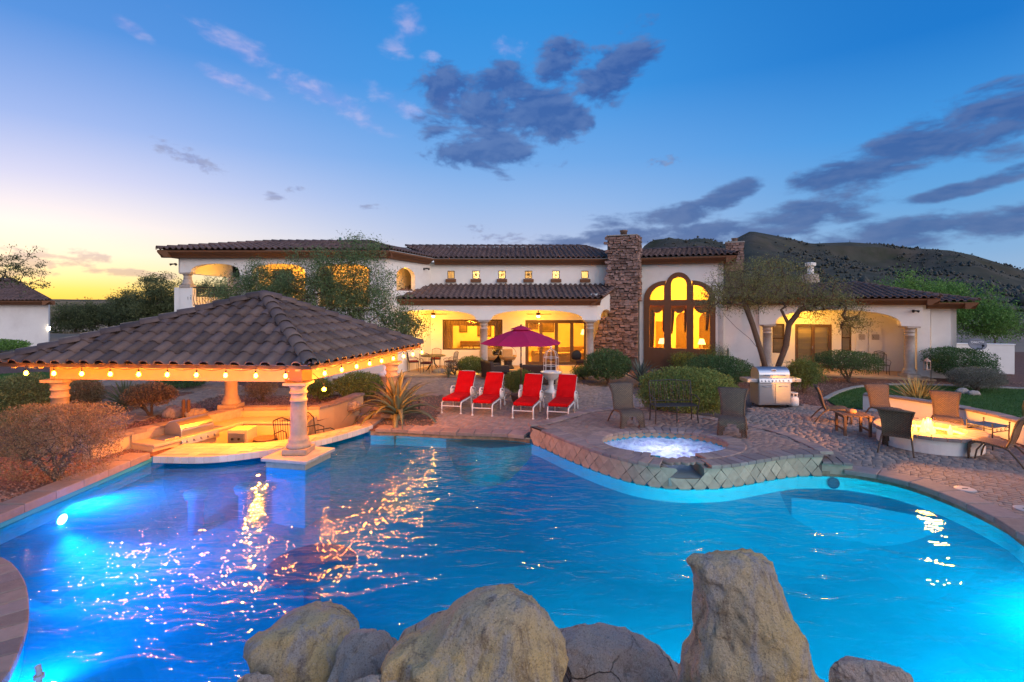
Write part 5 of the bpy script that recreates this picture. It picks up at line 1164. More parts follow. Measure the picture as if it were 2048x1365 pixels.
gr_ = MB().add([RW(-1.2, -.62, 5.6), RW(4.5, -.62, 5.6), RW(3.0, 3.2, 6.28), RW(-.6, 3.2, 6.28)], [(0, 1, 2, 3)]).build('right_roof', m_under, hs)
roof_face(gr_, [RW(-1.2, -.62, 5.62), RW(4.5, -.62, 5.62), RW(3.0, 3.2, 6.3), RW(-.6, 3.2, 6.3)], .26, .40, m_tile, True)
roof_face(gr_, [RW(4.5, -.62, 5.62), RW(4.5, 7, 5.62), RW(3.0, 3.2, 6.3)], .26, .40, m_tile, False)
hip_tiles(gr_, RW(4.5, -.62, 5.6), RW(3.0, 3.2, 6.28), m_tile); hip_tiles(gr_, RW(-.6, 3.2, 6.28), RW(3.0, 3.2, 6.28), m_tile, name='ridge_tile')
fascia(hs, [RW(-1.2, -.6)[:2], RW(4.45, -.6)[:2], RW(4.45, 6)[:2]], 5.26, 5.58)
# ---- stone chimney: each stone laid as a piece
ch = MB(); c0, c1, cn = -1.62, -.06, -1.05; CZ = 6.68
ch.add([RW(c0 + .04, cn + .05, 0), RW(c1 - .04, cn + .05, 0), RW(c1 - .04, .4, 0), RW(c0 + .04, .4, 0), RW(c0 + .04, cn + .05, CZ - .02), RW(c1 - .04, cn + .05, CZ - .02), RW(c1 - .04, .4, CZ - .02), RW(c0 + .04, .4, CZ - .02)], [(0, 1, 5, 4), (1, 2, 6, 5), (2, 3, 7, 6), (3, 0, 4, 7), (4, 5, 6, 7)])
ch.add([RW(-2.45, cn + .05, 0), RW(c0 + .05, cn + .05, 0), RW(c0 + .05, cn + .05, 2.6), RW(-1.9, cn + .05, 2.55), RW(-2.3, cn + .05, 1.3), RW(-2.45, .3, 0), RW(-1.9, .3, 2.55), RW(-2.3, .3, 1.3), RW(c0 + .05, .3, 2.6)], [(0, 1, 2, 3, 4), (0, 4, 7, 5), (4, 3, 6, 7), (3, 2, 8, 6)])
cho = ch.build('chimney', m_mortar, hs)
stones = []
for s_ in range(10):
    b = MB(); b.box((0, 0, 0), (1, 1, 1)); bm = bmesh.new(); me = b.mesh('stone'); bm.from_mesh(me); bmesh.ops.subdivide_edges(bm, edges=bm.edges[:], cuts=1, use_grid_fill=True)
    for v in bm.verts:
        q = v.co.copy(); v.co = Vector((q.x * (1 - .12 * (abs(q.z) * 2) ** 3), q.y, q.z * (1 - .12 * (abs(q.x) * 2) ** 3))); v.co += Vector([random.uniform(-.07, .07), random.uniform(-.16, .16) if q.y < 0 else 0, random.uniform(-.07, .07)])
    bm.to_mesh(me); bm.free(); me.materials.append(m_stone); stones.append(me)
def lay(origin, U, N, us, zs, inside, cap, hmin=.085, hmax=.17):
    z = zs[1]; made = 0; rest = MB(); zs = (zs[0], zs[1])
    while z > zs[0] + .03:
        h = random.uniform(hmin, hmax); h = min(h, z - zs[0]); z -= h; u = us[0]
        while u < us[1] - .02:
            l_ = random.uniform(.13, .36); l_ = min(l_, us[1] - u)
            if us[1] - u - l_ < .08: l_ = us[1] - u
            if inside(u + l_ / 2, z + h / 2):
                p = origin + U * (u + l_ / 2 + random.uniform(-.02, .02)) + Z3 * (z + h / 2 + random.uniform(-.03, .03)) + N * (random.uniform(-.02, .035)); d = .14
                mt = Matrix(((U.x * (l_ - .012), -N.x * d, 0, p.x), (U.y * (l_ - .012), -N.y * d, 0, p.y), (random.uniform(-.035, .035), 0, (h - .012) * random.uniform(.8, 1.18), p.z), (0, 0, 0, 1)))
                if made < cap: link('stone', random.choice(stones), None, cho, mtx=mt); made += 1
                else: q_ = random.choice(stones); rest.add([mt @ v.co for v in q_.vertices], [tuple(p.vertices) for p in q_.polygons])
            u += l_
    if rest.v: rest.build('stones', M('chimney_stone_low', (.25, .150, .112), .9, .3, 7, .5, 30, island=.42, col2=(.29, .19, .155), spec=.2), cho, kind='stuff', recalc=False)
    return made
def in_front(u, z): return u > c0 - .0 or (z < 2.58 and u > (-1.9 - (2.55 - z) * .32))
lay(RW(0, cn), RU, -RV, (-2.4, c1), (0.6, CZ), in_front, 255)
lay(RW(c1, cn), RV, RU, (0, .95), (3.4, CZ), lambda u, z: True, 45, .14, .26)
MB().box(RW((c0 + c1) / 2, cn + .7, CZ + .03), (1.56, 1.5, .05), -TH).build('cap', m_conc, cho, bevel=.01)
MB().lathe([(.17, 0), (.17, .22), (.2, .23), (.2, .30), (.15, .31)], 18, RW((c0 + c1) / 2, cn + .6, CZ + .05)).build('flue', M('rust_flue', (.16, .10, .07), .7), cho, True)
# second, farther chimney and a plaster vent
c2 = thing('far_chimney', 'small stone chimney rising behind the arched window roof', 'chimney', tuple(RW(4.75, 6.5)), -TH)
MB().box((0, 0, 3.45), (.98, .8, 6.9)).build('core', m_mortar, c2)
k_ = 0
for z in np.arange(5.2, 6.8, .17):
    u = -.5
    while u < .42:
        l_ = random.uniform(.2, .4); l_ = min(l_, .5 - u); o = link('stone', random.choice(stones), None, c2); o.location = (u + l_ / 2, -.41, z + .085); o.scale = (l_ - .01, .14, .16); u += l_
MB().box((0, 0, 6.93), (1.06, .9, .07)).build('cap', m_conc, c2); MB().lathe([(.16, 6.96), (.16, 7.13), (.19, 7.14), (.19, 7.2)], 14).build('flue', MATS['rust_flue'], c2)
t = thing('roof_vent', 'pale plaster vent stack above the low right wing roof', 'vent', tuple(RW(8.6, 5.5))); MB().lathe([(.16, 3.5), (.16, 5.35), (.27, 5.38), (.27, 5.55), (.1, 5.58)], 16).build('stack', m_stucco, t); MB().lathe([(.5, 3.5), (.4, 4.9), (.2, 4.95)], 12).build('collar', m_cast, t)
# ---- low right wing with its porch
N2 = 2.3
MB().plate(rect(3.92, 5.55, -.05, 3.3), [], .25, RW(0, .2), RU, Z3).build('wall', m_stucco, hs)
MB().plate(arch_beam(5.5, 11.98, 2.28, 3.28, [(6.2, 11.2, 2.3, 3.0)]), [], .45, RO, RU, Z3).build('porch_beam', m_stucco, hs)
for tq in (5.87, 11.56): column(hs, *RW(tq, .22)[:2], .05, 2.28, .20)
w1 = [rx(p, N2) for p in (1545, 1569)]; w2 = [rx(p, N2) for p in (1590, 1664)]; w3 = [rx(p, N2) for p in (1683, 1703)]
zt2 = rpx(1625, 649, N2)[1]; zs2 = rpx(1690, 702, N2)[1]
MB().plate(rect(4.0, 12.2, -.05, 3.3), [rect(w1[0], w1[1], .75, zt2), rect(w2[0], w2[1], .06, zt2), rect(w3[0], w3[1], zs2, zt2)], .25, RW(0, N2), RU, Z3).build('wall', m_stucco, hs)
m_shade = M('linen_shade', (.56, .44, .26), .9, .08, 3, .2, 30, trans=.3)
window(hs, RW(0, N2), RU, w1[0], w1[1], .75, zt2, .05, hz=((.75 + zt2) / 2,), pane=m_glass)
fd = window(hs, RW(0, N2), RU, w2[0], w2[1], .06, zt2, .15, vs=((w2[0] + w2[1]) / 2,), name='french_doors')
window(hs, RW(0, N2), RU, w3[0], w3[1], zs2, zt2, .05, hz=((zs2 + zt2) / 2,))
for a, b, zlo in ((w2[0] + .1, (w2[0] + w2[1]) / 2 - .06, .1), ((w2[0] + w2[1]) / 2 + .06, w2[1] - .1, .1), (w3[0], w3[1], zs2), (w1[0], w1[1], .75)):
    nsl = 7 if zlo < .5 else 4
    for k in range(nsl):
        za = zlo + (zt2 - zlo) * k / nsl; zb_ = zlo + (zt2 - zlo) * (k + 1) / nsl - .012
        MB().add([RW(a, N2 + .17, za), RW(b, N2 + .17, za), RW(b, N2 + .145, (za + zb_) / 2), RW(a, N2 + .145, (za + zb_) / 2), RW(b, N2 + .17, zb_), RW(a, N2 + .17, zb_)], [(0, 1, 2, 3), (3, 2, 4, 5)]).build('shade_fold', m_shade, fd)
MB().tube([RW((w2[0] + w2[1]) / 2 - .05, N2 - .05, 1.0), RW((w2[0] + w2[1]) / 2 - .05, N2 - .09, 1.05), RW((w2[0] + w2[1]) / 2 - .05, N2 - .05, 1.15)], .012, 6).build('handle', m_steel, fd)
MB().add([RW(w2[0] - 3, N2 + 2.5, 0), RW(w2[1] + 3, N2 + 2.5, 0), RW(w2[1] + 3, N2 + 2.5, 3), RW(w2[0] - 3, N2 + 2.5, 3)], [(0, 1, 2, 3)]).build('bedroom_wall', m_roomwall, hs)
lamp('bedroom_lamp', RW((w2[0] + w2[1]) / 2, N2 + 1.4, 2.3), 45, WARM2, .15, parent=hs)
for a, b in ((rx(1712, N2 - .1), rx(1736, N2 - .1)), (rx(1738, N2 - .1), rx(1765, N2 - .1))):
    d_ = MB().plate(rect(a, b, .06, 2.05), [], .04, RW(0, N2 - .05), RU, Z3).build('utility_door', m_stucco, hs)
    for k in range(6): MB().box(RW((a + b) / 2, N2 - .065, 1.55 + k * .045), (b - a - .25, .02, .03), -TH).build('louvre', m_cast, d_)
MB().plate(rect(11.95, rx(1861, .55), -.05, 3.25), [], .2, RW(0, .55), RU, Z3).build('wall', m_stucco, hs)
MB().plate(rect(rx(1861, .8) + .02, rx(1913, .8), -.05, 3.12), [], .2, RW(0, .8), RU, Z3).build('wall', m_stucco, hs)
te = rx(1913, .8); MB().plate(rect(0, 6, -.05, 3.12), [], .2, RW(te, .8), RV, Z3).build('end_wall', m_stucco, hs)
MB().add([RW(4.0, .45, 3.12), RW(11.98, .45, 3.12), RW(11.98, N2, 3.12), RW(4.0, N2, 3.12)], [(0, 1, 2, 3)]).build('porch_ceiling', m_stucco, hs)
MB().add([RW(5.0, -.5, -.02), RW(12.3, -.5, -.02), RW(12.3, N2, -.02), RW(5.0, N2, -.02), RW(5.0, -.5, .05), RW(12.3, -.5, .05), RW(12.3, N2, .05), RW(5.0, N2, .05)], [(4, 5, 6, 7), (0, 1, 5, 4), (1, 2, 6, 5), (3, 0, 4, 7)]).build('porch_floor', MATS['porch_tile'], hs)
MB().plate(rect(0, N2, 2.28, 3.25), [], .3, RW(11.98, .02), RV, Z3).build('porch_side_beam', m_stucco, hs)
w_r = MB().add([RW(3.9, -.6, 3.5), RW(12.4, -.6, 3.5), RW(10.4, 4.5, 4.32), RW(3.9, 4.5, 4.32)], [(0, 1, 2, 3)]).build('wing_roof', m_under, hs)
roof_face(w_r, [RW(3.9, -.6, 3.52), RW(12.4, -.6, 3.52), RW(10.4, 4.5, 4.34), RW(3.9, 4.5, 4.34)], .27, .42, m_tile, True)
roof_face(w_r, [RW(12.4, -.6, 3.52), RW(12.4, 8, 3.52), RW(10.4, 4.5, 4.34)], .27, .42, m_tile, False)
hip_tiles(w_r, RW(12.4, -.6, 3.5), RW(10.4, 4.5, 4.32), m_tile)
er = MB().add([RW(12.2, .1, 3.36), RW(te + .5, .1, 3.36), RW(te - 1.6, 3.8, 3.95), RW(11.4, 3.8, 3.95)], [(0, 1, 2, 3)]).build('end_roof', m_under, hs)
roof_face(er, [RW(12.2, .1, 3.37), RW(te + .5, .1, 3.37), RW(te - 1.6, 3.8, 3.96), RW(11.4, 3.8, 3.96)], .27, .42, m_tile, True)
hip_tiles(er, RW(te + .5, .1, 3.34), RW(te - 1.6, 3.8, 3.95), m_tile)
fascia(hs, [RW(3.9, -.58)[:2], RW(12.4, -.58)[:2], RW(12.4, 4)[:2]], 3.22, 3.50); fascia(hs, [RW(12.3, .12)[:2], RW(te + .5, .12)[:2], RW(te + .5, 4)[:2]], 3.06, 3.34)
lamp('porch_lamp', RW(w2[0] + .3, 1.1, 2.85), 120, WARM, .1, parent=hs)
# flood lights on the walls
for nm, p in (('flood_light', RW(rx(1826, 0), -.05, ZY(622, 23.2))), ('flood_light', Vector((XY(854, 26.9), 26.85, ZY(538, 26.9)))), ('flood_light', Vector((XY(352, YL), YL - .05, ZY(529, YL))))):
    f = MB().lathe([(.05, 0), (.05, .04), (.03, .05)], 10, p).build(nm, m_iron, hs)
    for s_ in (-1, 1): MB().tube([p, p + Vector((s_ * .07, -.08, .0)), p + Vector((s_ * .13, -.16, -.03))], [.02, .03, .055], 8).build('head', m_iron, f)
# ---- lit rooms behind the glass
def room(x0, x1, y0, y1, z0, z1, frame=None):
    q = [(x0, y0), (x1, y0), (x1, y1), (x0, y1)]; P = [(frame(a, b) if frame else Vector((a, b, 0))) for a, b in q]
    b_ = [p + Z3 * z0 for p in P]; t_ = [p + Z3 * z1 for p in P]
    o = MB().add(b_ + t_, [(1, 2, 6, 5), (2, 3, 7, 6), (3, 0, 4, 7), (4, 5, 6, 7)]).build('room_wall', m_roomwall, hs); MB().add(b_, [(0, 1, 2, 3)]).build('room_floor', m_floor_in, hs); return o
room(-6.7, .25, YM + .285, 33.0, .04, 2.95); room(.30, 5.9, YM + .285, 34.5, .04, 2.95); room(-4.2, 5.6, YM + .285, 30.2, 4.3, 5.42); room(-.05, 3.85, .32, 5.4, .04, 5.3, lambda t, n: RW(t, n))
lamp('dining_lamp', (-2.2, 30.3, 2.4), 520, WARM2, .2, parent=hs); lamp('dining_lamp', (-5.4, 29.5, 2.5), 110, WARM2, .15, parent=hs)
lamp('living_lamp', (2.4, 30.4, 2.6), 640, WARM2, .2, parent=hs); lamp('gallery_lamp', (-1.5, 29.2, 5.2), 110, (1, .8, .5), .1, parent=hs); lamp('gallery_lamp', (3, 29.2, 5.2), 110, (1, .8, .5), .1, parent=hs)
lamp('great_room_lamp', RW(1.9, 2.6, 4.4), 620, WARM, .3, parent=hs); lamp('great_room_lamp', RW(1.4, 3.4, 1.7), 260, WARM, .15, parent=hs); lamp('great_room_lamp', RW(3.1, 2.2, 1.6), 160, WARM, .15, parent=hs)
def fan(label, x, y, z, rz, power):
    t = thing('ceiling_fan', label, 'ceiling fan', (x, y, z), rz, 'porch ceiling fans'); MB().tube([(0, 0, 0), (0, 0, -.22)], .02, 6).build('downrod', m_furn, t); MB().lathe([(.1, -.22), (.12, -.26), (.12, -.32), (.06, -.36)], 14).build('motor', m_furn, t)
    for k in range(5):
        b = MB().box((.38, 0, -.29), (.56, .13, .012)).build('blade', m_furn, t); b.rotation_euler = (R(8), 0, 2 * math.pi * k / 5)
    MB().lathe([(.08, -.36), (.10, -.40), (.05, -.45), (.005, -.46)], 12).build('light_bowl', M('lamp_glass', (.9, .7, .4), .4, 0, bump=0, emit=((1, .62, .2), 6)), t, True)
    lamp('lamp_glow', (0, 0, -.62), power, WARM, .1, parent=t)
fan('ceiling fan with lit bowl over the porch dining table', -3.9, 26.0, 3.05, .3, 120); fan('ceiling fan with lit bowl over the porch lounge seats', 1.3, 26.0, 3.05, 0, 130)
# drapes in the arched window
for i, (a, b, z0_, z1_, tp, bt) in enumerate(((tl0 - .05, tl0 + .26, zl0 - .1, zl1, 1., .75), (tr1 - .2, tr1 + .05, zl0 + .9, zl1, 1., .5), (tc0 - .02, tc0 + .20, zl0 + .7, zl1, 1., .4), (tl1 - .10, tl1 + .05, zl0 + .8, zl1, 1, .5), (tc1 - .12, tc1 + .04, zl0 + .8, zl1, 1, .5))):
    drape_panel('d', '', RW(a, .34)[:2], RW(b, .34)[:2], z0_, z1_, waves=4, top=tp, bot=bt).build('drape', m_drape, hs, True)
for a, b in ((tl0, tl1), (tc0, tc1), (tr0, tr1)):
    vs = []; n_ = 14
    for i in range(n_ + 1): t_ = i / n_; vs += [RW(a + (b - a) * t_, .31, zl1), RW(a + (b - a) * t_, .31 - .05 * math.sin(t_ * math.pi), zl1 - .12 - .26 * math.sin(math.pi * t_))]
    MB().add(vs, [(2 * i, 2 * i + 2, 2 * i + 3, 2 * i + 1) for i in range(n_)]).build('valance', m_drape, hs, True)
# arched openings on the great-room back wall, and a few pieces of furniture
for k, (tt_, nn_) in enumerate(((.9, 1.6), (2.9, 1.9))):
    t = thing('table_lamp', ('shaded table lamp low in the left of the arched window', 'shaded table lamp low in the right of the arched window')[k], 'lamp', tuple(RW(tt_, nn_, .05)), 0, 'great room lamps')
    MB().lathe([(.28, 0), (.28, .04), (.05, .06), (.05, .6), (.32, .62), (.32, .66), (.02, .67)], 16).build('pedestal_table', m_furn, t, True); MB().lathe([(.06, .67), (.09, .75), (.05, .95), (.015, 1.1)], 12).build('lamp_base', m_sofa, t, True); MB().lathe([(.20, 1.08), (.11, 1.36)], 16, cap=False).build('lamp_shade', M('lamp_shade', (.8, .6, .3), .8, 0, bump=0, emit=((1, .6, .16), 1.6)), t, True)
for a in (1.45, 2.75): 
    f = MB().plate(arch_hole(a, a + .8, .05, 2.3, 2.75), [arch_hole(a + .08, a + .72, .12, 2.3, 2.66)], .1, RW(0, 5.3), RU, Z3).build('arched_door', m_furn, hs); MB().plate(arch_hole(a + .08, a + .72, .12, 2.3, 2.66), [], .03, RW(0, 5.34), RU, Z3).build('door_leaf', m_doorf, f)
MB().plate(rect(.3, .75, .05, 2.2), [], .06, RW(0, 5.3), RU, Z3).build('armoire', M('amber_wood', (.25, .10, .03), .5, .3, 6), hs, bevel=.01)
# ---- furniture in the rooms
def sofa(label, loc, rz, mat, w_=1.8, name='sofa', cat='sofa', cush=None, group=None):
    t = thing(name, label, cat, loc, rz, group); MB().box((0, 0, .22), (w_, .85, .36)).build('base', mat, t, bevel=.03); MB().box((0, .36, .58), (w_, .18, .46), rx=R(-8)).build('backrest', mat, t, bevel=.05)
    for s_ in (-1, 1): MB().box((s_ * (w_ / 2 - .08), -.02, .42), (.18, .84, .44)).build('arm', mat, t, bevel=.04)
    n_ = max(1, round((w_ - .3) / .65))
    for k in range(n_): MB().box((-(w_ - .34) / 2 + (k + .5) * (w_ - .34) / n_, -.05, .46), ((w_ - .36) / n_, .68, .14)).build('seat_cushion', cush or mat, t, bevel=.04)
    return t
sofa('tan sofa seen through the patio doors', (3.2, 29.2, .05), R(15), m_sofa, 2.0); sofa('pale armchair seen through the patio doors', (1.7, 29.0, .05), R(-30), m_sofa, 1.0, 'armchair', 'armchair')
t = thing('dining_table', 'dark dining table seen through the wide porch window', 'table', (-1.9, 29.6, .05)); MB().box((0, 0, .74), (2.0, 1.0, .05)).build('tabletop', m_furn, t, bevel=.01)
for sx in (-1, 1):
    for sy in (-1, 1): MB().box((sx * .85, sy * .4, .36), (.08, .08, .72)).build('leg', m_furn, t)
def dchair(label, loc, rz):
    t = thing('dining_chair', label, 'chair', loc, rz, 'dining room chairs'); MB().box((0, 0, .46), (.46, .46, .06)).build('seat', m_sofa, t, bevel=.01)
    for sx in (-1, 1):
        MB().box((sx * .2, -.2, .22), (.04, .04, .44)).build('leg', m_furn, t); MB().box((sx * .2, .21, .5), (.04, .04, 1.0)).build('leg', m_furn, t)
    for z in (.62, .78, .96): MB().box((0, .21, z), (.38, .03, .07)).build('back_rail', m_furn, t)
for i, (x, y, r) in enumerate(((-2.5, 28.75, 180), (-1.9, 28.75, 178), (-1.2, 28.75, 184), (-3.2, 29.6, 90))): dchair(('dining chair at the left of the near table side', 'dining chair in the middle of the near table side', 'dining chair at the right of the near table side', 'dining chair at the left end of the indoor table')[i], (x, y, .05), R(r))
def picture(label, x, z, w_, h_, y=32.96, mat=m_furn):
    t = thing('picture', label, 'picture', (x, y, z)); MB().plate(rect(-w_ / 2, w_ / 2, -h_ / 2, h_ / 2), [rect(-w_ / 2 + .06, w_ / 2 - .06, -h_ / 2 + .06, h_ / 2 - .06)], .04, (0, -.05, 0), X3, Z3).build('frame', mat, t); MB().plate(rect(-w_ / 2 + .06, w_ / 2 - .06, -h_ / 2 + .06, h_ / 2 - .06), [], .01, (0, -.03, 0), X3, Z3).build('canvas', M('canvas', (.32, .20, .09), .9, .5, 5, col2=(.14, .10, .05)), t)
picture('small framed picture on the dining room wall', -3.05, 1.75, .5, .55); picture('large framed picture on the dining room wall', -1.75, 1.75, .85, 1.05); picture('framed picture on the living room wall', 2.3, 1.8, .9, .8, 34.46)
MB().box((-2.4, 32.6, .5), (1.6, .4, .9)).build('sideboard', m_furn, hs, bevel=.01)
for k in range(16): pass
o = drape_panel('d', '', (-3.6, 27.95), (-.55, 27.95), 2.1, 2.44, waves=20, amp=.02).build('valance', m_drape, hs, True)
drape_panel('d', '', (-3.62, 27.97), (-3.15, 27.97), .9, 2.3, waves=5).build('drape', m_drape, hs, True); drape_panel('d', '', (-.95, 27.97), (-.5, 27.97), .9, 2.3, waves=5).build('drape', m_drape, hs, True); drape_panel('d', '', (.9, 28.0), (1.4, 28.0), 1.9, 2.35, waves=6).build('valance', m_drape, hs, True)
t = thing('bookcase', 'dark bookcase at the left of the dining room', 'bookcase', (-4.6, 32.7, .05)); MB().plate(rect(-.55, .55, 0, 2.1), [rect(-.5, .5, .08 + k * .4, .42 + k * .4) for k in range(5)], .35, (0, -.2, 0), X3, Z3).build('case', m_furn, t)
for k in range(22): MB().box((-.45 + (k % 11) * .085, 0, .22 + (k // 11) * .8), (.06, .2, .24)).build('book', M('book', (.3, .12, .06), .8, .2, orand=.6, col2=(.1, .14, .2)), t)
t = thing('floor_lamp', 'lit floor lamp inside the right patio door', 'lamp', (4.3, 31.2, .05)); MB().tube([(0, 0, 0), (0, 0, 1.5)], .02, 6).build('stand', m_furn, t); MB().lathe([(.22, 1.4), (.13, 1.7)], 16, cap=False).build('lamp_shade', M('lamp_shade', (.8, .6, .3)), t, True); MB().lathe([(.16, 0), (.16, .03), (.02, .04)], 14).build('foot', m_furn, t)
t = thing('chandelier', 'small lit chandelier inside the living room doors', 'chandelier', (1.5, 30.8, 2.0)); MB().tube([(0, 0, .9), (0, 0, .1)], .012, 6).build('chain', m_furn, t)
for k in range(6):
    a = k * math.pi / 3; MB().tube([(0, 0, .1), (.12 * math.cos(a), .12 * math.sin(a), 0), (.25 * math.cos(a), .25 * math.sin(a), .06)], .01, 5).build('arm', m_furn, t); MB().ball((.25 * math.cos(a), .25 * math.sin(a), .11), .035, 8, 6).build('bulb', MATS['lamp_glass'], t, True)
# ================================================================ other buildings and walls
gh = thing('guest_house', 'white guest house with hipped tile roof at the far left edge', 'guest house', (-40, 41, 0), wc=True)
MB().prism([(-54, 41), (-36.2, 41), (-44, 50), (-54, 50)], -.05, 3.3).build('wall', m_stucco, gh)
g_r = MB().add([(-55, 40.3, 3.5), (-35.5, 40.3, 3.5), (-44.5, 46.5, 5.48), (-55, 46.5, 5.48)], [(0, 1, 2, 3)]).build('roof', m_under, gh)
roof_face(g_r, [(-55, 40.3, 3.52), (-35.5, 40.3, 3.52), (-44.5, 46.5, 5.5), (-55, 46.5, 5.5)], .30, .42, m_tile, False); roof_face(g_r, [(-35.5, 40.3, 3.52), (-46.5, 53, 3.52), (-44.5, 46.5, 5.5)], .30, .42, m_tile, False)
hip_tiles(g_r, (-35.5, 40.3, 3.5), (-44.5, 46.5, 5.48), m_tile)
fascia(gh, [(-55, 40.32), (-35.5, 40.32), (-42.4, 48.2)], 3.18, 3.5)
MB().box((-36.12, 40.94, 1.35), (.12, .12, .25)).build('wall_lamp', M('wall_lamp', (1, .9, .8), .4, 0, bump=0, emit=((1, .86, .6), 9)), gh)
gw = thing('garden_wall', 'low white stucco garden wall behind the clipped bush at right', 'wall', tuple(G(1960, 747)), R(-14)); MB().box((0, 0, .68), (2.6, .22, 1.36)).build('wall', m_stucco, gw, bevel=.02); MB().box((0, 0, 1.38), (2.66, .27, .05)).build('cap', m_stucco, gw, bevel=.015)
# ================================================================ furniture
# ---- chaise loungers
def lounger(label, x, y, rz):
    t = thing('chaise_lounger', label, 'lounger', (x, y, 0), rz, 'red chaise loungers in a row')   # foot end at y=0, head towards +y
    Wd, Ln = .60, 1.86; SH = .34
    for s_ in (-1, 1):
        xx = s_ * Wd / 2
        MB().tube([(xx, .0, .0), (xx, .0, SH - .08), (xx, .03, SH - .02), (xx, .10, SH), (xx, 1.0, SH), (xx, Ln, SH - .02)], .021, 8).build('side_rail', m_white, t, True)
        MB().lathe([(.034, 0), (.034, .02), (.02, .04)], 10, (xx, 0, 0)).build('foot', m_white, t)
        MB().tube([(xx, 1.06, 0), (xx, 1.06, SH)], .019, 8).build('leg', m_white, t, True)
        MB().tube([(xx, 1.62, .06), (xx, 1.62, SH)], .019, 8).build('leg', m_white, t, True)
        w_ = MB().lathe([(.07, -.015), (.075, 0), (.07, .015)], 16).build('wheel', m_white, t); w_.location = (xx, 1.66, .075); w_.rotation_euler = (0, R(90), 0)
        # scrolled arm with lattice
        ax = s_ * (Wd / 2 + .03)
        MB().tube([(ax, .98, SH), (ax, .90, SH + .12), (ax, .90, SH + .24), (ax, .98, SH + .31), (ax, 1.15, SH + .30), (ax, 1.40, SH + .22), (ax, 1.52, SH)], .018, 8).build('arm', m_white, t, True)
        for k in range(5): MB().tube([(ax, .97 + k * .10, SH + .01), (ax, .93 + k * .115, SH + .28 - k * .025)], .009, 5).build('lattice_bar', m_white, t)
        for k in range(4): MB().tube([(ax, 1.05 + k * .11, SH + .01), (ax, .93 + k * .10, SH + .22 - k * .01)], .009, 5).build('lattice_bar', m_white, t)
        for k in range(2): MB().lathe([(.045, -.008), (.055, 0), (.045, .008)], 12, cap=False).build('lattice_scroll', m_white, t).matrix_basis = Matrix.Translation((ax, 1.06 + k * .16, SH + .17 - k * .03)) @ Euler((0, R(90), 0)).to_matrix().to_4x4()
        MB().tube([(xx * .9, 1.12, SH + .02), (xx * .9, 1.66, SH + .66)], .016, 6).build('back_post', m_white, t)
    for yy, zz in ((.02, SH - .12), (.55, SH - .03), (1.62, SH - .1)): MB().tube([(-Wd / 2, yy, zz), (Wd / 2, yy, zz)], .015, 7).build('cross_bar', m_white, t)
    MB().tube([(-.27, 1.66, SH + .66), (-.2, 1.69, SH + .72), (.2, 1.69, SH + .72), (.27, 1.66, SH + .66)], .016, 7).build('top_rail', m_white, t, True)
    MB().box((0, .53, SH + .075), (Wd - .03, 1.10, .105)).build('seat_cushion', m_red, t, bevel=.035, seg=4)
    c = MB().box((0, 0, 0), (Wd - .03, .86, .105)).build('back_cushion', m_red, t, bevel=.035, seg=4); c.location = (0, 1.345, SH + .385); c.rotation_euler = (R(51), 0, 0)
    for k in range(2): MB().box((0, .34 + k * .36, SH + .129), (Wd - .07, .012, .006)).build('cushion_seam', M('red_seam', (.30, .006, .008), .9, 0), t)
    return t
for (pl, pr_, lab) in (((883, 826), (922, 829), 'red cushioned white chaise lounger at the left end of the row'), ((944.5, 831), (984.5, 833.5), 'red cushioned white chaise lounger second from the left, beside the umbrella'),
                       ((1025.5, 837), (1066, 839), 'red cushioned white chaise lounger third from the left, beside the umbrella'), ((1094.5, 840), (1137, 840), 'red cushioned white chaise lounger at the right end of the row')):
    a, b = G(*pl), G(*pr_); lounger(lab, (a[0] + b[0]) / 2, (a[1] + b[1]) / 2, R(-14 + random.uniform(-2.5, 2.5)))
# ---- umbrella in its pot
ux, uy = XY(1042, 17.3), 17.3
t = thing('patio_umbrella', 'magenta red market umbrella open between the loungers', 'umbrella', (ux, uy, 0))
MB().tube([(0, 0, .1), (0, 0, 2.5)], .022, 10).build('pole', m_furn, t, True); MB().lathe([(.05, .26), (.05, .60), (.03, .62)], 12).build('stand_sleeve', m_white, t); MB().lathe([(.03, 1.18), (.045, 1.2), (.045, 1.3), (.03, 1.32)], 12).build('crank_hub', m_black, t)
cv = MB(); nseg = 8; sub = 4; Rc = 1.36; rings = [(.0, 2.47), (.28, 2.42), (.5, 2.345), (.8, 2.235), (1.1, 2.115), (Rc, 1.99)]
vs = []
for (r_, z) in rings:
    for k in range(nseg * sub):
        a = 2 * math.pi * k / (nseg * sub) + .2; f = (k % sub) / sub; sc = math.cos(math.pi / nseg) / math.cos(2 * math.pi / nseg * f - math.pi / nseg); sag = -.035 * math.sin(math.pi * f) * (r_ / Rc) 
        vs.append((r_ * sc * math.cos(a), r_ * sc * math.sin(a), z + sag))
k_ = nseg * sub; cv.add(vs, [(i * k_ + j, i * k_ + (j + 1) % k_, (i + 1) * k_ + (j + 1) % k_, (i + 1) * k_ + j) for i in range(len(rings) - 1) for j in range(k_)]).build('canopy', m_umb, t)
MB().lathe([(.02, 2.56), (.1, 2.545), (.33, 2.46), (.34, 2.44), (.30, 2.44)], 16, cap=False).build('vent_cap', m_umb, t, True); MB().ball((0, 0, 2.58), .03, 8, 6).build('finial', m_furn, t)
for k in range(8):
    a = 2 * math.pi * k / 8 + .2; MB().tube([(.04 * math.cos(a), .04 * math.sin(a), 2.43), (Rc * .97 * math.cos(a), Rc * .97 * math.sin(a), 1.965)], .010, 5).build('rib', m_furn, t); MB().tube([(.03 * math.cos(a), .03 * math.sin(a), 1.95), (.68 * math.cos(a), .68 * math.sin(a), 2.21)], .008, 5).build('strut', m_furn, t)
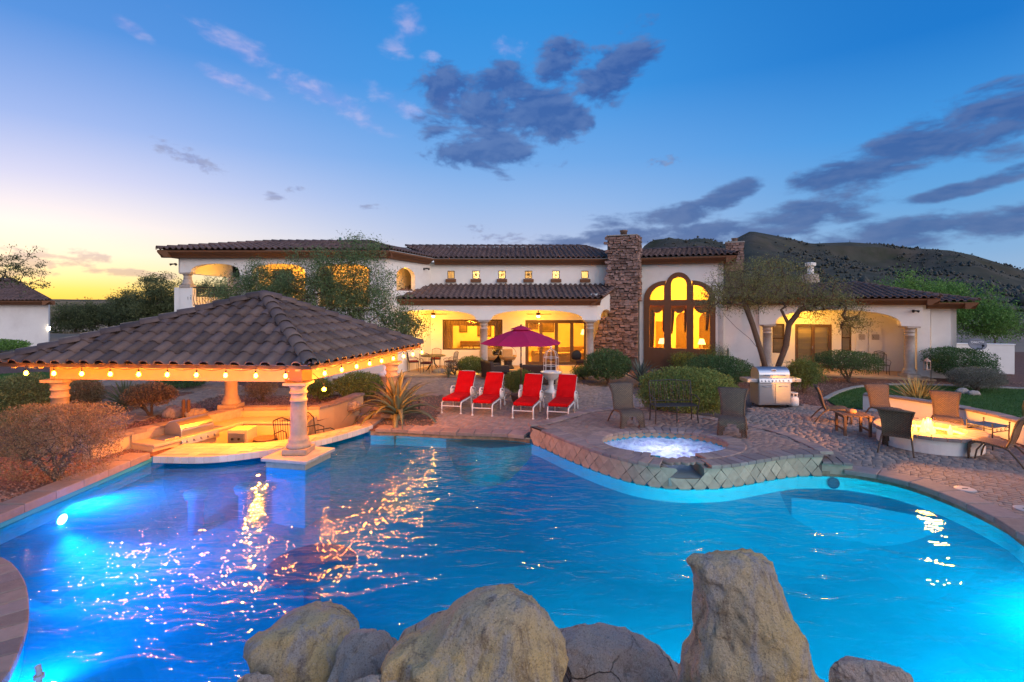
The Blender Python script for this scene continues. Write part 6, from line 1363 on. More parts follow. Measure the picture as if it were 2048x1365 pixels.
t = thing('planter_pot', 'brown half barrel pot holding the umbrella pole', 'pot', (ux, uy, 0)); MB().lathe([(.24, 0), (.30, .12), (.335, .26), (.35, .27), (.35, .31), (.31, .31), (.30, .25)], 24).build('pot', M('terracotta', (.16, .085, .06), .8, .2, 9), t, True); MB().lathe([(.30, .255), (.01, .26)], 20).build('soil', m_gravel, t)
# ---- woven lounge chairs
def m_weave():
    m = bpy.data.materials.new('wicker'); m.use_nodes = True; n = m.node_tree.nodes; l = m.node_tree.links; b = n['Principled BSDF']; b.inputs['Roughness'].default_value = .6
    tcn = n.new('ShaderNodeTexCoord'); mpn = n.new('ShaderNodeMapping'); mpn.inputs['Scale'].default_value = (1, 1, 1); l.new(tcn.outputs['UV'], mpn.inputs[0])
    br = n.new('ShaderNodeTexBrick'); br.inputs['Scale'].default_value = 1.0; br.inputs['Mortar Size'].default_value = .008; br.inputs['Brick Width'].default_value = .055; br.inputs['Row Height'].default_value = .026; br.inputs['Mortar Smooth'].default_value = .6
    br.inputs['Color1'].default_value = (.21, .135, .080, 1); br.inputs['Color2'].default_value = (.145, .095, .06, 1); br.inputs['Mortar'].default_value = (.035, .022, .014, 1); l.new(mpn.outputs[0], br.inputs[0])
    l.new(br.outputs[0], b.inputs['Base Color']); bp = n.new('ShaderNodeBump'); bp.inputs['Strength'].default_value = .9; bp.inputs['Distance'].default_value = .012; bp.invert = True; l.new(br.outputs['Fac'], bp.inputs['Height']); l.new(bp.outputs[0], b.inputs['Normal']); return m
m_wick = m_weave(); m_wickd = M('wicker_wrap', (.12, .075, .045), .65, .35, 60, .5, 160)
def sheet_uv(prof, wid, nw=10, thick=.022, cut=None, curve=0.):
    """ribbon along a side profile [(y,z)], half widths wid[i]; uv in metres"""
    P = [Vector((0, a, b)) for a, b in prof]; k = len(P); s = [0.]
    for a, b in zip(P, P[1:]): s.append(s[-1] + (b - a).length)
    v, uv = [], []
    for side in (0, 1):
        for i, p in enumerate(P):
            t_ = (P[min(i + 1, k - 1)] - P[max(i - 1, 0)]).normalized(); nn = Vector((0, -t_.z, t_.y))
            for j in range(nw + 1):
                f = j / nw * 2 - 1; q = p + nn * (thick * (side - .5)); cy = curve * (1 - f * f)
                v.append((f * wid[i], q.y + cy * nn.y, q.z + cy * nn.z)); uv.append((f * wid[i] + 5, s[i] + 5))
    m_ = nw + 1; f = []
    for i in range(k - 1):
        for j in range(nw):
            if cut and cut(i, j): continue
            a = i * m_ + j; q = [a, a + 1, a + m_ + 1, a + m_]; f.append(q); o = k * m_; f.append([o + e for e in q[::-1]])
    o = k * m_
    for i in range(k - 1):
        for j in (0, nw): a = i * m_ + j; f.append([a, a + m_, o + a + m_, o + a])
    for j in range(nw):
        for i in (0, k - 1): a = i * m_ + j; f.append([a, a + 1, o + a + 1, o + a])
    return np.array(v), np.array(f), np.array(uv)
def wicker_chair(label, x, y, z, rz):
    t = thing('wicker_chair', label, 'chair', (x, y, z), rz, 'woven wicker lounge chairs')      # front towards -y
    pf = [(-.40, .0)] + [(-.40 - .02 * math.sin(q * 3), .06 * q * 6 / 6 + .28 * q) for q in (.25, .5, .75, 1.)] ; pf = [(-.42, 0.), (-.43, .10), (-.435, .20), (-.43, .28), (-.415, .335), (-.38, .372), (-.32, .390), (-.22, .392), (-.10, .38), (.02, .362), (.12, .35), (.20, .352)]
    def cutf(i, j): # arch between the two front feet
        fx = abs(j + .5 - 6) / 6; return (i == 0 and fx < .70) or (i == 1 and fx < .56) or (i == 2 and fx < .30)
    v, f, uv = sheet_uv(pf, [.31, .30, .29, .285, .28, .28, .28, .28, .275, .27, .265, .26], 12, .024, cutf)
    link('seat', npmesh('seat', v, f, m_wick, True, uv), None, t)
    pb = [(.17, .33), (.205, .42), (.235, .52), (.265, .64), (.29, .75), (.32, .85), (.365, .93), (.40, .965)]
    v, f, uv = sheet_uv(pb, [.255, .25, .25, .255, .27, .29, .315, .33], 12, .024, None, .03)
    link('backrest', npmesh('backrest', v, f, m_wick, True, uv), None, t)
    for s_ in (-1, 1):
        MB().tube([(s_ * .265, .10, .36), (s_ * .275, .22, .30), (s_ * .30, .36, .14), (s_ * .32, .46, .0)], [.022, .021, .018, .015], 7).build('leg', m_wickd, t, True)
        MB().tube([(s_ * .30, -.415, .03), (s_ * .285, -.41, .3), (s_ * .27, -.30, .375), (s_ * .265, .1, .345)], .017, 7).build('seat_edge', m_wickd, t, True)
        MB().tube([(s_ * .255, .17, .33), (s_ * .25, .245, .52), (s_ * .27, .295, .75), (s_ * .33, .405, .965)], .016, 7).build('back_edge', m_wickd, t, True)
        MB().tube([(s_ * .2, -.34, .0), (s_ * .22, -.30, .2), (s_ * .2, -.2, .36)], .016, 6).build('inner_leg', m_wickd, t, True)
    MB().tube([(-.33, .405, .965), (0, .432, .96), (.33, .405, .965)], .016, 7).build('top_edge', m_wickd, t, True)
    return t
x, y, z = G(1246, 846, SZ); wicker_chair('woven wicker chair on the spa deck left of the iron bench', 2.83, 13.0, SZ, R(8))
wicker_chair('woven wicker chair on the spa deck right of the iron bench', 5.12, 12.2, SZ, R(-24))
wicker_chair('wicker chair side-on at the left of the fire pit, lit orange', 8.95, 14.7, 0, R(68))
wicker_chair('wicker chair behind the fire pit, lit orange, left of the yucca', 10.45, 14.75, 0, R(-8))
wicker_chair('wicker chair behind the fire pit, lit orange, right of the yucca', 11.22, 13.55, 0, R(-34))
wicker_chair('wicker chair seen from behind between the wood table and the fire pit', 8.62, 11.75, 0, R(140))
wicker_chair('wicker chair seen from behind at the right edge of the photo', 10.2, 11.0, 0, R(-146))
# ---- wrought iron bench in front of the big bush
t = thing('iron_bench', 'dark wrought iron bench in front of the large clipped bush', 'bench', (XY(1348, 13.3), 13.3, SZ), R(4))
for s_ in (-1, 1):
    MB().tube([(s_ * .55, -.2, 0), (s_ * .53, -.18, .22), (s_ * .55, -.2, .42)], .016, 6).build('leg', m_iron, t); MB().tube([(s_ * .55, .22, 0), (s_ * .54, .2, .42), (s_ * .55, .3, .98)], .016, 6).build('leg', m_iron, t)
    MB().tube([(s_ * .55, -.2, .42), (s_ * .57, -.22, .6), (s_ * .57, 0, .66), (s_ * .55, .25, .64)], .014, 6).build('arm', m_iron, t)
MB().tube([(0, -.2, 0), (0, -.19, .42)], .014, 6).build('leg', m_iron, t)
for z_, y_ in ((.99, .3), (.5, .21)): MB().tube([(-.55, y_, z_), (0, y_ + .01, z_ + (.03 if z_ > .9 else 0)), (.55, y_, z_)], .014, 6).build('back_rail', m_iron, t)
for k in range(13): x = -.49 + k * .0817; MB().tube([(x, .21, .5), (x + .02 * (-1) ** k, .26, .75), (x, .3, .99)], .008, 5).build('back_bar', m_iron, t)
for k in range(7): MB().box((0, -.18 + k * .062, .43), (1.1, .042, .018)).build('seat_slat', m_iron, t)
# ---- freestanding grill
t = thing('gas_grill', 'large stainless steel cart grill beside the leafy shrub', 'grill', (XY(1540, 16.9), 16.9, 0), R(2))
MB().box((0, .0, .45), (1.04, .58, .74)).build('cabinet', m_steel, t, bevel=.012)
for s_ in (-1, 1):
    d_ = MB().box((s_ * .255, -.298, .43), (.49, .018, .62)).build('door', m_steel, t, bevel=.006); MB().tube([(s_ * .255 - .13, -.305, .66), (s_ * .255 - .13, -.34, .67), (s_ * .255 + .13, -.34, .67), (s_ * .255 + .13, -.305, .66)], .010, 6).build('handle', m_steel, d_, True)
    MB().box((s_ * .70, 0, .85), (.34, .54, .11)).build('side_shelf', m_steel, t, bevel=.012)
    for sy in (-.22, .22):
        w_ = MB().lathe([(.04, -.015), (.045, 0), (.04, .015)], 12).build('caster', m_black, t); w_.location = (s_ * .45, sy, .045); w_.rotation_euler = (0, R(90), 0)
MB().box((0, -.30, .85), (1.06, .10, .13), rx=R(-12)).build('control_panel', m_steel, t, bevel=.01)
for k in range(8):
    o = MB().lathe([(.024, 0), (.026, .012), (.02, .032), (.004, .034)], 12).build('knob', m_steel, t); o.matrix_basis = Matrix.Translation((-.44 + k * .115 + (.06 if k == 7 else 0), -.355, .85)) @ Euler((R(78), 0, 0)).to_matrix().to_4x4()
o = MB().lathe([(.024, 0), (.026, .012), (.02, .032)], 12).build('knob', m_steel, t); o.matrix_basis = Matrix.Translation((.70, -.275, .85)) @ Euler((R(90), 0, 0)).to_matrix().to_4x4()
h = half_hood(1.0, .56, .36); o = h.build('hood', m_steel, t, bevel=.012); o.location = (0, .0, .90)
MB().tube([(-.32, -.30, 1.02), (-.32, -.355, 1.03), (.32, -.355, 1.03), (.32, -.30, 1.02)], .014, 8).build('hood_handle', m_steel, t, True)
o = MB().box((0, -.236, 1.17), (.15, .014, .065), rx=R(-24)).build('badge', m_white, t, bevel=.004); MB().box((0, -.245, 1.168), (.11, .012, .035), rx=R(-24)).build('badge_plate', m_black, t)
t = thing('propane_tank', 'white propane cylinder on the patio beside the cart grill', 'gas cylinder', (XY(1587, 16.75), 16.75, 0)); MB().lathe([(.10, 0), (.105, .03), (.13, .035), (.152, .07), (.155, .12), (.155, .24), (.145, .29), (.10, .325), (.05, .335)], 20).build('tank', m_white, t, True)
for a in (0, 120, 240): MB().tube([(.11 * math.cos(R(a)), .11 * math.sin(R(a)), .31), (.12 * math.cos(R(a)), .12 * math.sin(R(a)), .42)], .014, 5).build('collar_post', m_white, t)
MB().lathe([(.12, .42), (.13, .43), (.13, .455), (.115, .46), (.11, .43)], 18, cap=False).build('collar', m_white, t); MB().tube([(0, 0, .33), (0, 0, .40), (.03, -.02, .42)], .02, 7).build('valve', m_steel, t)
# ---- fire pit with flames
FP = (9.75, 12.3); t = thing('fire_pit', 'round white stucco fire pit with brick rim and burning fire', 'fire pit', (*FP, 0), wc=True)
MB().lathe([(1.0, 0), (1.0, .31), (.70, .31), (.70, .16), (.01, .16)], 56, (*FP, 0), cap=False).build('bowl', m_stucco, t)
for k in range(26):
    a0, a1 = 2 * math.pi * k / 26 + .006, 2 * math.pi * (k + 1) / 26 - .006; q = [(FP[0] + r_ * math.cos(a), FP[1] + r_ * math.sin(a)) for r_, a in ((1.07, a0), (1.07, (a0 + a1) / 2), (1.07, a1), (.68, a1), (.68, (a0 + a1) / 2), (.68, a0))]
    link('rim_brick', block(q, .312, .39, .012).mesh('rim_brick'), m_coping, t)
m_glow = M('fire_glass', (.13, .07, .03), .4, .5, 30, .8, 60, col2=(.07, .04, .02)); MB().lathe([(.69, .25), (.3, .27), (.01, .28)], 40, (*FP, 0), cap=False).build('lava_bed', m_glow, t)
m_fl = M('flame', (1, .5, .1), .5, 0, bump=0, emit=((1, .42, .05), 3.2))
for k in range(26):
    a = random.uniform(0, 6.28); r_ = abs(random.gauss(0, .22)); h_ = random.uniform(.10, .30) * (1.25 - r_); x, y = FP[0] + r_ * math.cos(a) * 1.3, FP[1] + r_ * math.sin(a); w_ = random.uniform(.03, .065); lx, ly = random.uniform(-.03, .03), random.uniform(-.03, .03)
    MB().lathe([(w_ * .6, 0), (w_, h_ * .25), (w_ * .7, h_ * .55), (w_ * .25, h_ * .85), (.002, h_)], 8, (x, y, .265), cap=False, sx=random.uniform(.6, 1.2)).build('flame', m_fl, t, True)
lamp('fire_glow', (*FP, .72), 520, (1, .34, .035), .16, parent=t)
# ---- curved seat wall behind the fire pit
sw = thing('seat_wall', 'curved white stucco seat wall with stone coping around the fire pit', 'wall', (11.8, 14, 0), wc=True)
sl = [(p[0], p[1]) for p in smoothline([(10.95, 16.35), (11.55, 15.75), (12.05, 14.7), (12.25, 13.6), (12.2, 12.6), (11.9, 11.5), (11.2, 10.2)], 5)]; s2 = V2(sl); nr = offsets(s2); inner = [(p[0] - q[0] * .14, p[1] - q[1] * .14) for p, q in zip(s2, nr)]; outer = [(p[0] + q[0] * .14, p[1] + q[1] * .14) for p, q in zip(s2, nr)]
MB().prism(inner + outer[::-1], -.03, .45).build('wall', m_stucco, sw); coping(sw, s2, .19, .19, .38, .452, .51, m_coping, 'coping_stone')
# ---- little tables
t = thing('wood_side_table', 'slatted dark wood side table beside the fire pit chairs', 'table', (*G(1706, 868)[:2], 0), R(-12))
for k in range(6): MB().box((-.29 + k * .116, 0, .50), (.105, .62, .028)).build('top_slat', m_wood, t, bevel=.004)
for sx in (-1, 1):
    MB().box((sx * .28, 0, .455), (.03, .56, .06)).build('apron', m_wood, t); MB().box((sx * .28, 0, .14), (.035, .5, .04)).build('stretcher', m_wood, t)
    for sy in (-1, 1): MB().box((sx * .28, sy * .27, .242), (.06, .06, .485)).build('leg', m_wood, t, bevel=.004)
t = thing('towel', 'folded orange cloth lying on the wood side table', 'cloth', (*G(1706, 868)[:2], .514)); MB().ball((.02, .1, .035), .13, 12, 8, (1, .8, .5)).build('cloth', M('orange_cloth', (.45, .2, .09), .9, .2), t, True)
t = thing('iron_side_table', 'scrolled iron table with dark glass top by the seat wall', 'table', (*G(1976, 893)[:2], 0), R(20)); m_tt = M('dark_tabletop', (.03, .032, .04), .25, .2)
MB().box((0, 0, .50), (.62, .50, .02)).build('tabletop', m_tt, t, bevel=.005)
for sx in (-1, 1):
    for sy in (-1, 1): MB().tube([(sx * .31, sy * .25, 0), (sx * .30, sy * .24, .3), (sx * .31, sy * .25, .56)], .014, 6).build('leg', m_iron, t); MB().ball((sx * .31, sy * .25, .58), .022, 8, 6).build('finial', m_iron, t)
    MB().tube([(sx * .31, -.25, .46), (sx * .31, .25, .46)], .011, 6).build('rail', m_iron, t)
for sy in (-1, 1):
    MB().tube([(-.31, sy * .25, .40), (.31, sy * .25, .40)], .011, 6).build('rail', m_iron, t)
    for k in range(3): MB().lathe([(.03, -.006), (.038, 0), (.03, .006)], 10, cap=False).build('scroll', m_iron, t).matrix_basis = Matrix.Translation((-.15 + k * .15, sy * .25, .44)) @ Euler((R(90), 0, 0)).to_matrix().to_4x4()
t = thing('hand_rail', 'curved pale metal rail at the right edge beyond the seat wall', 'rail', (XY(2052, 14.4), 14.4, 0), R(60)); MB().tube([(-.28, 0, 0), (-.2, 0, .35), (-.05, 0, .58), (.1, 0, .6), (.22, 0, .45), (.26, 0, 0)], .026, 10).build('tube', M('brass', (.50, .38, .20), .35, .1, metal=.7), t, True); MB().lathe([(.06, 0), (.06, .02), (.03, .03)], 12, (-.28, 0, 0)).build('flange', m_steel, t); MB().lathe([(.06, 0), (.06, .02), (.03, .03)], 12, (.26, 0, 0)).build('flange', m_steel, t)
# ---- sitting group and dining set by the porch
m_dw = M('dark_resin_wicker', (.035, .022, .018), .6, .3, 60, .5, 120); m_cr = M('wine_cushion', (.16, .02, .02), .9, .15)
sofa('dark wicker armchair with wine cushions at the porch edge', (XY(990, 22.9), 22.9, 0), R(115), m_dw, 1.15, 'outdoor_armchair', 'armchair', m_cr)
sofa('dark wicker loveseat seen from behind beside the birdcage planter', (XY(1078, 21.6), 21.6, 0), R(176), m_dw, 1.35, 'outdoor_loveseat', 'loveseat', m_cr)
t = thing('coffee_table', 'low dark coffee table between the wicker seats', 'table', (XY(1030, 22.6), 22.6, 0)); MB().box((0, 0, .38), (.9, .5, .03)).build('tabletop', m_tt, t, bevel=.006)
for sx in (-1, 1):
    for sy in (-1, 1): MB().box((sx * .4, sy * .2, .18), (.04, .04, .36)).build('leg', m_dw, t)
def papasan(label, x, y, rz):
    t = thing('round_wicker_chair', label, 'chair', (x, y, .05), rz, 'round wicker porch chairs'); m_ = M('pale_rattan', (.40, .26, .11), .7, .25, 40, .3, 90)
    MB().lathe([(.18, .40), (.34, .46), (.43, .58), (.45, .64), (.41, .6), (.3, .5)], 20, sy=.9).build('bowl', m_, t, True); b = MB().lathe([(.43, -.02), (.45, 0), (.43, .02)], 22, cap=False).build('back_hoop', m_, t); b.location = (0, .22, .68); b.rotation_euler = (R(68), 0, 0)
    MB().lathe([(.30, 0), (.32, .03), (.2, .2), (.22, .4), (.2, .41)], 14).build('base', m_dw, t); c = MB().ball((0, 0, 0), .34, 14, 8, (1, 1, .25)).build('seat_pad', m_sofa, t, True); c.location = (0, 0, .52); c = MB().box((0, 0, 0), (.52, .12, .42)).build('back_pad', m_sofa, t, bevel=.05); c.location = (0, .25, .74); c.rotation_euler = (R(-14), 0, 0)
papasan('round wicker chair with pale pad against the porch wall', XY(1016, 26.2), 26.2, R(5)); papasan('round wicker chair half hidden by the porch column', XY(978, 26.3), 26.3, R(20))
t = thing('patio_grill', 'black kettle cooker standing between the round porch chairs', 'cooker', (XY(994, 26.9), 26.9, .05)); MB().lathe([(.2, 0), (.22, .3), (.25, .55), (.26, .75), (.18, .86), (.03, .9)], 16).build('body', m_black, t, True); MB().tube([(-.1, -.25, .7), (.1, -.25, .7)], .012, 6).build('handle', m_steel, t)
tx, ty = XY(866, 25.4), 25.4; t = thing('patio_table', 'round iron patio table under the porch fan', 'table', (tx, ty, .05)); MB().lathe([(.60, .70), (.62, .715), (.60, .73), (.02, .73)], 28).build('tabletop', m_iron, t)
for k in range(4): a = R(45 + 90 * k); MB().tube([(.08 * math.cos(a), .08 * math.sin(a), .70), (.10 * math.cos(a), .10 * math.sin(a), .35), (.42 * math.cos(a), .42 * math.sin(a), 0)], .018, 6).build('leg', m_iron, t)
for i, (a, lab) in enumerate(((200, 'iron patio chair with red cushion left of the porch table'), (-20, 'iron patio chair with red cushion right of the porch table'), (-100, 'iron patio chair with red cushion in front of the porch table'), (90, 'iron patio chair with red cushion behind the porch table'))):
    iron_chair(lab, (tx + .95 * math.cos(R(a)), ty + .95 * math.sin(R(a)), .05), R(a) - math.pi / 2, m_iron, m_cr, 'porch dining chairs', 'patio_chair')
iron_chair('ornate dark iron armchair on the right wing porch', (XY(1765, 23.9), 23.9, .05), R(-20), m_iron, None, None, 'porch_armchair')
iron_chair('dark iron chair behind the ornate one on the right wing porch', (XY(1752, 25.0), 25.0, .05), R(-60), m_iron, None, None, 'porch_armchair')
t = thing('cushioned_swivel_chair', 'dark chair with fringed throw by the right porch column', 'chair', (XY(1158, 25.6), 25.6, .05), R(20)); MB().box((0, 0, .42), (.6, .6, .14)).build('seat', m_dw, t, bevel=.04); MB().ball((0, .28, .66), .30, 14, 10, (.95, .3, .95)).build('backrest', m_black, t, True)
for k in range(4): a = R(45 + 90 * k); MB().tube([(.05 * math.cos(a), .05 * math.sin(a), .36), (.3 * math.cos(a), .3 * math.sin(a), 0)], .02, 6).build('leg', m_iron, t)
# ---- white bowl planter with wire birdcage
bx, by = XY(1102, 19.4), 19.4; t = thing('birdcage_planter', 'white pedestal bowl with open wire cage behind the loungers', 'planter', (bx, by, 0))
MB().lathe([(.24, 0), (.24, .06), (.12, .12), (.09, .3), (.11, .46), (.2, .52), (.32, .62), (.37, .74), (.40, .76), (.37, .78), (.3, .74)], 26).build('bowl', m_white, t, True)
for k in range(8):
    a = k * math.pi / 4; MB().tube([(.27 * math.cos(a), .27 * math.sin(a), .76), (.27 * math.cos(a), .27 * math.sin(a), 1.3), (.2 * math.cos(a), .2 * math.sin(a), 1.5), (0, 0, 1.64)], .006, 5).build('cage_wire', m_white, t)
for z_ in (1.0, 1.3): MB().lathe([(.265, z_ - .008), (.278, z_), (.265, z_ + .008)], 22, cap=False).build('cage_hoop', m_white, t)
MB().ball((0, 0, 1.68), .04, 8, 6).build('finial', m_white, t)
# ---- garden ornaments
def urn(label, x, y, h, mat, name='lidded_urn', cat='urn'):
    t = thing(name, label, cat, (x, y, 0)); s_ = h; MB().lathe([(.24 * s_, 0), (.24 * s_, .06 * s_), (.20 * s_, .08 * s_), (.21 * s_, .62 * s_), (.24 * s_, .66 * s_), (.25 * s_, .70 * s_), (.22 * s_, .71 * s_)], 20).build('body', mat, t, True); l_ = MB().lathe([(.25 * s_, .71 * s_), (.2 * s_, .80 * s_), (.08 * s_, .87 * s_), (.05 * s_, .92 * s_), (.06 * s_, .95 * s_), (.03 * s_, 1.0 * s_), (.002, 1.01 * s_)], 20).build('lid', m_white, t, True)
urn('lidded terracotta urn standing behind the agave', XY(770, 18.6), 18.6, 1.05, M('urn_clay', (.38, .22, .16), .8, .2, 9))
t = thing('tiered_fountain', 'small pale tiered fountain in the bed behind the gazebo', 'fountain', (XY(660, 19.0), 19.0, 0)); MB().lathe([(.34, 0), (.36, .1), (.3, .14), (.2, .3), (.1, .45), (.06, .8), (.05, .82)], 18).build('body', m_cast, t, True); MB().lathe([(.05, .8), (.2, .86), (.22, .9), (.1, .88)], 18).build('bowl', m_cast, t, True); MB().ball((0, 0, .95), .05, 8, 6).build('finial', m_cast, t)
t = thing('lantern_post', 'hanging iron lantern on a crook post by the right porch column', 'lantern', (XY(1858, 21.2), 21.2, 0)); MB().tube([(.08, 0, 0), (.08, 0, 1.05), (.05, 0, 1.18), (-.03, 0, 1.2), (-.08, 0, 1.12)], .014, 6).build('crook', m_iron, t); m_ln = M('lantern_metal', (.42, .26, .18), .7, .3)
MB().box((-.08, 0, .62), (.18, .18, .03)).build('base', m_ln, t); MB().lathe([(.13, .95), (.10, 1.0), (.03, 1.07), (.01, 1.1)], 8, (-.08, 0, 0)).build('cap', m_ln, t)
for sx in (-1, 1):
    for sy in (-1, 1): MB().box((-.08 + sx * .075, sy * .075, .79), (.02, .02, .32)).build('post', m_ln, t)
MB().lathe([(.02, .64), (.02, .8), (.005, .82)], 8, (-.08, 0, 0)).build('candle', m_white, t)
for i, (px, py, h) in enumerate(((372, 838, .55), (838, 820, .3))):
    x, y, _ = G(px, py); t = thing('path_light', ('pair of short wooden garden posts beside the brown shrub', 'small dark path light in the agave bed')[i], ('posts', 'path light')[i], (x, y, 0))
    if i == 0:
        for k in (-1, 1): MB().lathe([(.05, 0), (.05, h - .05), (.03, h)], 10, (k * .07, 0, 0)).build('post', m_wood, t)
        t.name = 'garden_post'
    else: MB().tube([(0, 0, 0), (0, 0, h)], .02, 6).build('stake', m_black, t); MB().lathe([(.08, h - .02), (.03, h + .05), (.01, h + .06)], 10).build('hood', m_black, t)
for i, (px, py, s_, lab) in enumerate(((395, 836, .24, 'pale garden boulder beside the wooden posts'), (350, 832, .26, 'brown garden boulder left of the wooden posts'), (1925, 787, .18, 'small rock at the lawn kerb under the grey bush'), (1948, 790, .15, 'smaller rock at the lawn kerb under the grey bush'), (878, 747, .22, 'pale rock beside the small bush near the porch table'), (700, 818, .25, 'brown rock in the gravel near the hanging bulb'))):
    x, y, _ = G(px, py); vs = []; na, nz = 20, 12
    for a_ in range(nz):
        ph = math.pi * a_ / (nz - 1)
        for j in range(na):
            an = 2 * math.pi * j / na; d = Vector((math.sin(ph) * math.cos(an), math.sin(ph) * math.sin(an), math.cos(ph))); d *= 1 + .25 * mn.fractal((d.x * 1.5 + i * 9, d.y * 1.5, d.z * 1.5), 1, 2, 4); vs.append((d.x * s_ * 1.4, d.y * s_, d.z * s_ * .8 + s_ * .45))
    o = MB().add(vs, [(a_ * na + j, (a_ + 1) * na + j, (a_ + 1) * na + (j + 1) % na, a_ * na + (j + 1) % na) for a_ in range(nz - 1) for j in range(na)]).build('garden_rock', m_granite if i in (0, 4) else m_granite2, None, True); o.location = (x, y, -.03); tag(o, lab, 'rock', 'garden rocks')
# ---- satellite dish with its lettering
t = thing('satellite_dish', 'grey satellite dish with white lettering on the low garden wall', 'satellite dish', (XY(1953, 22.4), 22.4, .9), R(-8)); m_dish = M('dish_grey', (.16, .17, .19), .6, .1)
MB().tube([(0, .15, 0), (0, .12, .35), (0, .03, .52)], .03, 8).build('mast', m_black, t)
d_ = MB().lathe([(.005, 0), (.15, .015), (.28, .05), (.36, .085), (.355, .075)], 28, cap=False, sy=.72).build('reflector', m_dish, t, True); d_.location = (0, .02, .62); d_.rotation_euler = (R(68), 0, 0)
MB().tube([(0, .0, .5), (0, -.30, .48), (0, -.38, .60)], .015, 6).build('feed_arm', m_black, t); MB().ball((0, -.38, .62), .05, 8, 6).build('feed_horn', m_black, t)
tcv = bpy.data.curves.new('lettering', 'FONT'); tcv.body = 'DIRECTV'; tcv.size = .12; tcv.align_x = 'CENTER'; tcv.extrude = .002; tmp = bpy.data.objects.new('lettering', tcv); COL.objects.link(tmp); bpy.context.view_layer.update()
me = bpy.data.meshes.new_from_object(tmp); bpy.data.objects.remove(tmp); o = link('lettering', me, m_white, t); o.location = (0, -.075, .70); o.rotation_euler = (R(68), 0, 0)
# ================================================================ plants
def leafmat(name, c1, c2, var=.45, tr=.3): return M(name, c1, .7, .15, 5, 0, island=var, col2=c2, trans=tr, spec=.25)
m_lf_mesq = leafmat('mesquite_leaf', (0.096, 0.166, 0.07), (0.148, 0.2, 0.078)); m_lf_pv = leafmat('palo_verde_leaf', (0.213, 0.217, 0.087), (0.172, 0.19, 0.065)); m_lf_green = leafmat('bright_leaf', (0.109, 0.232, 0.043), (0.16, 0.29, 0.065))
m_lf_bush = leafmat('bush_leaf', (0.128, 0.203, 0.053), (0.194, 0.236, 0.063)); m_lf_dark = leafmat('dark_bush_leaf', (0.064, 0.143, 0.053), (0.091, 0.162, 0.057)); m_lf_olive = leafmat('olive_leaf', (0.2, 0.2, 0.07), (0.139, 0.174, 0.061)); m_lf_grey = leafmat('grey_leaf', (0.21, 0.196, 0.152), (0.167, 0.174, 0.123)); m_lf_dry = leafmat('dry_leaf', (0.294, 0.172, 0.091), (0.224, 0.172, 0.081)); m_lf_far = leafmat('far_leaf', (0.109, 0.123, 0.051), (0.08, 0.109, 0.046))
def leaves(P, size, aspect, droop=0., nrm=None, jit=.35):
    """one small quad leaf at each point"""
    n = len(P); d = RNG.normal(0, 1, (n, 3)); 
    if nrm is not None: d = d * .75 + nrm
    d[:, 2] -= droop; d /= np.linalg.norm(d, axis=1)[:, None] + 1e-9
    s = np.cross(d, RNG.normal(0, 1, (n, 3))); s /= np.linalg.norm(s, axis=1)[:, None] + 1e-9
    L_l = size * RNG.uniform(1 - jit, 1 + jit, (n, 1)); W = L_l * aspect
    q = np.stack([P, P + d * L_l * .5 + s * W * .5, P + d * L_l, P + d * L_l * .5 - s * W * .5], 1); return q.reshape(-1, 3), np.arange(n * 4).reshape(-1, 4)
def skeleton(mb_pts, attract, r0, tip=.006, sides=5, wig=.12):
    """branches growing from starting polylines to every attraction point; returns tube mesh"""
    nodes = []; par = []
    for pl in mb_pts:
        prev = -1
        for p in pl:
            hit = next((i for i, q in enumerate(nodes) if (Vector(q) - Vector(p)).length < 1e-6), None)
            if hit is not None: prev = hit; continue
            nodes.append(tuple(p)); par.append(prev); prev = len(nodes) - 1
    base_n = len(nodes); A = sorted(attract, key=lambda a: min((Vector(a) - Vector(n)).length for n in nodes[-3:] + nodes[base_n // 2:base_n]))
    for a in A:
        N = np.array(nodes); a_ = np.array(a); dd_ = np.linalg.norm(N - a_, axis=1); dd_[:1] += 5; i = int(np.argmin(dd_ + .25 * np.maximum(0, N[:, 2] - a_[2]))); d = dd_[i]; k = max(1, int(d / .35)); prev = i; p0 = N[i]
        for s_ in range(1, k + 1):
            f = s_ / k; q = p0 + (a_ - p0) * f + (RNG.normal(0, wig * d * .25, 3) if s_ < k else 0); q[2] += .10 * d * math.sin(math.pi * f); nodes.append(tuple(q)); par.append(prev); prev = len(nodes) - 1
    n = len(nodes); wgt = np.zeros(n); ch = [0] * n
    for i in range(n):
        if par[i] >= 0: ch[par[i]] += 1
    for i in range(n - 1, -1, -1):
        if ch[i] == 0: wgt[i] += 1
        if par[i] >= 0: wgt[par[i]] += wgt[i]
    rr = tip * wgt ** .5; rr *= 1; rr = np.minimum(rr * (r0 / max(rr.max(), 1e-6)) ** (np.log(np.maximum(rr / tip, 1)) / max(np.log(rr.max() / tip), 1e-6)), r0)
    mb = MB(); nd_ = [Vector(q) for q in nodes]
    kids = [[] for _ in range(n)]
    for i in range(n):
        if par[i] >= 0: kids[par[i]].append(i)
    started = set()
    def run(i, pts, rs):
        while True:
            pts.append(nd_[i]); rs.append(rr[i])
            if not kids[i]: break
            main = max(kids[i], key=lambda c: wgt[c])
            for c in kids[i]:
                if c != main: stack.append((c, i))
            i = main
        if len(pts) > 1: mb.tube(pts, rs, sides)
    stack = [(i, -1) for i in range(n) if par[i] < 0]
    while stack:
        i, p = stack.pop(); run(i, [nd_[p]] if p >= 0 else [], [min(rr[p], rr[i] * 1.4)] if p >= 0 else [])
    return mb, nd_
def ell_points(n, c, r, low=-.4, shell=.5):
    out = []
    while len(out) < n:
        p = RNG.normal(0, 1, 3); p /= np.linalg.norm(p); q = RNG.uniform(shell, 1)
        if p[2] < low: continue
        out.append(tuple(np.array(c) + p * q * np.array(r)))
    return out
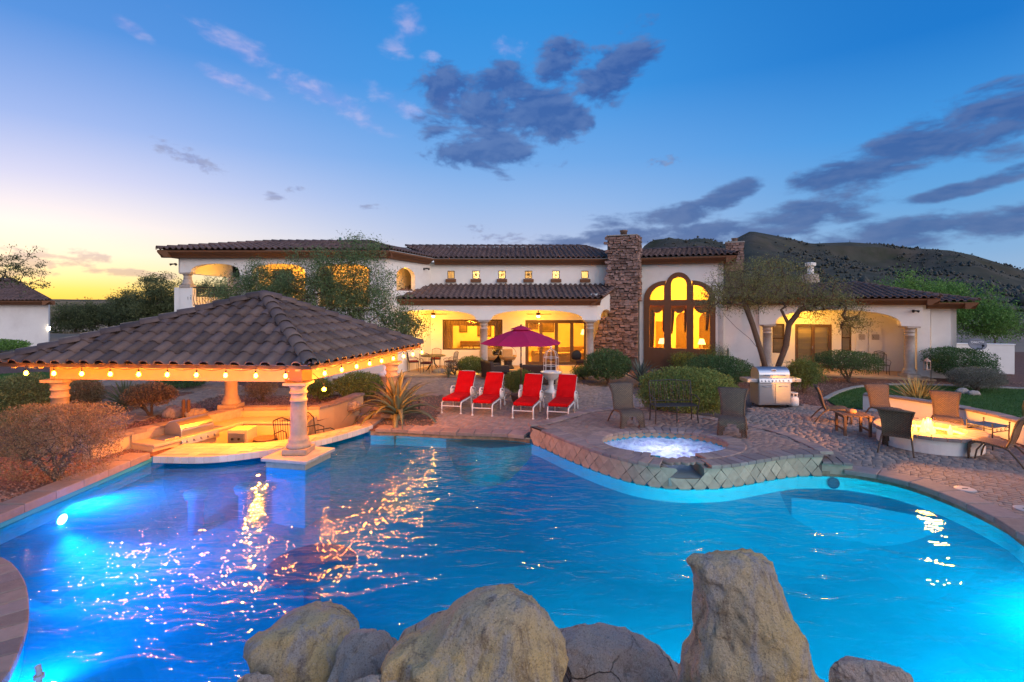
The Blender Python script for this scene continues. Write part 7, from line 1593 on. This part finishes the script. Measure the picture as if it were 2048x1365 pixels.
def tree(name, label, base, trunks, crowns, n_att, n_leaf, leafmat_, leaf=.10, asp=.3, spread=.28, r0=.12, droop=.3, bark=m_bark, group=None, bare=0, cat='tree', tipr=.006, clump=None):
    t = thing(name, label, cat, base, 0, group); B = Vector(base); att = []
    for (c, r, w_, low, sh) in crowns: att += ell_points(int(n_att * w_), np.array(c) - np.array(base), r, low, sh)
    mb, nodes = skeleton([[tuple(Vector(p) - B) for p in pl] for pl in trunks], att, r0, tipr)
    mb.build('trunk', bark, t, True, recalc=False)
    A = np.array(att); sel = A[RNG.permutation(len(A))[:int(len(A) * (1 - bare))]]
    cw = RNG.gamma(1.6, 1., len(sel)); cw /= cw.sum(); idx = RNG.choice(len(sel), n_leaf, p=cw); P = sel[idx] + RNG.normal(0, 1, (n_leaf, 3)) * spread * np.array([1, 1, .65])
    v, f = leaves(P, leaf, asp, droop); link('crown', npmesh('crown', v, f, leafmat_), None, t); return t
# big mesquite behind the gazebo
def at(px, py, y): return (XY(px, y), y, ZY(py, y))
b0 = (XY(610, 19.5), 19.5, 0)
tree('mesquite_tree', 'large green mesquite tree behind the gazebo roof', b0, [[b0, (-7.6, 19.5, 1.0), (-7.9, 19.6, 1.8)], [b0, (-7.6, 19.5, 1.0), (-7.0, 19.4, 1.9)]],
     [(at(640, 600, 19.5), (1.7, 1.5, 1.45), .30, -.9, .3), (at(560, 590, 19.7), (1.9, 1.4, 1.15), .22, -.8, .3), (at(735, 600, 19.3), (1.5, 1.3, 1.4), .22, -.9, .3), (at(480, 605, 19.8), (1.2, 1.2, 1.0), .14, -.9, .3), (at(520, 560, 19.8), (1.0, 1.2, .8), .08, -.9, .3), (at(790, 650, 19.0), (1.0, 1.0, .75), .10, -.9, .3), (at(720, 510, 19.5), (1.0, .8, .8), .05, -.6, .4), (at(820, 660, 18.9), (.6, .7, .6), .05, -.9, .3), (at(650, 540, 19.5), (1.6, 1.2, .9), .12, -.9, .3)],
     820, 68000, m_lf_mesq, .085, .28, .20, .17, .35)
# palo verde in front of the right wing
b1 = (XY(1548, 20.6), 20.6, 0)
tree('palo_verde_tree', 'twin-trunked palo verde tree in front of the right wing', b1,
     [[b1, at(1530, 735, 20.6), at(1522, 705, 20.5), at(1500, 678, 20.4), at(1472, 655, 20.2), at(1450, 632, 20.1)], [b1, at(1530, 735, 20.6), at(1522, 705, 20.5), at(1505, 650, 20.6), at(1490, 610, 20.7)], [(b1[0] + .1, b1[1], 0), at(1555, 735, 20.6), at(1572, 690, 20.6), at(1577, 650, 20.6), at(1600, 620, 20.6), at(1640, 605, 20.5)], [(b1[0] + .1, b1[1], 0), at(1555, 735, 20.6), at(1572, 690, 20.6), at(1577, 650, 20.6), at(1562, 620, 20.8)]],
     [(at(1560, 580, 20.6), (2.0, 1.7, 1.3), .34, -.75, .3), (at(1475, 578, 20.4), (1.4, 1.3, 1.15), .2, -.8, .3), (at(1655, 605, 20.6), (1.6, 1.4, 1.05), .22, -.85, .3), (at(1430, 600, 20.2), (.8, 1.0, .75), .10, -.9, .3), (at(1700, 645, 20.5), (.65, .8, .6), .06, -.9, .3), (at(1530, 535, 20.6), (1.2, 1.0, .5), .08, -.6, .4)],
     950, 25000, m_lf_pv, .085, .22, .19, .12, .4, tipr=.0085)
tree('bright_green_tree', 'bright green feathery tree behind the right wing', at(1880, 700, 36)[:2] + (0,), [[at(1880, 700, 36)[:2] + (0,), (XY(1880, 36), 36, 1.5), (XY(1878, 36), 36, 2.6)]],
     [(at(1890, 620, 36), (3.6, 3, 1.9), .5, -.95, .25), (at(1830, 590, 36), (2.6, 2, 1.6), .25, -.9, .3), (at(1960, 640, 35), (2.0, 2, 1.3), .25, -.9, .3)], 360, 36000, m_lf_green, .16, .3, .40, .2, .2)
for i, (px, py, y, rx_, rz_, lab) in enumerate(((150, 640, 60, 3.6, 2.5, 'dark desert tree beside the guest house corner'), (215, 630, 62, 3.6, 2.7, 'dark desert tree second from the guest house'), (275, 620, 58, 3.2, 3.0, 'dark desert tree in the middle of the far left row'), (320, 605, 52, 2.8, 3.3, 'tall dark desert tree nearest the balcony'), (440, 600, 56, 3.5, 3.0, 'desert tree seen through the balcony arch'))):
    b = (XY(px, y), y, 0); tree('desert_tree', lab, b, [[b, (b[0] + .2, y, .8), (b[0] + .3, y, 1.5)]], [((b[0], y, ZY(py, y)), (rx_, 2.5, rz_ * .85), 1., -.9, .3)], 200, 15000, m_lf_far, .20, .35, .36, .14, .2, group='far desert trees')
b = (XY(-40, 33), 33, 0); tree('bare_tree', 'thin sparsely leaved branches at the far left edge', b, [[b, (b[0], 33, 2.5), (b[0] + .4, 33, 4)]], [(at(20, 545, 33), (2.4, 1.6, 1.9), 1., -.9, .3)], 110, 1700, m_lf_far, .15, .35, .14, .1, .2, tipr=.009)
for i, (px, py, y) in enumerate(((1990, 670, 42), (2050, 665, 46))):
    b = (XY(px, y), y, 0); tree('desert_shrub', ('dry twiggy shrub on the slope right of the green tree', 'dry twiggy shrub at the right edge of the slope')[i], b, [[b, (b[0], y, .4)]], [((b[0], y, 1.0), (1.9, 1.6, 1.1), 1., -.3, .3)], 130, 2600, m_lf_far, .13, .35, .2, .06, .1, cat='shrub')
# ---- clipped bushes
def bush(name, label, px, base_py, wpx, hpx, leafm, n=9000, leaf=.05, asp=.5, flat=.0, stem_h=.12, depth=.9, group='garden bushes', lean=0., dens=.55, woody=.0, topm=None, seed=0, base=None, lump=.17):
    x, y, _ = base or G(px, base_py); w_, h_ = wpx * y / FOC / 2, hpx * y / FOC
    t = thing(name, label, 'bush', (x, y, -.02), 0, group); c = np.array([0, 0, h_ * (.5 + stem_h / 2)]); r = np.array([w_, w_ * depth, h_ * (.5 - stem_h / 2)])
    stems = []
    for k in range(7): a = RNG.uniform(0, 6.28); stems.append([(0, 0, 0), (.25 * w_ * math.cos(a), .25 * w_ * math.sin(a), h_ * .3)])
    stems = [[(0.02 * k, 0, 0)] + s_[1:] for k, s_ in enumerate(stems)]; att = ell_points(120 + int(900 * woody), c, r * .88, -.95, .45)
    mb, _n = skeleton(stems, att, .03 + .012 * w_, .004 + .003 * woody, 4, .1); mb.build('stem', m_twig, t, False, recalc=False)
    d = RNG.normal(0, 1, (n * 2, 3)); d /= np.linalg.norm(d, axis=1)[:, None]; d = d[d[:, 2] > -.88][:n]; n = len(d)
    # rounded box profile with lumps
    pw_ = 2.0 + flat * 3; sc = 1 / (np.abs(d[:, 0]) ** pw_ + np.abs(d[:, 1]) ** pw_ + np.abs(d[:, 2]) ** pw_) ** (1 / pw_)
    lm = np.array([mn.fractal((q[0] * 2.3 + seed * 3.1, q[1] * 2.3, q[2] * 2.3), 1, 2, 4) for q in d]) * lump
    rad = (1 - np.abs(RNG.normal(0, .13, n)) * dens * 2 + (RNG.uniform(0, 1, n) > .965) * RNG.uniform(.02, .10, n)) * (1 + lm) * sc; P = c + d * rad[:, None] * r; P[:, 0] += lean * (P[:, 2] - c[2])
    if woody: keep = (RNG.uniform(0, 1, n) > woody * .9 * np.clip((h_ * .78 - P[:, 2]) / (h_ * .35), 0, 1)); P = P[keep]; d = d[keep]
    inn_ = RNG.normal(0, 1, (n // 2, 3)); inn_ /= np.linalg.norm(inn_, axis=1)[:, None]; Q = c + inn_ * (RNG.uniform(.15, .9, (n // 2, 1)) ** .6) * r * .95; Q = Q[(Q[:, 2] > h_ * (stem_h + .12)) & ((woody == 0) | (Q[:, 2] > h_ * .45))]; Q[:, 0] += lean * (Q[:, 2] - c[2]); P = np.concatenate([P, Q]); d = np.concatenate([d, np.zeros_like(Q)])
    v, f = leaves(P, leaf, asp, 0, d * .8); link('foliage', npmesh('foliage', v, f, leafm), None, t); return t
bush('clipped_bush', 'round dark clipped bush beside the stone chimney', 1214, 768, 92, 70, m_lf_dark, 11000, .055, seed=1)
bush('clipped_bush', 'large domed clipped bush behind the iron bench', 1375, 838, 196, 104, m_lf_bush, 24000, .05, seed=2, depth=.75, topm=None)
bush('clipped_bush', 'wide domed bush behind the large one by the arched window', 1435, 778, 134, 68, m_lf_dark, 13000, .055, seed=3)
bush('vase_bush', 'vase-shaped clipped bush with bare stems before the french doors', 1695, 764, 116, 62, m_lf_dark, 11000, .05, flat=.3, stem_h=.30, seed=4, woody=.6)
bush('loose_shrub', 'loose leafy green shrub right of the cart grill', 1606, 784, 72, 68, m_lf_bush, 6000, .075, .3, seed=5, dens=1.1, lump=.4)
bush('leaning_bush', 'dark clipped bush leaning right beside the garden wall', 1922, 762, 112, 68, m_lf_dark, 12000, .055, seed=6, lean=-.5, flat=.2)
bush('grey_bush', 'grey green rounded bush below the garden wall', 1952, 782, 100, 48, m_lf_grey, 10000, .05, .3, seed=7)
bush('ball_bush', 'small round clipped bush behind the umbrella pole', 1042, 792, 66, 52, m_lf_bush, 8000, .045, seed=8)
bush('porch_bush', 'small round bush at the foot of the middle porch column', 942, 752, 54, 40, m_lf_bush, 6000, .05, seed=9)
bush('twiggy_shrub', 'sparse twiggy shrub left of the small porch bush', 908, 752, 44, 36, m_lf_grey, 900, .05, .4, seed=10, woody=.6, dens=1.2)
bush('woody_bush', 'big woody flat-topped bush at the left edge of the pool wall', 108, 962, 222, 152, m_lf_dry, 26000, .035, .42, flat=.5, seed=11, woody=.5, depth=.8, stem_h=.1)
bush('leafy_bush', 'leafy bush behind the left gazebo column', 45, 838, 118, 92, m_lf_olive, 9000, .05, seed=12, dens=1.)
bush('leafy_bush', 'narrow brown green bush right of the left gazebo column', 168, 822, 72, 66, m_lf_dry, 5000, .05, seed=13, dens=1.)
bush('brown_shrub', 'brown dried shrub with bare stems beside the garden yucca', 298, 832, 98, 66, m_lf_dry, 6500, .05, seed=14, woody=.55, stem_h=.3)
bush('bed_bush', 'round bush in the gravel bed behind the front gazebo column', 718, 800, 96, 56, m_lf_bush, 8000, .05, seed=15)
bush('low_shrub', 'low spreading shrub under the arched window', 1372, 742, 62, 38, m_lf_bush, 3500, .06, .35, seed=16, dens=1.2, lump=.4)
bush('low_shrub', 'taller wispy shrub right of the arched window', 1432, 742, 56, 54, m_lf_bush, 2200, .06, .35, seed=17, dens=1.3, lump=.5)
bush('low_shrub', 'low plants at the foot of the right porch column', 1166, 758, 44, 26, m_lf_bush, 3000, .06, .3, seed=18, dens=1.2, lump=.5)
bush('far_hedge', 'low green hedge in front of the guest house', -10, 704, 110, 24, m_lf_green, 5000, .10, seed=19)
bush('bed_shrub', 'small spiky shrub seen under the gazebo beam near the back column', 520, 802, 66, 44, m_lf_dry, 2600, .07, .2, seed=20, dens=1.3, lump=.5)
bush('bed_shrub', 'low shrub in the bed left of the bright path', 365, 776, 90, 26, m_lf_dark, 3500, .06, seed=21)
bush('bed_shrub', 'low shrub seen between bed bush and front column', 640, 800, 60, 44, m_lf_bush, 3000, .06, seed=22, dens=1.2, lump=.4)
# ---- agave: every broad leaf a piece
def blade(L_l, W, bend, thick, n=9, fold=.25):
    vs = []
    for i in range(n + 1):
        s_ = i / n; w_ = W * (math.sin(math.pi * min(1, .18 + s_ * .82) ** .9)) * (1 - s_ ** 6) if False else W * (1 - abs(2 * s_ - .8) ** 2.2 * .52 if s_ < .4 else (1 - ((s_ - .4) / .6) ** 1.9)); a = bend * s_ * s_; x = L_l * s_ * math.cos(a * .6); z = -L_l * s_ * math.sin(a * .6)
        w_ = max(w_, .002); vs += [(x, -w_ / 2, z + fold * w_), (x, 0, z), (x, w_ / 2, z + fold * w_), (x, 0, z - thick * (1 - s_))]
    fs = []
    for i in range(n):
        a = i * 4; b = a + 4; fs += [(a, b, b + 1, a + 1), (a + 1, b + 1, b + 2, a + 2), (a + 2, b + 2, b + 3, a + 3), (a + 3, b + 3, b, a)]
    return MB().add(vs, fs)
def agave(label, loc, n, L_l, W, mat, name='agave', bend=(.2, 1.1), cat='agave', emin=8, emax=80, asone=False):
    t = thing(name, label, cat, loc); joint = MB()
    for k in range(n):
        f = k / n; el_ = R(emin + (emax - emin) * f ** .9); az_ = k * 2.39996; ln = L_l * (1.0 - .15 * f) * RNG.uniform(.85, 1.1); b = blade(ln, W * RNG.uniform(.85, 1.1), bend[1] * (1 - f) + bend[0] * RNG.uniform(0, 1.5), W * .16)
        mt = Matrix.Rotation(az_ + RNG.uniform(-.2, .2), 4, 'Z') @ Matrix.Rotation(-el_, 4, 'Y'); mt = Matrix.Translation((0, 0, .10)) @ mt
        if asone: joint.add([mt @ Vector(v) for v in b.v], b.f)
        else: me = b.mesh('leaf', True); link('leaf', me, mat, t, mtx=mt)
    if asone: joint.build('leaves', mat, t, True, recalc=False, kind='stuff')
    MB().lathe([(W * 1.1, 0), (W * 1.2, .08), (W * .6, .16)], 12).build('heart', mat, t, True); return t
m_ag = M('agave_leaf', (.135, .155, .085), .55, .2, 6, .1, 40, orand=.25, col2=(.17, .16, .085)); m_yu = M('yucca_leaf', (.32, .28, .10), .55, .2, 6, 0, island=.3, col2=(.42, .34, .13)); m_cac = M('cactus', (.10, .13, .10), .7, .25, 20, .4, 50, orand=.2)
agave('large blue green agave with curling leaves beside the bar', (*G(795, 838)[:2], 0), 46, 1.5, .17, m_ag, emin=12, emax=84)
agave('golden spiky yucca behind the fire pit seat wall', (XY(1836, 16.3), 16.3, .02), 120, 1.05, .06, m_yu, 'yucca', (.0, .25), 'yucca', 12, 84, True)
agave('pale spiky yucca on the left lawn edge', (*G(250, 818)[:2], 0), 90, 1.0, .05, M('yucca_green', (.14, .16, .08), .6, .2, 6, 0, island=.3), 'yucca', (.0, .35), 'yucca', 5, 84, True)
agave('grey spiky agave between chimney and arched window', (XY(1282, 21.0), 21.0, 0), 30, 1.15, .09, m_cac, 'agave', (.1, .5), 'agave', 30, 85)
agave('small grey agave below the arched window', (XY(1306, 20.2), 20.2, 0), 26, .8, .07, m_cac, 'agave', (.1, .5), 'agave', 25, 85)
agave('small spiky agave in the pot bed by the porch', (XY(897, 23.4), 23.4, 0), 24, .45, .04, m_ag, 'agave', (.1, .4))
t = thing('cactus', 'slender upright cactus beside the arched window shrubs', 'cactus', (XY(1456, 23.6), 23.6, 0)); MB().lathe([(.05, 0), (.06, .6), (.055, 1.2), (.02, 1.3)], 9).build('stem', m_cac, t, True); MB().lathe([(.035, 0), (.04, .5), (.01, .75)], 8, (.12, .03, 0)).build('stem', m_cac, t, True)
